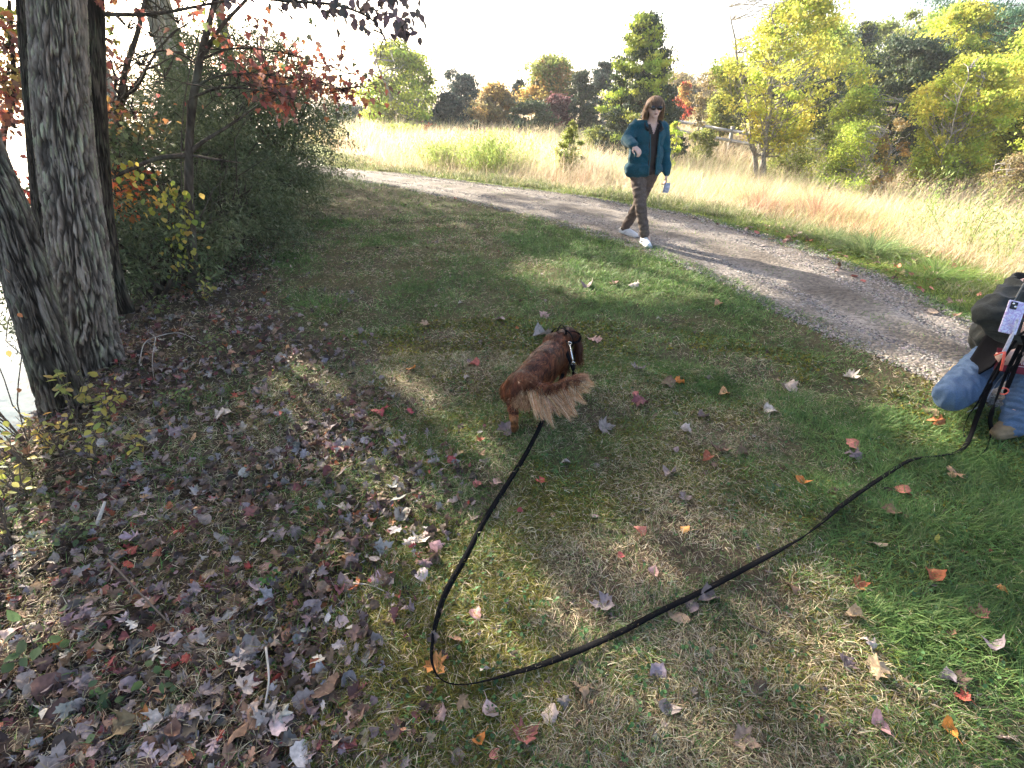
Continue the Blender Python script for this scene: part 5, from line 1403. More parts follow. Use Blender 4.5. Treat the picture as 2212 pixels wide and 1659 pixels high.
twig('dark branch rising out of the left litter', [(250, 1240, 0.08), (350, 1340, 0.05), (420, 1400, 0.02)], 0.004)
twig('grey stub of branch leaning in the bank undergrowth', [(200, 1160, 0.0), (240, 1110, 0.07)], 0.012, None, pale_tw)
twig('short dark stick in the lower right lawn', [(1600, 1345, 0.01), (1660, 1375, 0.015)], 0.004)

# ---- seedlings and small plants on the bank
def seedling(label, px, py, H, pal, n, size, lean=(0, 0), nst=3, cat='seedling', tv=OVV * [1.1, 1, 1], tf=OVF, group='seedlings on the bank', dz=0.0, bent=0.25):
    b = on_ground(px, py); root = empty(cat.replace(' ', '_'), label, cat, b, group)
    sb = MB(); lb = MB(); tips = []
    for k in range(nst):
        a = rng.uniform(0, 6.28); top = np.array([lean[0] + bent * math.cos(a) * H, lean[1] + bent * math.sin(a) * H, H * rng.uniform(0.65, 1)])
        p = limb(sb, (0, 0, -0.02), top, 0.0035, 0.0012, 0.1, 10, 5, 0.15); tips.append(p)
    P = np.concatenate(tips); P = P[P[:, 2] > H * 0.18]
    q = P[rng.integers(0, len(P), n)] + rng.normal(0, 0.02, (n, 3))
    hang_leaves(lb, q, size, pick(pal, n, 0.15), tv, tf, 0.35)
    sb.build('stem', M['twig'], root); lb.build('leaves', M['leaf'], root)
GY = [(0.46, 0.40, 0.09), (0.36, 0.36, 0.10), (0.52, 0.40, 0.12), (0.26, 0.30, 0.09)]
GG = [(0.10, 0.17, 0.07), (0.13, 0.20, 0.08), (0.09, 0.14, 0.07)]
seedling('seedling with big yellow leaves in front of the leaning dark oak', 165, 905, 0.36, GY, 44, 0.042, (0.05, 0.02), 4)
seedling('seedling with yellow leaves at the foot of the massive grey oak', 235, 905, 0.26, GY, 34, 0.04, (0.08, 0), 4)
seedling('tall thin yellow leaved seedling between oak and litter', 205, 1000, 0.30, GY, 40, 0.038, (0.03, 0), 5)
seedling('orange yellow seedling just below the oak fork', 130, 985, 0.28, [(0.5, 0.32, 0.1), (0.42, 0.38, 0.1)], 40, 0.036, (-0.04, 0), 5)
seedling('green seedling right of the oak below the forked twig', 390, 880, 0.14, [(0.14, 0.22, 0.08), (0.2, 0.26, 0.1)], 34, 0.028, (0, 0), 6, bent=0.6)
seedling('straggling green seedling on the upper bank', 470, 760, 0.16, [(0.16, 0.22, 0.09), (0.24, 0.27, 0.1)], 34, 0.03, (0, 0), 6, bent=0.6)
seedling('low green seedling in the litter by the left edge', 170, 1160, 0.12, [(0.12, 0.19, 0.08), (0.17, 0.23, 0.1)], 40, 0.028, (0, 0), 7, bent=0.7)
seedling('leafy twig standing before the bright water', 25, 900, 0.9, [(0.13, 0.2, 0.1), (0.4, 0.36, 0.1), (0.2, 0.25, 0.1)], 80, 0.034, (0.05, 0.0), 7, bent=0.35)
seedling('crooked bare twigs crossing the bright water', 60, 960, 1.0, [(0.45, 0.2, 0.08), (0.3, 0.32, 0.1)], 30, 0.03, (-0.15, 0.1), 9, bent=0.35)
seedling('yellow green seedling right of the oak roots', 300, 985, 0.20, GY, 22, 0.04, (0.05, 0), 3)
seedling('blue green creeper climbing between the two oak trunks', 150, 800, 0.75, [(0.10, 0.17, 0.13), (0.13, 0.20, 0.15), (0.08, 0.13, 0.10)], 60, 0.045, (0.02, -0.05), 4, bent=0.12)
seedling('small yellow leaved seedling at the foot of the slender tree', 455, 660, 0.30, GY, 24, 0.05, (0, 0), 4)
seedling('sparse green seedling between oak roots and slender tree', 350, 690, 0.25, [(0.16, 0.22, 0.08), (0.24, 0.27, 0.09)], 26, 0.04, (0, 0), 4)
seedling('green leafy seedling in the litter at the bottom left', 235, 1540, 0.08, GG, 26, 0.034, (0.02, 0.0), 5, bent=0.8)
seedling('green broad leaved seedling right of the bottom left one', 350, 1505, 0.07, GG, 18, 0.034, (0.0, 0.0), 4, bent=0.8)
seedling('dark green seedling on the sunny left bank', 90, 1420, 0.12, GG, 18, 0.045, (0.0, 0.0), 4, bent=0.7)
seedling('feathery little green plant in the litter', 595, 1270, 0.05, [(0.08, 0.20, 0.05), (0.10, 0.24, 0.06)], 50, 0.016, (0, 0), 5, bent=0.6)
seedling('thin shrub with orange and green leaves hanging over the water', 70, 1010, 0.55, [(0.40, 0.40, 0.08), (0.5, 0.22, 0.08), (0.13, 0.2, 0.1), (0.4, 0.4, 0.08)], 60, 0.04, (-0.12, 0.0), 6)
seedling('yellow green shrublet glowing in the sun beside the leaning oak', 60, 1080, 0.45, [(0.40, 0.40, 0.08), (0.48, 0.40, 0.10), (0.3, 0.34, 0.08)], 50, 0.04, (-0.1, 0.05), 6)
seedling('bare twiggy undergrowth at the left edge above the litter', 30, 1180, 0.5, [(0.13, 0.17, 0.08), (0.3, 0.3, 0.1)], 30, 0.035, (-0.05, 0.0), 8)
LR = MB(); 
for (px, py, m, s) in [(2060, 1010, 14, 0.09), (690, 660, 40, 0.14), (1680, 1070, 26, 0.07), (1905, 1405, 26, 0.05), (1840, 1290, 20, 0.07)]:
    pass
def tuft(label, px, py, R_, L, n, pal):
    b = on_ground(px, py); mb = MB(); a = rng.uniform(0, 6.28, n); rr = R_ * np.sqrt(rng.random(n)) * 0.5
    p = np.stack([rr * np.cos(a), rr * np.sin(a), np.zeros(n)], -1)
    blades(mb, p, L * rng.uniform(0.5, 1.1, n), 0.0028 * max(1, b[1] / 2.5), a + rng.normal(0, 0.4, n), rng.uniform(0.5, 1.35, n), rng.uniform(0.4, 1.6, n), pick(pal, n), 5)
    o = mb.build('grass_tuft', M['grass']); o.location = tuple(b)
    tag(o, label, 'grass tuft', 'green grass tufts')
TG = [(0.12, 0.22, 0.05), (0.16, 0.28, 0.07), (0.09, 0.17, 0.05)]
tuft('long green grass tuft in the litter up the left lawn', 700, 665, 0.45, 0.13, 260, TG)
tuft('second green tuft left of the long one', 655, 650, 0.30, 0.10, 140, TG)
tuft('bluish green star shaped tuft above the leash at right', 1672, 1075, 0.10, 0.07, 60, [(0.10, 0.20, 0.10), (0.12, 0.22, 0.12)])
tuft('bright yellow green tuft above the tan maple leaf', 1915, 1400, 0.05, 0.065, 60, [(0.28, 0.36, 0.08), (0.22, 0.30, 0.07)])
tuft('pale green grass fan on the lawn above the leash', 1605, 1010, 0.14, 0.08, 90, TG)
tuft('green tuft beside the bank undergrowth', 345, 1120, 0.12, 0.10, 70, TG)
tuft('thin green tuft below the oak roots', 400, 1010, 0.14, 0.12, 60, TG)
# ================================================================ LEASH
def ribbon(mb, P, w, th, roll):
    "flat strap along P; roll 0 = lying flat, pi/2 = on edge"
    P = np.asarray(P); n = len(P); T = np.gradient(P, axis=0); T /= np.linalg.norm(T, axis=1)[:, None]
    up = np.array([0, 0, 1.0]); S = np.cross(T, up); S /= np.linalg.norm(S, axis=1)[:, None] + 1e-6
    U = np.cross(S, T)
    roll = np.broadcast_to(roll, (n,))
    A = S * np.cos(roll)[:, None] + U * np.sin(roll)[:, None]; B = np.cross(A, T)
    c = []
    for (a, b) in [(1, 1), (1, -1), (-1, -1), (-1, 1)]: c.append(P + A * a * w / 2 + B * b * th / 2)
    V = np.stack(c, 1).reshape(-1, 3)
    j = np.arange(4); jn = (j + 1) % 4
    F = np.concatenate([np.stack([i * 4 + j, i * 4 + jn, (i + 1) * 4 + jn, (i + 1) * 4 + j], -1) for i in range(n - 1)])
    F = np.concatenate([F, [[0, 1, 2, 3], [(n - 1) * 4 + 3, (n - 1) * 4 + 2, (n - 1) * 4 + 1, (n - 1) * 4]]])
    mb.add(V, F)
M['strap'] = mat_simple('black_webbing', (0.006, 0.006, 0.007), 0.9, 300, 0.25, 0.5, 700, spec=0.06)
M['steel'] = mat_simple('polished_metal', (0.75, 0.75, 0.72), 0.22, 30, 0.05, 0.0, metal=1.0)

HANDP = D(2186, 752, 2.33)
lpx = [(1238, 800, .16), (1205, 862, .08), (1178, 912, .03), (1140, 985, .02), (1095, 1058, .012), (1050, 1130, .012), (1005, 1215, .012), (965, 1290, .012), (945, 1350, .014), (936, 1405, .022), (936, 1450, .022), (958, 1482, .014), (1010, 1490, .012),
       (1100, 1468, .012), (1200, 1436, .012), (1320, 1385, .012), (1430, 1330, .012), (1540, 1275, .012), (1650, 1215, .014), (1740, 1165, .014), (1820, 1098, .014), (1900, 1042, .014), (1965, 1003, .014), (2030, 994, .014), (2070, 984, .016), (2088, 958, .03)]
LP_ = [on_ground(a, b, c + 0.016) for a, b, c in lpx]
LP_ += [D(2108, 905, 2.32), D(2140, 830, 2.34), D(2176, 762, 2.33)]
path = smooth_path(LP_, 420)
s_ = np.linspace(0, len(LP_) - 1, 420)
roll = np.interp(s_, [0, 2, 4, 7, 9, 11, 12.5, 14, 18, 19, 20, 24, 28], [1.2, 0.35, 0.25, 0.75, 1.35, 1.2, 0.9, 0.15, 0.2, 1.1, 0.35, 0.5, 0.9])
mb = MB(); path[:, 2] = np.convolve(np.pad(path[:, 2], 12, mode='edge'), np.ones(25) / 25, mode='valid'); ribbon(mb, path, 0.023, 0.003, roll)
leash = mb.build('leash', M['strap']); tag(leash, 'long black webbing leash lying in a bend across the lawn from dog to hand', 'leash')
snap = MB()
def ring(mb, c, r, t, axis, n=20):
    a = np.linspace(0, 2 * math.pi, n + 1); ax = np.array(axis, float); ax /= np.linalg.norm(ax)
    u = np.cross(ax, [0, 0, 1.0]); u = u / np.linalg.norm(u) if np.linalg.norm(u) > 0.1 else np.array([1.0, 0, 0]); v = np.cross(ax, u)
    tube(mb, np.asarray(c) + r * (np.cos(a)[:, None] * u + np.sin(a)[:, None] * v), t, 6)
ca, cb_ = D(1231, 742, 2.72), D(1238, 785, 2.64)
ring(snap, ca, 0.010, 0.0025, (0.3, 1, 0.2)); tube(snap, [ca - [0, 0, 0.008], (ca + cb_) / 2, cb_ + [0, 0, 0.01]], [0.003, 0.0045, 0.003], 8); ring(snap, cb_, 0.011, 0.0025, (0.1, 1, 0.3))
snap.build('snap_hook', M['steel'], leash)
mb = MB(); ribbon(mb, smooth_path([cb_, D(1241, 797, 2.62), LP_[0]], 10), 0.020, 0.003, 1.2); mb.build('clip_end', M['strap'], leash)

def strap(label, pts, w=0.02, rl=0.6, n=60):
    mb = MB(); ribbon(mb, smooth_path(pts, n), w, 0.003, np.linspace(rl, rl + 1.2, n))
    return tag(mb.build('leash_strap', M['strap']), label, 'strap')
strap('black strap falling from the hand and looping on the grass at right', [D(2195, 735, 2.34), D(2150, 800, 2.32), D(2112, 870, 2.3), on_ground(2084, 915, .05), on_ground(2078, 940, .02), on_ground(2092, 965, .012)], 0.012)
strap('second black strap hanging past the boot of the kneeling person', [D(2204, 745, 2.3), D(2168, 820, 2.27), D(2140, 900, 2.24), on_ground(2136, 940, .03), on_ground(2128, 975, .012), on_ground(2110, 992, .012)], 0.020, 0.4)
strap('black strap loop held under the phone of the kneeling person', [D(2200, 725, 2.3), D(2222, 715, 2.3), D(2205, 765, 2.28), D(2170, 850, 2.28), D(2183, 800, 2.26), D(2215, 760, 2.27), D(2210, 725, 2.3)], 0.018, 0.3)

# ================================================================ DOG
DOG = empty('dog', 'red brown long haired spaniel seen from behind with head down', 'dog', (0.15, 2.58, 0.0))
do = np.array([0.15, 2.58, 0.0])
hip, mid, sho, hd = D(1128, 830, 2.44), D(1174, 782, 2.66), D(1200, 752, 2.84), D(1226, 728, 2.98)
mb = MB()
def ell(c, r, rot=None): ellipsoid(mb, c, r, rot, 18, 12)
yaw = -math.atan2((sho - hip)[0], (sho - hip)[1])
ell(hip + [0, 0.01, -0.015], (0.082, 0.11, 0.090), (0, 0, yaw))
chain(mb, [hip + [0, 0, -0.012], (hip + mid) / 2 + [0, 0, -0.004], mid + [0, 0, -0.006], sho + [0, 0, -0.012]], [0.076, 0.080, 0.088, 0.082], 20)
ell((hip + mid) / 2 + [0.0, 0, -0.03], (0.080, 0.17, 0.095), (0.05, 0, yaw))
ell(mid + [0, 0, -0.025], (0.090, 0.16, 0.105), (0.05, 0, yaw))
ell(sho + [0, 0, -0.02], (0.082, 0.10, 0.105), (0, 0, yaw))
chain(mb, [sho + [0, 0.02, 0.02], (sho + hd) / 2 + [0, 0, 0.02], hd], [0.07, 0.058, 0.055])
ell(hd, (0.066, 0.076, 0.064), (-0.5, 0, yaw))
fwdv = np.array([0.25, 0.85, -0.5]); fwdv /= np.linalg.norm(fwdv)
chain(mb, [hd + fwdv * 0.04, hd + fwdv * 0.10, hd + fwdv * 0.135], [0.042, 0.028, 0.022])     # muzzle
lf, rf = on_ground(1111, 934, 0.02), on_ground(1166, 894, 0.02)
# hind legs: thigh, knee forward, hock back, shank, paw
for foot, sx in ((lf, -1), (rf, 1)):
    hp = hip + np.array([sx * 0.052, 0.0, -0.03]); kn = hp + [sx * 0.008, 0.055, -0.075]; hk = np.array([foot[0], foot[1] - 0.015, foot[2] + 0.075])
    chain(mb, [hp, kn], [0.058, 0.040]); chain(mb, [kn, hk, foot + [0, -0.004, 0.012]], [0.036, 0.022, 0.020])
    ellipsoid(mb, foot + [0.003, 0.018, 0], (0.023, 0.035, 0.018))
    for k in (-1, 0, 1): ellipsoid(mb, foot + [k * 0.013, 0.045, -0.004], (0.008, 0.013, 0.010), None, 8, 6)
for sx in (-1, 1):
    sp_ = sho + np.array([sx * 0.055, 0.01, -0.05]); el = sp_ + [0, -0.02, -0.075]; ft = np.array([el[0], el[1] + 0.035, float(terrain(el[0], el[1])) + 0.018])
    chain(mb, [sp_, el, ft + [0, -0.005, 0.05], ft], [0.042, 0.030, 0.022, 0.020]); ellipsoid(mb, ft + [0, 0.015, 0], (0.023, 0.032, 0.018))
tb0, tb1, tb2, tb3 = hip + [0.02, -0.075, 0.055], D(1190, 838, 2.34), D(1232, 822, 2.33), D(1262, 814, 2.34)
chain(mb, [tb0 + [0, 0.03, -0.01], tb0, tb1, tb2, tb3], [0.024, 0.020, 0.014, 0.009, 0.006], 10)
surf = {}
def dogpost(V, Nn, F):
    surf['V'], surf['N'], surf['F'] = V.copy(), Nn.copy(), F
    c = np.tile(np.array([0.075, 0.026, 0.014]), (len(V), 1))
    return V, F, c
dmat = mat_simple('dog_skin_coat', (0.1, 0.04, 0.02), 0.7, 60, 0.3, 0.5, 200, usecol=True)
dog_body = remesh('body', mb, 0.008, dmat, DOG, 6, off=do, post=dogpost)
# ears
eb = MB()
for sx, base_, tip in ((1, D(1246, 722, 2.98), D(1252, 782, 2.93)), (-1, D(1206, 722, 3.0), D(1196, 760, 2.99))):
    chain(eb, [base_, (base_ + tip) / 2 + [sx * 0.006, 0, 0], tip], [0.016, 0.026, 0.014], 10)
remesh('ear', eb, 0.006, dmat, DOG, 4, off=do, post=lambda V, Nn, F: (V, F, np.tile([0.06, 0.022, 0.012], (len(V), 1))))
# long coat, combed back along the body
V, Nn, F = surf['V'], surf['N'], surf['F']
q = F[rng.integers(0, len(F), 42000)]
w = rng.dirichlet((1, 1, 1, 1), len(q))
P = (V[q] * w[..., None]).sum(1); Nm = (Nn[q] * w[..., None]).sum(1); Nm /= np.linalg.norm(Nm, axis=1)[:, None] + 1e-6
Wp = P + do
axis_ = (hip - sho) / np.linalg.norm(hip - sho)
legs = Wp[:, 2] < 0.135
flow = axis_[None] * 1.0 + np.array([0, 0, -0.75])[None] * (1 - np.clip(Nm[:, 2:3], 0, 1)) + np.stack([np.sin(Wp[:, 0] * 40) * 0.2, np.cos(Wp[:, 1] * 30) * 0.15, np.zeros(len(P))], -1)
flow[legs] = np.array([0, -0.15, -1.0])
hdm = np.linalg.norm(Wp - hd, axis=1) < 0.10
flow[hdm] = flow[hdm] * 0.3 + np.array([0.1, -0.2, -1.0])
flow += rng.normal(0, 0.16, flow.shape)
flow -= Nm * (flow * Nm).sum(1)[:, None]; flow /= np.linalg.norm(flow, axis=1)[:, None] + 1e-6
def strands(mb, P, Dr, Nrm, L, Wd, colr, lift=0.25, grav=0.3, nseg=3):
    n = len(P); L = np.broadcast_to(L, (n,)); Wd = np.broadcast_to(Wd, (n,)); p = P.copy(); d = Dr + Nrm * lift; rows = []
    side = np.cross(Dr, Nrm + rng.normal(0, 0.3, Nrm.shape)); side /= np.linalg.norm(side, axis=1)[:, None] + 1e-6
    for k in range(nseg + 1):
        ww = Wd * (1 - 0.8 * k / nseg) * 0.5; rows += [p - side * ww[:, None], p + side * ww[:, None]]
        d = d - Nrm * (0.35 * lift) + np.array([0, 0, -grav / nseg]); dn = d / (np.linalg.norm(d, axis=1)[:, None] + 1e-6); p = p + dn * (L / nseg)[:, None]
    VV = np.stack(rows, 1); k2 = 2 * (nseg + 1); qq = np.array([[2 * i, 2 * i + 1, 2 * i + 3, 2 * i + 2] for i in range(nseg)])
    mb.add(VV.reshape(-1, 3), (qq[None] + (np.arange(n) * k2)[:, None, None]).reshape(-1, 4), np.repeat(colr, k2, axis=0))
cc = pick([(0.14, 0.043, 0.017), (0.20, 0.066, 0.026), (0.07, 0.022, 0.012), (0.28, 0.105, 0.045)], len(P), 0.25)
spine_ = np.clip(Nm[:, 2] - 0.75, 0, 1)[:, None] * 4
cc = cc * (1 - 0.35 * np.clip(spine_, 0, 1)) + np.array([0.055, 0.030, 0.030]) * 0.35 * np.clip(spine_, 0, 1)
ll = Wp[:, 2] < 0.11
cc[ll] = pick([(0.24, 0.095, 0.035), (0.30, 0.14, 0.06)], ll.sum(), 0.15)
rump = (np.linalg.norm(Wp - (hip + [0.012, -0.10, -0.035]), axis=1) < 0.062)
cc[rump] = pick([(0.44, 0.28, 0.15), (0.36, 0.21, 0.11), (0.28, 0.15, 0.08)], rump.sum(), 0.15)
M['hair'] = mat_foliage('hair_strand', 0.30, 0.42, 0.15, 40)
ncl = 1500; ctr = P[rng.integers(0, len(P), ncl)]
cid = np.empty(len(P), dtype=int)
for i0_ in range(0, len(P), 4000):
    cid[i0_:i0_ + 4000] = np.argmin(((P[i0_:i0_ + 4000, None] - ctr[None]) ** 2).sum(-1), axis=1)
cshade = rng.choice([0.45, 0.7, 1.0, 1.25, 1.7], ncl)[cid][:, None]; cdir = rng.normal(0, 0.28, (ncl, 3))[cid]
flow = flow + cdir; flow -= Nm * (flow * Nm).sum(1)[:, None]; flow /= np.linalg.norm(flow, axis=1)[:, None] + 1e-6
flow += (ctr[cid] + flow * 0.05 - P) * 6.0       # tips of a lock draw together
flow /= np.linalg.norm(flow, axis=1)[:, None] + 1e-6
cc = cc * cshade
hb = MB(); L_ = np.where(legs, 0.018, rng.uniform(0.035, 0.060, len(P))); L_ = np.where(hdm, 0.022, L_)
cc[hdm] *= 0.55
strands(hb, P, flow, Nm, L_, 0.0022, np.clip(cc, 0.005, 0.8), 0.42, 0.35, 4)
hb.build('coat', M['hair'], DOG)
# ear fringe
hb = MB(); n = 2600; t = rng.random(n)[:, None]
for e0_, e1_ in ((D(1246, 722, 2.98), D(1252, 782, 2.93)), (D(1206, 722, 3.0), D(1196, 760, 2.99))):
    P = e0_ + (e1_ - e0_) * t + rng.normal(0, 0.014, (n, 3)) - do; Nr = rng.normal(0, 1, (n, 3)); Nr /= np.linalg.norm(Nr, axis=1)[:, None]
    strands(hb, P, np.tile([0.05, -0.05, -1.0], (n, 1)) + rng.normal(0, 0.12, (n, 3)), Nr, rng.uniform(0.02, 0.035, n), 0.0016, pick([(0.10, 0.035, 0.016), (0.16, 0.065, 0.028), (0.07, 0.025, 0.013)], n, 0.2), 0.1)
hb.build('ear_fringe', M['hair'], DOG)
# plumed tail: long pale hair fanning down from the tail bone
hb = MB(); tailp = smooth_path([tb0, tb1, tb2, tb3], 60); n = 5200
u = rng.random(n); k = np.clip(u * 0.62 * 59 + rng.normal(0, 3, n), 0, 59).astype(int); k = np.where(rng.random(n) < 0.25, np.clip(u * 59, 0, 59).astype(int), k)
P = tailp[k] + rng.normal(0, 0.006, (n, 3)) - do
tips = np.array([[1160, 903], [1184, 914], [1206, 912], [1228, 900], [1246, 888], [1262, 868], [1262, 850], [1278, 838], [1286, 822]])
tw = np.array([D(a, b, 2.26 + 0.01 * i) for i, (a, b) in enumerate(tips)]) - do
NL = 17; lk = np.linspace(0, 8, NL); lu = np.linspace(0.0, 1.0, NL)
lock = np.clip(np.round(u * (NL - 1) + rng.normal(0, 0.8, n)), 0, NL - 1).astype(int)      # hair gathers in locks
lt = np.array([[np.interp(q, range(9), tw[:, k]) for k in range(3)] for q in lk]); lbase = tailp[(lu * 0.62 * 59).astype(int)] - do
lt = lbase + (lt - lbase) * rng.uniform(0.74, 1.08, (NL, 1)) + rng.normal(0, 0.006, (NL, 3))
tgt = lt[lock] + rng.normal(0, 0.0055, (n, 3))
dv = tgt - P; Lh = np.linalg.norm(dv, axis=1) * rng.uniform(0.45, 1.10, n); dv /= np.linalg.norm(dv, axis=1)[:, None] + 1e-6
Nr = np.tile([0.1, -1.0, 0.1], (n, 1)) + rng.normal(0, 0.3, (n, 3)); Nr /= np.linalg.norm(Nr, axis=1)[:, None]
ct = pick([(0.78, 0.44, 0.22), (0.86, 0.56, 0.33), (0.60, 0.29, 0.13), (0.90, 0.70, 0.50)], n, 0.16)
dk = (rng.random(n) < 0.12 + 0.25 * (u > 0.25) * (u < 0.9)); ct[dk] = pick([(0.34, 0.17, 0.085), (0.26, 0.12, 0.06)], dk.sum(), 0.15)
strands(hb, P, dv, Nr, Lh, 0.0020, np.clip(ct, 0.02, 0.85), 0.10, 0.12, 5)
# dark upper side of the tail
n = 2600; k = rng.integers(0, 56, n); P = tailp[k] + rng.normal(0, 0.008, (n, 3)) + [0, 0, 0.006] - do
dv = np.gradient(tailp, axis=0)[k]; dv /= np.linalg.norm(dv, axis=1)[:, None]; dv = dv + rng.normal(0, 0.12, (n, 3)) + [0, 0, -0.25]
Nr = np.tile([0, -0.5, 0.8], (n, 1)) + rng.normal(0, 0.2, (n, 3)); Nr /= np.linalg.norm(Nr, axis=1)[:, None]
ct = pick([(0.15, 0.055, 0.03), (0.22, 0.10, 0.05), (0.10, 0.04, 0.025)], n, 0.2); ct[k > 46] = pick([(0.5, 0.3, 0.17), (0.34, 0.18, 0.1)], (k > 46).sum())
strands(hb, P, dv, Nr, rng.uniform(0.03, 0.05, n), 0.0018, ct, 0.05, 0.1, 4)
n = 1200; P = tb0 + rng.normal(0, 1, (n, 3)) * [0.022, 0.018, 0.012] + [0, 0.004, 0.014] - do; Nr = np.tile([0, -0.3, 0.9], (n, 1)) + rng.normal(0, 0.3, (n, 3)); Nr /= np.linalg.norm(Nr, axis=1)[:, None]
strands(hb, P, np.tile([0.5, -0.6, -0.3], (n, 1)) + rng.normal(0, 0.3, (n, 3)), Nr, rng.uniform(0.02, 0.04, n), 0.0022, pick([(0.13, 0.045, 0.02), (0.20, 0.08, 0.035), (0.09, 0.03, 0.015)], n, 0.2), 0.2, 0.3, 4)
# tan feathering on the backside
n = 2600; c0 = hip + [0.012, -0.095, -0.045]
P = c0 + rng.normal(0, 1, (n, 3)) * [0.024, 0.010, 0.016] - do; Nr = np.tile([0, -1.0, 0], (n, 1)) + rng.normal(0, 0.5, (n, 3)); Nr /= np.linalg.norm(Nr, axis=1)[:, None]
strands(hb, P, np.tile([0, -0.1, -1.0], (n, 1)) + rng.normal(0, 0.5, (n, 3)), Nr, rng.uniform(0.02, 0.04, n), 0.0018, pick([(0.50, 0.28, 0.14), (0.38, 0.20, 0.10), (0.60, 0.38, 0.22), (0.26, 0.12, 0.06)], n, 0.2), 0.3)
hb.build('plumed_tail', M['hair'], DOG)
# harness around neck and shoulders
hn = empty('dog_harness', 'black webbing harness with loops round the dog neck', 'harness', sho); ho = np.array(hn.location)
hm = MB()
def loop3(c, r, axis, n=30, squash=1.0):
    a = np.linspace(0, 2 * math.pi, n); ax = np.array(axis, float); ax /= np.linalg.norm(ax)
    u = np.cross(ax, [0, 0, 1.0]); u /= np.linalg.norm(u); v = np.cross(ax, u)
    return np.asarray(c) + r * (np.cos(a)[:, None] * u + squash * np.sin(a)[:, None] * v)
hc = D(1218, 745, 2.90)
ribbon(hm, loop3((sho + hd) / 2 + [0, 0, 0.02], 0.078, hd - sho), 0.018, 0.003, 0.2)
ribbon(hm, smooth_path([D(1203, 716, 2.88), D(1212, 702, 2.93), D(1222, 712, 2.90), D(1222, 735, 2.84), D(1231, 745, 2.74)], 24), 0.014, 0.003, 0.5)
ribbon(hm, smooth_path([D(1204, 718, 2.87), D(1216, 724, 2.86), D(1236, 716, 2.88), D(1252, 722, 2.9), D(1251, 736, 2.88), D(1236, 740, 2.86), D(1216, 732, 2.85), D(1206, 722, 2.86)], 40), 0.014, 0.003, 0.6)
ribbon(hm, smooth_path([hc + [0, 0, 0.02], D(1226, 765, 2.76), D(1238, 800, 2.70), D(1240, 812, 2.72)], 24), 0.022, 0.003, 0.1)
hm.build('webbing', M['strap'], hn, off=ho)

# ================================================================ WALKING WOMAN
B = np.array([1.655, 6.78, 0.0])
WM = empty('person', 'woman in teal fleece jacket and sunglasses walking on the gravel track', 'person', B)
skin = mat_simple('skin', (0.68, 0.45, 0.36), 0.55, 50, 0.08, 0.1, 300, spec=0.35)
teal = mat_simple('teal_fleece', (0.008, 0.075, 0.108), 0.95, 90, 0.25, 0.7, 160, sheen=0.12, dist=0.012)
shirtm = mat_simple('dark_brown_knit', (0.045, 0.032, 0.028), 0.9, 120, 0.3, 0.5, 260)
trous = mat_simple('brown_grey_corduroy', (0.12, 0.088, 0.072), 0.9, 50, 0.25, 0.5, 160, dist=0.01)
white = mat_simple('white_leather', (0.72, 0.72, 0.73), 0.5, 30, 0.06, 0.2)
black = mat_simple('black_trim', (0.012, 0.012, 0.015), 0.6, 60, 0.2, 0.2)
Yt = 6.78
def wd(px, py, Y=Yt): return D(px, py, Y)
headc = wd(1414, 234, Yt - 0.02); neckb = wd(1409, 268, Yt + 0.02)
shL, shR = wd(1374, 272, Yt + 0.02), wd(1431, 276, Yt + 0.05)      # image left / image right shoulder
hipc = wd(1392, 378, Yt + 0.03)
elL, wrL = wd(1354, 302, Yt - 0.02), wd(1369, 315, Yt - 0.24)
elR, wrR = wd(1438, 328, Yt + 0.08), wd(1440, 373, Yt + 0.0)
hL, hR = hipc + [-0.085, 0, 0.03], hipc + [0.085, 0.02, 0.03]
knF, anF = wd(1384, 445, 6.62), wd(1393, 503, 6.55)
knB, anB = wd(1377, 445, 6.92), wd(1350, 492, 7.06)
ftF, ftB = on_ground(1396, 521), on_ground(1356, 508)
# body: one continuous surface
mb = MB()
ellipsoid(mb, headc + [0, 0, 0.012], (0.074, 0.092, 0.105)); ellipsoid(mb, headc + [0, -0.045, -0.045], (0.052, 0.045, 0.055)); ellipsoid(mb, headc + [0, -0.085, -0.085], (0.024, 0.018, 0.018))
ellipsoid(mb, headc + [0.0, -0.098, -0.022], (0.011, 0.018, 0.020)); ellipsoid(mb, headc + [0, -0.092, -0.056], (0.022, 0.010, 0.008))
for sx in (-1, 1):
    ellipsoid(mb, headc + [sx * 0.076, 0.005, -0.01], (0.010, 0.018, 0.028)); ellipsoid(mb, headc + [sx * 0.034, -0.070, -0.03], (0.020, 0.018, 0.016)); ellipsoid(mb, headc + [sx * 0.030, -0.080, 0.006], (0.013, 0.008, 0.008))
capsule(mb, headc + [0, 0.01, -0.06], neckb, 0.050, 0.055)
chest = (shL + shR) / 2 + [0, 0, -0.10]
ellipsoid(mb, chest, (0.165, 0.105, 0.19)); ellipsoid(mb, (chest + hipc) / 2, (0.145, 0.105, 0.20)); ellipsoid(mb, hipc + [0, 0.01, 0.02], (0.155, 0.115, 0.12))
chain(mb, [shL, elL, wrL], [0.052, 0.040, 0.026]); chain(mb, [shR, elR, wrR], [0.052, 0.040, 0.026])
chain(mb, [hL, knF, anF], [0.080, 0.054, 0.036]); chain(mb, [hR, knB, anB], [0.080, 0.054, 0.036])
chain(mb, [anF, ftF + [0, -0.10, 0.035]], [0.036, 0.028]); chain(mb, [anB, ftB + [0.05, -0.08, 0.035]], [0.036, 0.028])
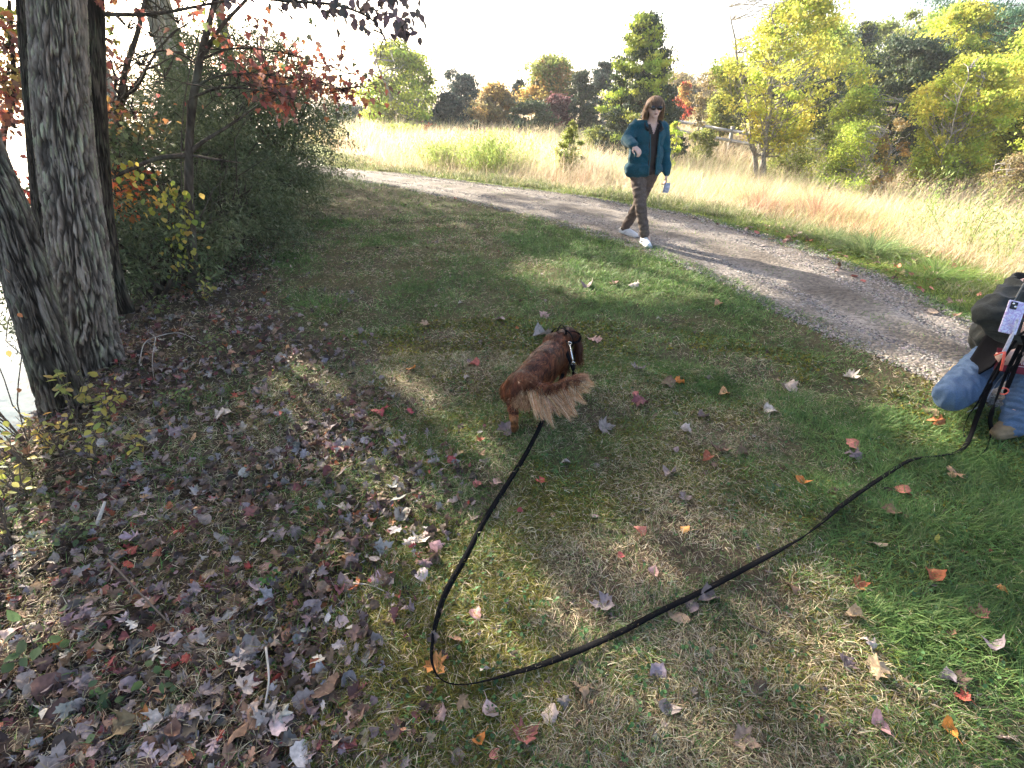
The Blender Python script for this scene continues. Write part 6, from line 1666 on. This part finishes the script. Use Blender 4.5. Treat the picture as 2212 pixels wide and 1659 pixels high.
# hands with separate fingers (image left hand reaches forward, pointing down)
def hand(mb, wr, dirv, palmn, curl=0.5, s=1.0, thumb=1):
    d = np.asarray(dirv, float); d /= np.linalg.norm(d); pn = np.asarray(palmn, float); pn -= d * pn.dot(d); pn /= np.linalg.norm(pn); sd = np.cross(d, pn)
    pc = wr + d * 0.045 * s
    for t in (-0.026, -0.009, 0.009, 0.026): capsule(mb, wr + sd * t * 0.6 * s, wr + d * 0.085 * s + sd * t * s, 0.013 * s, 0.011 * s, 8)
    for t, L in ((-0.029, 0.060), (-0.010, 0.072), (0.010, 0.068), (0.028, 0.052)):
        p0 = wr + d * 0.088 * s + sd * t * s; a = curl; pts = [p0]
        for k in range(3):
            dd = d * math.cos(a) + pn * math.sin(a); pts.append(pts[-1] + dd * L * s / 3 * (1.2 - 0.2 * k)); a += curl
        chain(mb, pts, [0.0092 * s, 0.0085 * s, 0.0078 * s, 0.0065 * s], 8)
    tb = wr + d * 0.022 * s + sd * thumb * 0.026 * s; t1 = tb + (d * 0.55 + sd * thumb * 0.6 + pn * 0.4) * 0.038 * s; t2 = t1 + (d * 0.85 + pn * 0.35) * 0.032 * s
    chain(mb, [tb, t1, t2], [0.012 * s, 0.010 * s, 0.008 * s], 8)
hand(mb, wrL, (0.55, -0.55, -0.55), (0.2, 0.3, -1.0), 0.55, 1.0, -1)
hand(mb, wrR + [0, 0, -0.015], (0.05, -0.1, -1.0), (-1.0, 0.1, 0), 0.65, 1.0, -1)
remesh('body', mb, 0.0065, skin, WM, 3, off=B)
# face
mb = MB(); ellipsoid(mb, headc + [0, -0.101, -0.056], (0.020, 0.004, 0.006)); mb.build('mouth', mat_simple('lips', (0.20, 0.07, 0.06), 0.6), WM, True, off=B)
mb = MB()
for sx in (-1, 1):
    ellipsoid(mb, headc + [sx * 0.033, -0.094, 0.006], (0.037, 0.013, 0.024), (0, sx * 0.12, -sx * 0.25))
    tube(mb, [headc + [sx * 0.060, -0.085, 0.012], headc + [sx * 0.082, -0.03, 0.012], headc + [sx * 0.082, 0.02, 0.004]], 0.005, 6)
tube(mb, [headc + [-0.012, -0.105, 0.010], headc + [0.012, -0.105, 0.010]], 0.005, 6)
mb.build('sunglasses', mat_simple('dark_lens', (0.006, 0.006, 0.007), 0.12, 20, 0, 0.0, spec=0.6), WM, True, off=B)
# hair: cap plus combed strands
hairm = M['hair']
mb = MB()
def skull(n, lo=-0.1):
    v = rng.normal(0, 1, (n, 3)); v /= np.linalg.norm(v, axis=1)[:, None]; return v
n = 16000; v = skull(n); face = ((v[:, 1] < -0.25) & (v[:, 2] < 0.34)) | ((v[:, 1] < -0.05) & (v[:, 2] < -0.05)); v = v[~face]; n = len(v)
v = v[(v[:, 2] > -0.35)]; n = len(v)
P = v * [0.086, 0.104, 0.112] + headc + [0, 0.004, 0.018] - B
# strands run down from the crown; sides flare into a bob
dr = np.stack([v[:, 0] * 0.25, v[:, 1] * 0.25, -1.0 + 0 * v[:, 0]], -1); dr -= v * (dr * v).sum(1)[:, None]; dr /= np.linalg.norm(dr, axis=1)[:, None] + 1e-6
front = v[:, 1] < -0.30
Lh = np.where(front, np.where(v[:, 2] > 0.3, 0.055, 0.03), rng.uniform(0.08, 0.13, n) * np.clip(1.15 - v[:, 2] * 0.35, 0.5, 1.3))
c = pick([(0.36, 0.21, 0.12), (0.50, 0.33, 0.20), (0.26, 0.15, 0.08), (0.60, 0.44, 0.30)], n, 0.15)
fr = front & (np.abs(v[:, 0]) < 0.5); c[fr] = pick([(0.10, 0.06, 0.045), (0.22, 0.14, 0.09)], fr.sum())
strands(mb, P, dr, v, Lh, 0.004, np.clip(c, 0.02, 0.8), 0.18, 0.75, 5)
for sx in (-1, 1):      # flared ends of the bob
    n = 2600; a = rng.uniform(-0.9, 1.2, n)
    P = headc + np.stack([sx * (0.080 + 0.010 * rng.random(n)), 0.035 + 0.07 * a * 0.6, rng.uniform(-0.06, 0.05, n)], -1) - B
    d = np.tile([sx * 0.30, 0.0, -1.0], (n, 1)) + rng.normal(0, 0.12, (n, 3)); Nr = np.tile([sx * 1.0, 0, 0.0], (n, 1))
    strands(mb, P, d, Nr, rng.uniform(0.05, 0.10, n), 0.004, np.clip(pick([(0.46, 0.26, 0.13), (0.36, 0.20, 0.10), (0.26, 0.14, 0.07), (0.55, 0.36, 0.2)], n, 0.15), 0, .8), 0.25, 0.2, 4)
mb.build('hair', hairm, WM)
# shirt, trousers
mb = MB(); ellipsoid(mb, chest, (0.170, 0.118, 0.20)); ellipsoid(mb, (chest + hipc) / 2, (0.155, 0.122, 0.21)); ellipsoid(mb, hipc + [0.0, 0, 0.05], (0.162, 0.128, 0.10)); capsule(mb, neckb + [0, 0, -0.01], neckb + [0, 0, 0.012], 0.066, 0.060)
def cutlow(V, Nn, F):
    Wp = V + B; bad = (Wp[:, 2] < hipc[2] - 0.02) | ((Wp[:, 2] > neckb[2] + 0.004)) | ((Wp[:, 1] < Yt - 0.03) & (Wp[:, 2] > neckb[2] - 0.10) & (np.abs(Wp[:, 0] - neckb[0] - 0.005) < 0.035 * np.clip((Wp[:, 2] - neckb[2] + 0.10) / 0.10, 0, 1)))
    return V, F[~bad[F].any(1)], None, 1
remesh('shirt', mb, 0.008, shirtm, WM, 4, off=B, post=cutlow)
def wrinkle(V, Nn, amp, sc, stretch=(1, 1, 2.2)):
    out = V.copy()
    for i, p in enumerate(V):
        h = mnoise.noise(Vector((p[0] * sc * stretch[0], p[1] * sc * stretch[1], p[2] * sc * stretch[2])))
        out[i] = p + Nn[i] * (abs(h) * -amp + amp * 0.3)
    return out
mb = MB(); ellipsoid(mb, hipc + [0, 0.01, 0.02], (0.165, 0.125, 0.13))
chain(mb, [hL, knF, anF + [0, 0, -0.015]], [0.100, 0.070, 0.058]); chain(mb, [hR, knB, anB + [0, 0, -0.01]], [0.098, 0.068, 0.056])
remesh('trousers', mb, 0.008, trous, WM, 4, off=B, post=lambda V, Nn, F: (wrinkle(V, Nn, 0.020, 9), F))
# jacket: shell open in front
mb = MB()
ellipsoid(mb, chest, (0.210, 0.135, 0.20)); ellipsoid(mb, (chest + hipc) / 2 + [-0.012, 0, 0], (0.215, 0.145, 0.24)); ellipsoid(mb, hipc + [-0.022, 0, 0.07], (0.240, 0.158, 0.14))
capsule(mb, shL + [0.05, 0, 0.02], shR + [-0.05, 0, 0.02], 0.062, 0.062); capsule(mb, neckb + [0, 0.01, -0.02], neckb + [0, 0.01, 0.03], 0.085, 0.080)
chain(mb, [shL, elL, wrL - (wrL - elL) * 0.10], [0.078, 0.066, 0.056]); chain(mb, [shR, elR, wrR + [0, 0, 0.01]], [0.075, 0.062, 0.052])
hemz = hipc[2] - 0.005
openx = lambda z: (neckb[0] - 0.05 + 0.045 * np.clip((neckb[2] - z) / 0.6, 0, 1), neckb[0] + 0.065 + 0.01 * np.clip((neckb[2] - z) / 0.6, 0, 1))
def jack(V, Nn, F):
    V = wrinkle(V, Nn, 0.026, 7, (1.2, 1, 1.6))
    Wp = V + B; x0, x1 = openx(Wp[:, 2])
    t = np.clip((neckb[2] + 0.04 - Wp[:, 2]) / 0.16, 0, 1)
    cx = neckb[0] + 0.005; x0 = cx - 0.075 + (x0 - cx + 0.075) * t; x1 = cx + 0.075 + (x1 - cx - 0.075) * t
    arm = np.minimum(np.linalg.norm(Wp - wrL, axis=1), np.linalg.norm(Wp - elL, axis=1)) < 0.13
    armR = (np.linalg.norm(Wp - wrR, axis=1) < 0.12)
    bad = ((Wp[:, 1] < Yt - 0.02) & (Wp[:, 0] > x0) & (Wp[:, 0] < x1) & ~arm) | ((Wp[:, 2] < hemz + 0.03 * np.sin((Wp[:, 0] - B[0]) * 6)) & ~armR & ~arm) | ((Wp[:, 2] > neckb[2] + 0.045) & (np.abs(Wp[:, 0] - neckb[0]) < 0.2))
    return V, F[~bad[F].any(1)], None, 1
jk = remesh('jacket', mb, 0.007, teal, WM, 4, off=B, post=jack)
md = jk.modifiers.new('thickness', 'SOLIDIFY'); md.thickness = 0.008; md.offset = -1
mb = MB()    # stand-up black collar and zip tapes
for sx in (-1, 1):
    pts = smooth_path([neckb + [0, 0.085, 0.045], neckb + [sx * 0.072, 0.03, 0.040], neckb + [sx * 0.088, -0.05, 0.005], neckb + [sx * 0.098, -0.105, -0.03], neckb + [sx * 0.060, -0.125, -0.065]], 24)
    ribbon(mb, pts, 0.048, 0.008, 0.9)
mb.build('collar', black, WM, True, off=B)
zm = mat_simple('zip_tape', (0.02, 0.10, 0.13), 0.6, 50, 0.1, 0.2)
for k in (0, 1):
    mb = MB(); zz = np.linspace(neckb[2] - 0.10, hemz + 0.015, 20)
    xs = np.array([openx(np.array(z))[k] for z in zz])
    cY = Yt - 0.145 + 0.018 * np.cos(np.linspace(0, 6, 20))
    tube(mb, np.stack([xs, cY, zz], -1), 0.0055, 6); mb.build('zip', zm, WM, True, off=B)
mb = MB(); capsule(mb, wd(1371, 331, Yt - 0.17), wd(1370, 338, Yt - 0.17), 0.004, 0.004, 6); mb.build('zip_pull', M['steel'], WM, True, off=B)
# shoes
for nm, an, ft, dr in (('shoe', anF, ftF, (0.10, -1.0)), ('shoe', anB, ftB, (0.62, -0.78))):
    d = np.array([dr[0], dr[1], 0]); d /= np.linalg.norm(d); heel = np.array([an[0], an[1], 0]) - d * 0.035; g0 = float(terrain(ft[0], ft[1])) + 0.004
    mb = MB(); lift = 0.02 if nm and an is anB else 0.0
    z = lambda h: np.array([0, 0, g0 + h])
    chain(mb, [heel + z(0.045 + lift), heel + d * 0.09 + z(0.045 + lift * 0.5), heel + d * 0.17 + z(0.036), heel + d * 0.225 + z(0.030)], [0.042, 0.044, 0.042, 0.034], 12)
    capsule(mb, heel + d * 0.02 + z(0.05 + lift), heel + d * 0.045 + z(0.095 + lift), 0.040, 0.038)
    remesh('shoe', mb, 0.008, white, WM, 3, off=B)
    db = MB()
    for q_t in (0.10, 0.125, 0.15, 0.175): sdv = np.array([-d[1], d[0], 0]); cpt = heel + d * q_t + z(0.088 - q_t * 0.12); tube(db, [cpt - sdv * 0.025, cpt + [0, 0, 0.004], cpt + sdv * 0.025], 0.0035, 5)
    for q_s in (-1, 1): sdv = np.array([-d[1], d[0], 0]) * q_s; tube(db, [heel + d * 0.05 + sdv * 0.042 + z(0.03), heel + d * 0.10 + sdv * 0.044 + z(0.055)], 0.005, 5)
    db.build('laces', mat_simple('lace_grey', (0.35, 0.38, 0.42), 0.7), WM, off=B)
    sb = MB(); pts = [heel + d * t + z(0.012 + lift * (1 - t / 0.2)) for t in np.linspace(-0.03, 0.25, 8)]
    ribbon(sb, np.array(pts), 0.086, 0.022, 0.0); sb.build('sole', mat_simple('shoe_sole', (0.50, 0.52, 0.54), 0.6, 40, 0.1), WM, False, off=B)
# folded cloth pouch held in the hand at her side
pm = mat_simple('pouch_cloth', (0.42, 0.45, 0.55), 0.8, 45, 0.45, 0.3, 90)
pc_ = wd(1440, 404, Yt - 0.02); mb = MB()
box(mb, (0, 0, -0.01), (0.078, 0.012, 0.115), (0, 0.12, 0.3)); box(mb, (0.006, -0.010, 0.0), (0.066, 0.010, 0.10), (0.05, 0.02, 0.25)); box(mb, (-0.004, 0.010, -0.02), (0.070, 0.008, 0.09), (-0.1, 0.2, 0.2))
po = mb.build('pouch', pm, None); po.location = tuple(pc_); tag(po, 'folded pale blue and white paper bag held in the walking woman\'s lowered hand', 'bag')
bm_ = po.modifiers.new('b', 'BEVEL'); bm_.width = 0.003; bm_.segments = 2

# ================================================================ KNEELING PERSON (right edge)
K0 = np.array([2.75, 2.65, 0.0])
KP = empty('person', 'kneeling person in dark jacket and jeans holding leashes and phone at right', 'person', K0)
denim = mat_simple('blue_denim', (0.085, 0.14, 0.235), 0.85, 160, 0.18, 0.6, 350, dist=0.006)
coat = mat_simple('olive_grey_fleece', (0.028, 0.031, 0.027), 0.95, 60, 0.25, 0.6, 200, sheen=0.06)
lining = mat_simple('black_lining', (0.006, 0.006, 0.008), 0.95, 40, 0.2, 0.3, spec=0.1)
maroon = mat_simple('maroon_cotton', (0.17, 0.022, 0.04), 0.9, 60, 0.15, 0.3)
boot = mat_simple('tan_boot', (0.20, 0.15, 0.09), 0.8, 40, 0.2, 0.4)
kn1 = D(2058, 852, 2.46); hipK = D(2152, 775, 2.72); foot1 = np.array([hipK[0] + 0.02, hipK[1] + 0.10, 0.06])
hipK2 = hipK + [0.22, 0.06, 0.02]; kn2 = D(2232, 790, 2.42); an2 = D(2190, 915, 2.30); toe2 = on_ground(2152, 948, 0.04)
shA, elA, wrA = D(2215, 622, 2.72), D(2142, 676, 2.52), D(2208, 742, 2.40)
chestK = D(2250, 690, 2.78); neckK = shA + [0.20, 0.05, 0.06]; headK = neckK + [-0.02, -0.05, 0.16]; shB = shA + [0.40, 0.06, 0.0]; elB = shB + [0.10, -0.12, -0.24]; wrB = HANDP + [0.10, 0.02, -0.02]
mb = MB()
ellipsoid(mb, headK, (0.075, 0.095, 0.115)); ellipsoid(mb, headK + [-0.03, -0.05, -0.05], (0.045, 0.045, 0.05)); ellipsoid(mb, headK + [-0.05, -0.09, -0.02], (0.012, 0.018, 0.02)); capsule(mb, headK + [0, 0, -0.06], neckK, 0.052, 0.058)
for sx in (-1, 1): ellipsoid(mb, headK + [sx * 0.076, 0.0, -0.01], (0.010, 0.018, 0.028))
ellipsoid(mb, (shA + shB) / 2 + [0, 0, -0.12], (0.17, 0.11, 0.20)); ellipsoid(mb, (hipK + hipK2) / 2 + [0, 0, 0.06], (0.17, 0.14, 0.15))
chain(mb, [shA, elA, wrA], [0.055, 0.044, 0.028]); chain(mb, [shB, elB, wrB], [0.055, 0.044, 0.028])
chain(mb, [hipK, kn1, foot1], [0.085, 0.062, 0.045]); chain(mb, [hipK2, kn2, an2, toe2], [0.085, 0.062, 0.042, 0.03])
hand(mb, wrA, (-0.30, -0.35, 0.80), (0.5, 0.9, 0.2), 0.45, 1.0, -1)
hand(mb, wrB, (-0.7, -0.1, -0.35), (0.1, 0.8, -0.3), 0.75, 1.0, 1)
remesh('body', mb, 0.0065, skin, KP, 3, off=K0)
hb = MB(); n = 6000; v = skull(n); v = v[~((v[:, 1] < -0.3) & (v[:, 2] < 0.35)) & (v[:, 2] > -0.4)]; n = len(v)
dr = np.tile([0, 0, -1.0], (n, 1)); dr -= v * (dr * v).sum(1)[:, None]
strands(hb, v * [0.082, 0.102, 0.120] + headK - K0, dr, v, rng.uniform(0.03, 0.06, n), 0.004, pick([(0.12, 0.075, 0.05), (0.18, 0.12, 0.08)], n), 0.1, 0.4, 4); hb.build('hair', hairm, KP)
mb = MB(); ellipsoid(mb, (hipK + hipK2) / 2 + [0, 0, 0.03], (0.20, 0.16, 0.14))
chain(mb, [hipK, (hipK + kn1) / 2 + [0, 0, 0.005], kn1], [0.118, 0.108, 0.088]); chain(mb, [kn1 + [0.02, 0.02, -0.01], foot1 + [0, 0, 0.01]], [0.068, 0.06])
chain(mb, [hipK2, kn2, (kn2 + an2) / 2, an2 + [0, 0, -0.005]], [0.115, 0.085, 0.070, 0.066])
def folds(V, Nn):
    Wp = V + K0; out = V.copy()
    for a_, b_, lo, hi, fr in ((kn1, hipK, 0.30, 0.62, 46), (kn2, an2, 0.15, 0.5, 40), (an2, kn2, 0.0, 0.22, 60)):
        d = b_ - a_; L = np.linalg.norm(d); s_q = ((Wp - a_) @ d) / L ** 2; rr = np.linalg.norm(Wp - a_ - s_q[:, None] * d, axis=1)
        m = sstep(s_q, lo, hi) * (rr < 0.15) * (s_q < 1.1)
        ph = s_q * fr * L / 0.3 + 2.2 * np.sin(Wp[:, 0] * 23 + Wp[:, 2] * 31) + 1.5 * np.sin(Wp[:, 1] * 37)
        out = out - Nn * (0.010 * m * (1 - np.abs(np.sin(ph * 0.5))) ** 1.5)[:, None]
    return out
remesh('jeans', mb, 0.0075, denim, KP, 4, off=K0, post=lambda V, Nn, F: (folds(wrinkle(V, Nn, 0.022, 12, (2.4, 1.2, 0.8)), Nn), F))
mb = MB(); tube(mb, smooth_path([kn1 + [0.05, -0.075, -0.07], kn1 + [0.10, -0.09, 0.0], (kn1 + hipK) / 2 + [0.04, -0.10, 0.03], hipK + [0.02, -0.11, 0.04]], 20), 0.0022, 5)
mb.build('seam', mat_simple('seam_thread', (0.30, 0.33, 0.38), 0.8), KP, off=K0)
mb = MB(); chain(mb, [an2 + [0, 0, -0.03], (an2 + toe2) / 2 + [0, 0, -0.005], toe2], [0.052, 0.050, 0.042]); remesh('boot', mb, 0.008, boot, KP, 3, off=K0, post=lambda V, Nn, F: (wrinkle(V, Nn, 0.008, 18), F))
mb = MB(); chain(mb, [foot1 + [0, 0.0, 0.0], foot1 + [0.02, 0.14, 0.0]], [0.05, 0.045]); remesh('boot', mb, 0.008, boot, KP, 3, off=K0)
# t-shirt with printed words
mb = MB(); ellipsoid(mb, (shA + shB) / 2 + [0, -0.01, -0.15], (0.19, 0.135, 0.22)); ellipsoid(mb, (hipK + hipK2) / 2 + [0, -0.03, 0.10], (0.20, 0.16, 0.14))
remesh('tee_shirt', mb, 0.009, maroon, KP, 4, off=K0)
# jacket open at the front
mb = MB(); ellipsoid(mb, (shA + shB) / 2 + [0.02, 0.02, -0.14], (0.215, 0.155, 0.23)); ellipsoid(mb, (hipK + hipK2) / 2 + [0.01, 0.03, 0.12], (0.235, 0.18, 0.20))
capsule(mb, shA + [0.05, 0, 0.02], shB + [-0.05, 0, 0.02], 0.07, 0.07)
chain(mb, [shA, elA, wrA - (wrA - elA) * 0.12], [0.088, 0.076, 0.058]); chain(mb, [shB, elB, wrB + [0.03, 0, 0.01]], [0.088, 0.076, 0.060])
mx_ = (hipK[0] + hipK2[0]) / 2
def kj(V, Nn, F):
    V = wrinkle(V, Nn, 0.045, 9, (1, 1, 2.0)); Wp = V + K0
    arm = np.minimum.reduce([np.linalg.norm(Wp - q, axis=1) for q in (wrA, elA, (wrA + elA) / 2, wrB, elB, (shA + elA) / 2)]) < 0.115
    bad = ((Wp[:, 1] < K0[1] - 0.02) & (np.abs(Wp[:, 0] - mx_ - 0.02) < 0.115) & ~arm) | ((Wp[:, 2] < 0.20) & ~arm) | (Wp[:, 2] > neckK[2] + 0.01)
    return V, F[~bad[F].any(1)], None, 1
kk = remesh('jacket', mb, 0.0075, coat, KP, 4, off=K0, post=kj); md = kk.modifiers.new('t', 'SOLIDIFY'); md.thickness = 0.008; md.offset = -1
# hem flap hanging over the thigh
mb = MB(); nu, nv = 14, 14; VV = []
A0, A1, A2, A3 = D(2150, 718, 2.50), D(2192, 745, 2.46), D(2106, 792, 2.48), D(2152, 775, 2.40)
C0, C1 = D(2080, 800, 2.62), D(2130, 720, 2.60)
for i in range(nu):
    for j in range(nv):
        a, b = i / (nu - 1), j / (nv - 1)
        p = (np.asarray(C1) * (1 - a) + A1 * a) * (1 - b) + (np.asarray(C0) * (1 - a) + A3 * a) * b
        p = p + np.array([0, -0.02 * math.sin(a * 3.1), 0.010 * math.sin(a * 9 + b * 2)]); 
        if b > 0.7: p = p + np.array([0, 0, -0.05 * (b - 0.7) / 0.3 * math.sin(a * 3.14) ** 0.5])
        VV.append(p)
q_ = np.array([(i * nv + j, i * nv + j + 1, (i + 1) * nv + j + 1, (i + 1) * nv + j) for i in range(nu - 1) for j in range(nv - 1)])
mb.add(np.array(VV), q_); fl = mb.build('jacket_hem', lining, KP, True, off=K0); md = fl.modifiers.new('t', 'SOLIDIFY'); md.thickness = 0.008
mb = MB(); tube(mb, smooth_path([D(2212, 612, 2.58), D(2190, 650, 2.50), D(2172, 672, 2.46), D(2160, 700, 2.44)], 20), 0.004, 6); mb.build('drawstring', mat_simple('grey_cord', (0.16, 0.16, 0.14), 0.8), KP, off=K0)
# lettering on the shirt
def text_obj(txt, size, loc, rot, mat, parent, off, name):
    cu = bpy.data.curves.new(name, 'FONT'); cu.body = txt; cu.size = size; cu.extrude = 0.0006; cu.align_x = 'CENTER'; cu.align_y = 'CENTER'
    t = bpy.data.objects.new(name, cu); COL.objects.link(t)
    me = bpy.data.meshes.new_from_object(t.evaluated_get(bpy.context.evaluated_depsgraph_get()))
    bpy.data.objects.remove(t); o = bpy.data.objects.new(name, me); me.materials.append(mat); COL.objects.link(o)
    o.parent = parent; o.location = tuple(np.asarray(loc) - off); o.rotation_euler = rot; return o
prnt = mat_simple('white_print', (0.60, 0.52, 0.53), 0.8, 60, 0.15)
tl = D(2192, 782, 2.395); rt = (R(58), R(4), R(-14))
patch = MB(); box(patch, (0, 0, 0), (0.17, 0.12, 0.004)); pt_ = patch.build('shirt_front', maroon, KP); pt_.location = tuple(tl + [0.0, 0.004, 0.0] - K0); pt_.rotation_euler = rt
Rm = np.array(Euler(rt).to_matrix())
text_obj('GAME', 0.034, tl + Rm @ [0.004, 0, 0.006], rt, prnt, KP, K0, 'lettering')
text_obj('Conference Ch', 0.011, tl + Rm @ [0.004, 0.030, 0.006], rt, prnt, KP, K0, 'lettering')
text_obj('al', 0.020, tl + Rm @ [-0.066, 0, 0.006], rt, prnt, KP, K0, 'lettering')
fr = MB()
for c_, s in (((0.004, 0.020, 0), (0.112, 0.003, 0.002)), ((0.004, -0.020, 0), (0.112, 0.003, 0.002)), ((-0.051, 0, 0), (0.003, 0.043, 0.002)), ((0.059, 0, 0), (0.003, 0.043, 0.002))): box(fr, np.array(c_) + [0, 0, 0.0045], s)
fo = fr.build('lettering_frame', prnt, KP); fo.location = tuple(tl - K0); fo.rotation_euler = rt
# phone in a clear patterned case
phc = D(2187, 686, 2.34); ph = empty('phone', 'phone in a clear purple flecked case held by the kneeling person', 'phone', phc); rtp = (R(66), R(10), R(-12))
pm2, nt, out = nodes('marbled_case'); tc = nt.nodes.new('ShaderNodeTexCoord'); nz = nt.nodes.new('ShaderNodeTexNoise'); nz.inputs['Scale'].default_value = 28; nz.inputs['Detail'].default_value = 4; nz.inputs['Distortion'].default_value = 1.5
nt.links.new(tc.outputs['Object'], nz.inputs['Vector']); rp = ramp(nt, [(0.36, (0.62, 0.66, 0.78)), (0.48, (0.40, 0.28, 0.55)), (0.56, (0.70, 0.70, 0.82)), (0.68, (0.50, 0.25, 0.40))]); nt.links.new(nz.outputs[0], rp.inputs[0])
bs = nt.nodes.new('ShaderNodeBsdfPrincipled'); bs.inputs['Roughness'].default_value = 0.15; nt.links.new(rp.outputs[0], bs.inputs['Base Color']); nt.links.new(bs.outputs[0], out.inputs[0])
Rp = Euler(rtp)
mb = MB(); box(mb, (0, 0, 0), (0.080, 0.160, 0.011)); o1 = mb.build('case', pm2, ph); o1.rotation_euler = rtp; b_ = o1.modifiers.new('b', 'BEVEL'); b_.width = 0.009; b_.segments = 4
mb = MB(); box(mb, (-0.018, 0.055, 0.008), (0.030, 0.036, 0.006)); o2 = mb.build('camera_bump', mat_simple('camera_glass', (0.01, 0.01, 0.012), 0.1, 20, 0, 0), ph); o2.rotation_euler = rtp; b_ = o2.modifiers.new('b', 'BEVEL'); b_.width = 0.006; b_.segments = 3
for dx, dy in ((-0.024, 0.063), (-0.012, 0.050)):
    mb = MB(); tube(mb, [(dx, dy, 0.008), (dx, dy, 0.0125)], 0.0055, 14); oo = mb.build('lens', M['steel'], ph); oo.rotation_euler = rtp
clear = mat_simple('pale_plastic', (0.62, 0.62, 0.72), 0.2, 60, 0.2, 0.1)
mb = MB(); ribbon(mb, smooth_path([D(2198, 690, 2.31), D(2190, 715, 2.30), D(2178, 742, 2.30), D(2166, 766, 2.31)], 16), 0.016, 0.005, 0.5); oo = mb.build('grip_strap', clear, None, off=phc); oo.parent = ph
# little things on the leashes
rdm = mat_simple('coral_cord', (0.70, 0.12, 0.08), 0.5, 30, 0.1)
mb = MB(); ring(mb, D(2168, 845, 2.26), 0.018, 0.0035, (0.5, 1, 0)); oo = mb.build('carabiner', rdm); tag(oo, 'coral red carabiner hanging among the black straps', 'carabiner')
mb = MB(); tube(mb, [D(2148, 768, 2.3), D(2160, 763, 2.29), D(2172, 760, 2.29)], 0.004, 6); tube(mb, smooth_path([D(2170, 762, 2.28), D(2166, 785, 2.27), D(2162, 800, 2.27)], 10), 0.006, 8)
oo = mb.build('clip', rdm); tag(oo, 'coral pink clip and tab hanging just below the phone', 'clip')
# ================================================================ HAZE
def haze(dens):
    # closed box round the whole place
    x0, x1, y0, y1, z0, z1 = gx[0] - 2, gx[-1] + 2, gy[0] - 2, gy[-1] + 2, -6.0, 26.0
    V = np.array([(x, y, z) for x in (x0, x1) for y in (y0, y1) for z in (z0, z1)], float)
    F = np.array([(0, 1, 3, 2), (4, 6, 7, 5), (0, 4, 5, 1), (2, 3, 7, 6), (0, 2, 6, 4), (1, 5, 7, 3)])
    m, nt, out = nodes('thin_haze'); v = nt.nodes.new('ShaderNodeVolumePrincipled')
    v.inputs['Color'].default_value = (0.92, 0.95, 1.0, 1); v.inputs['Density'].default_value = dens; v.inputs['Anisotropy'].default_value = 0.3
    nt.links.new(v.outputs[0], out.inputs['Volume'])
    tag(mesh_np('haze', V, F, m), 'thin bright haze in the low sunlight', 'haze', kind='stuff')
haze(0.0009)
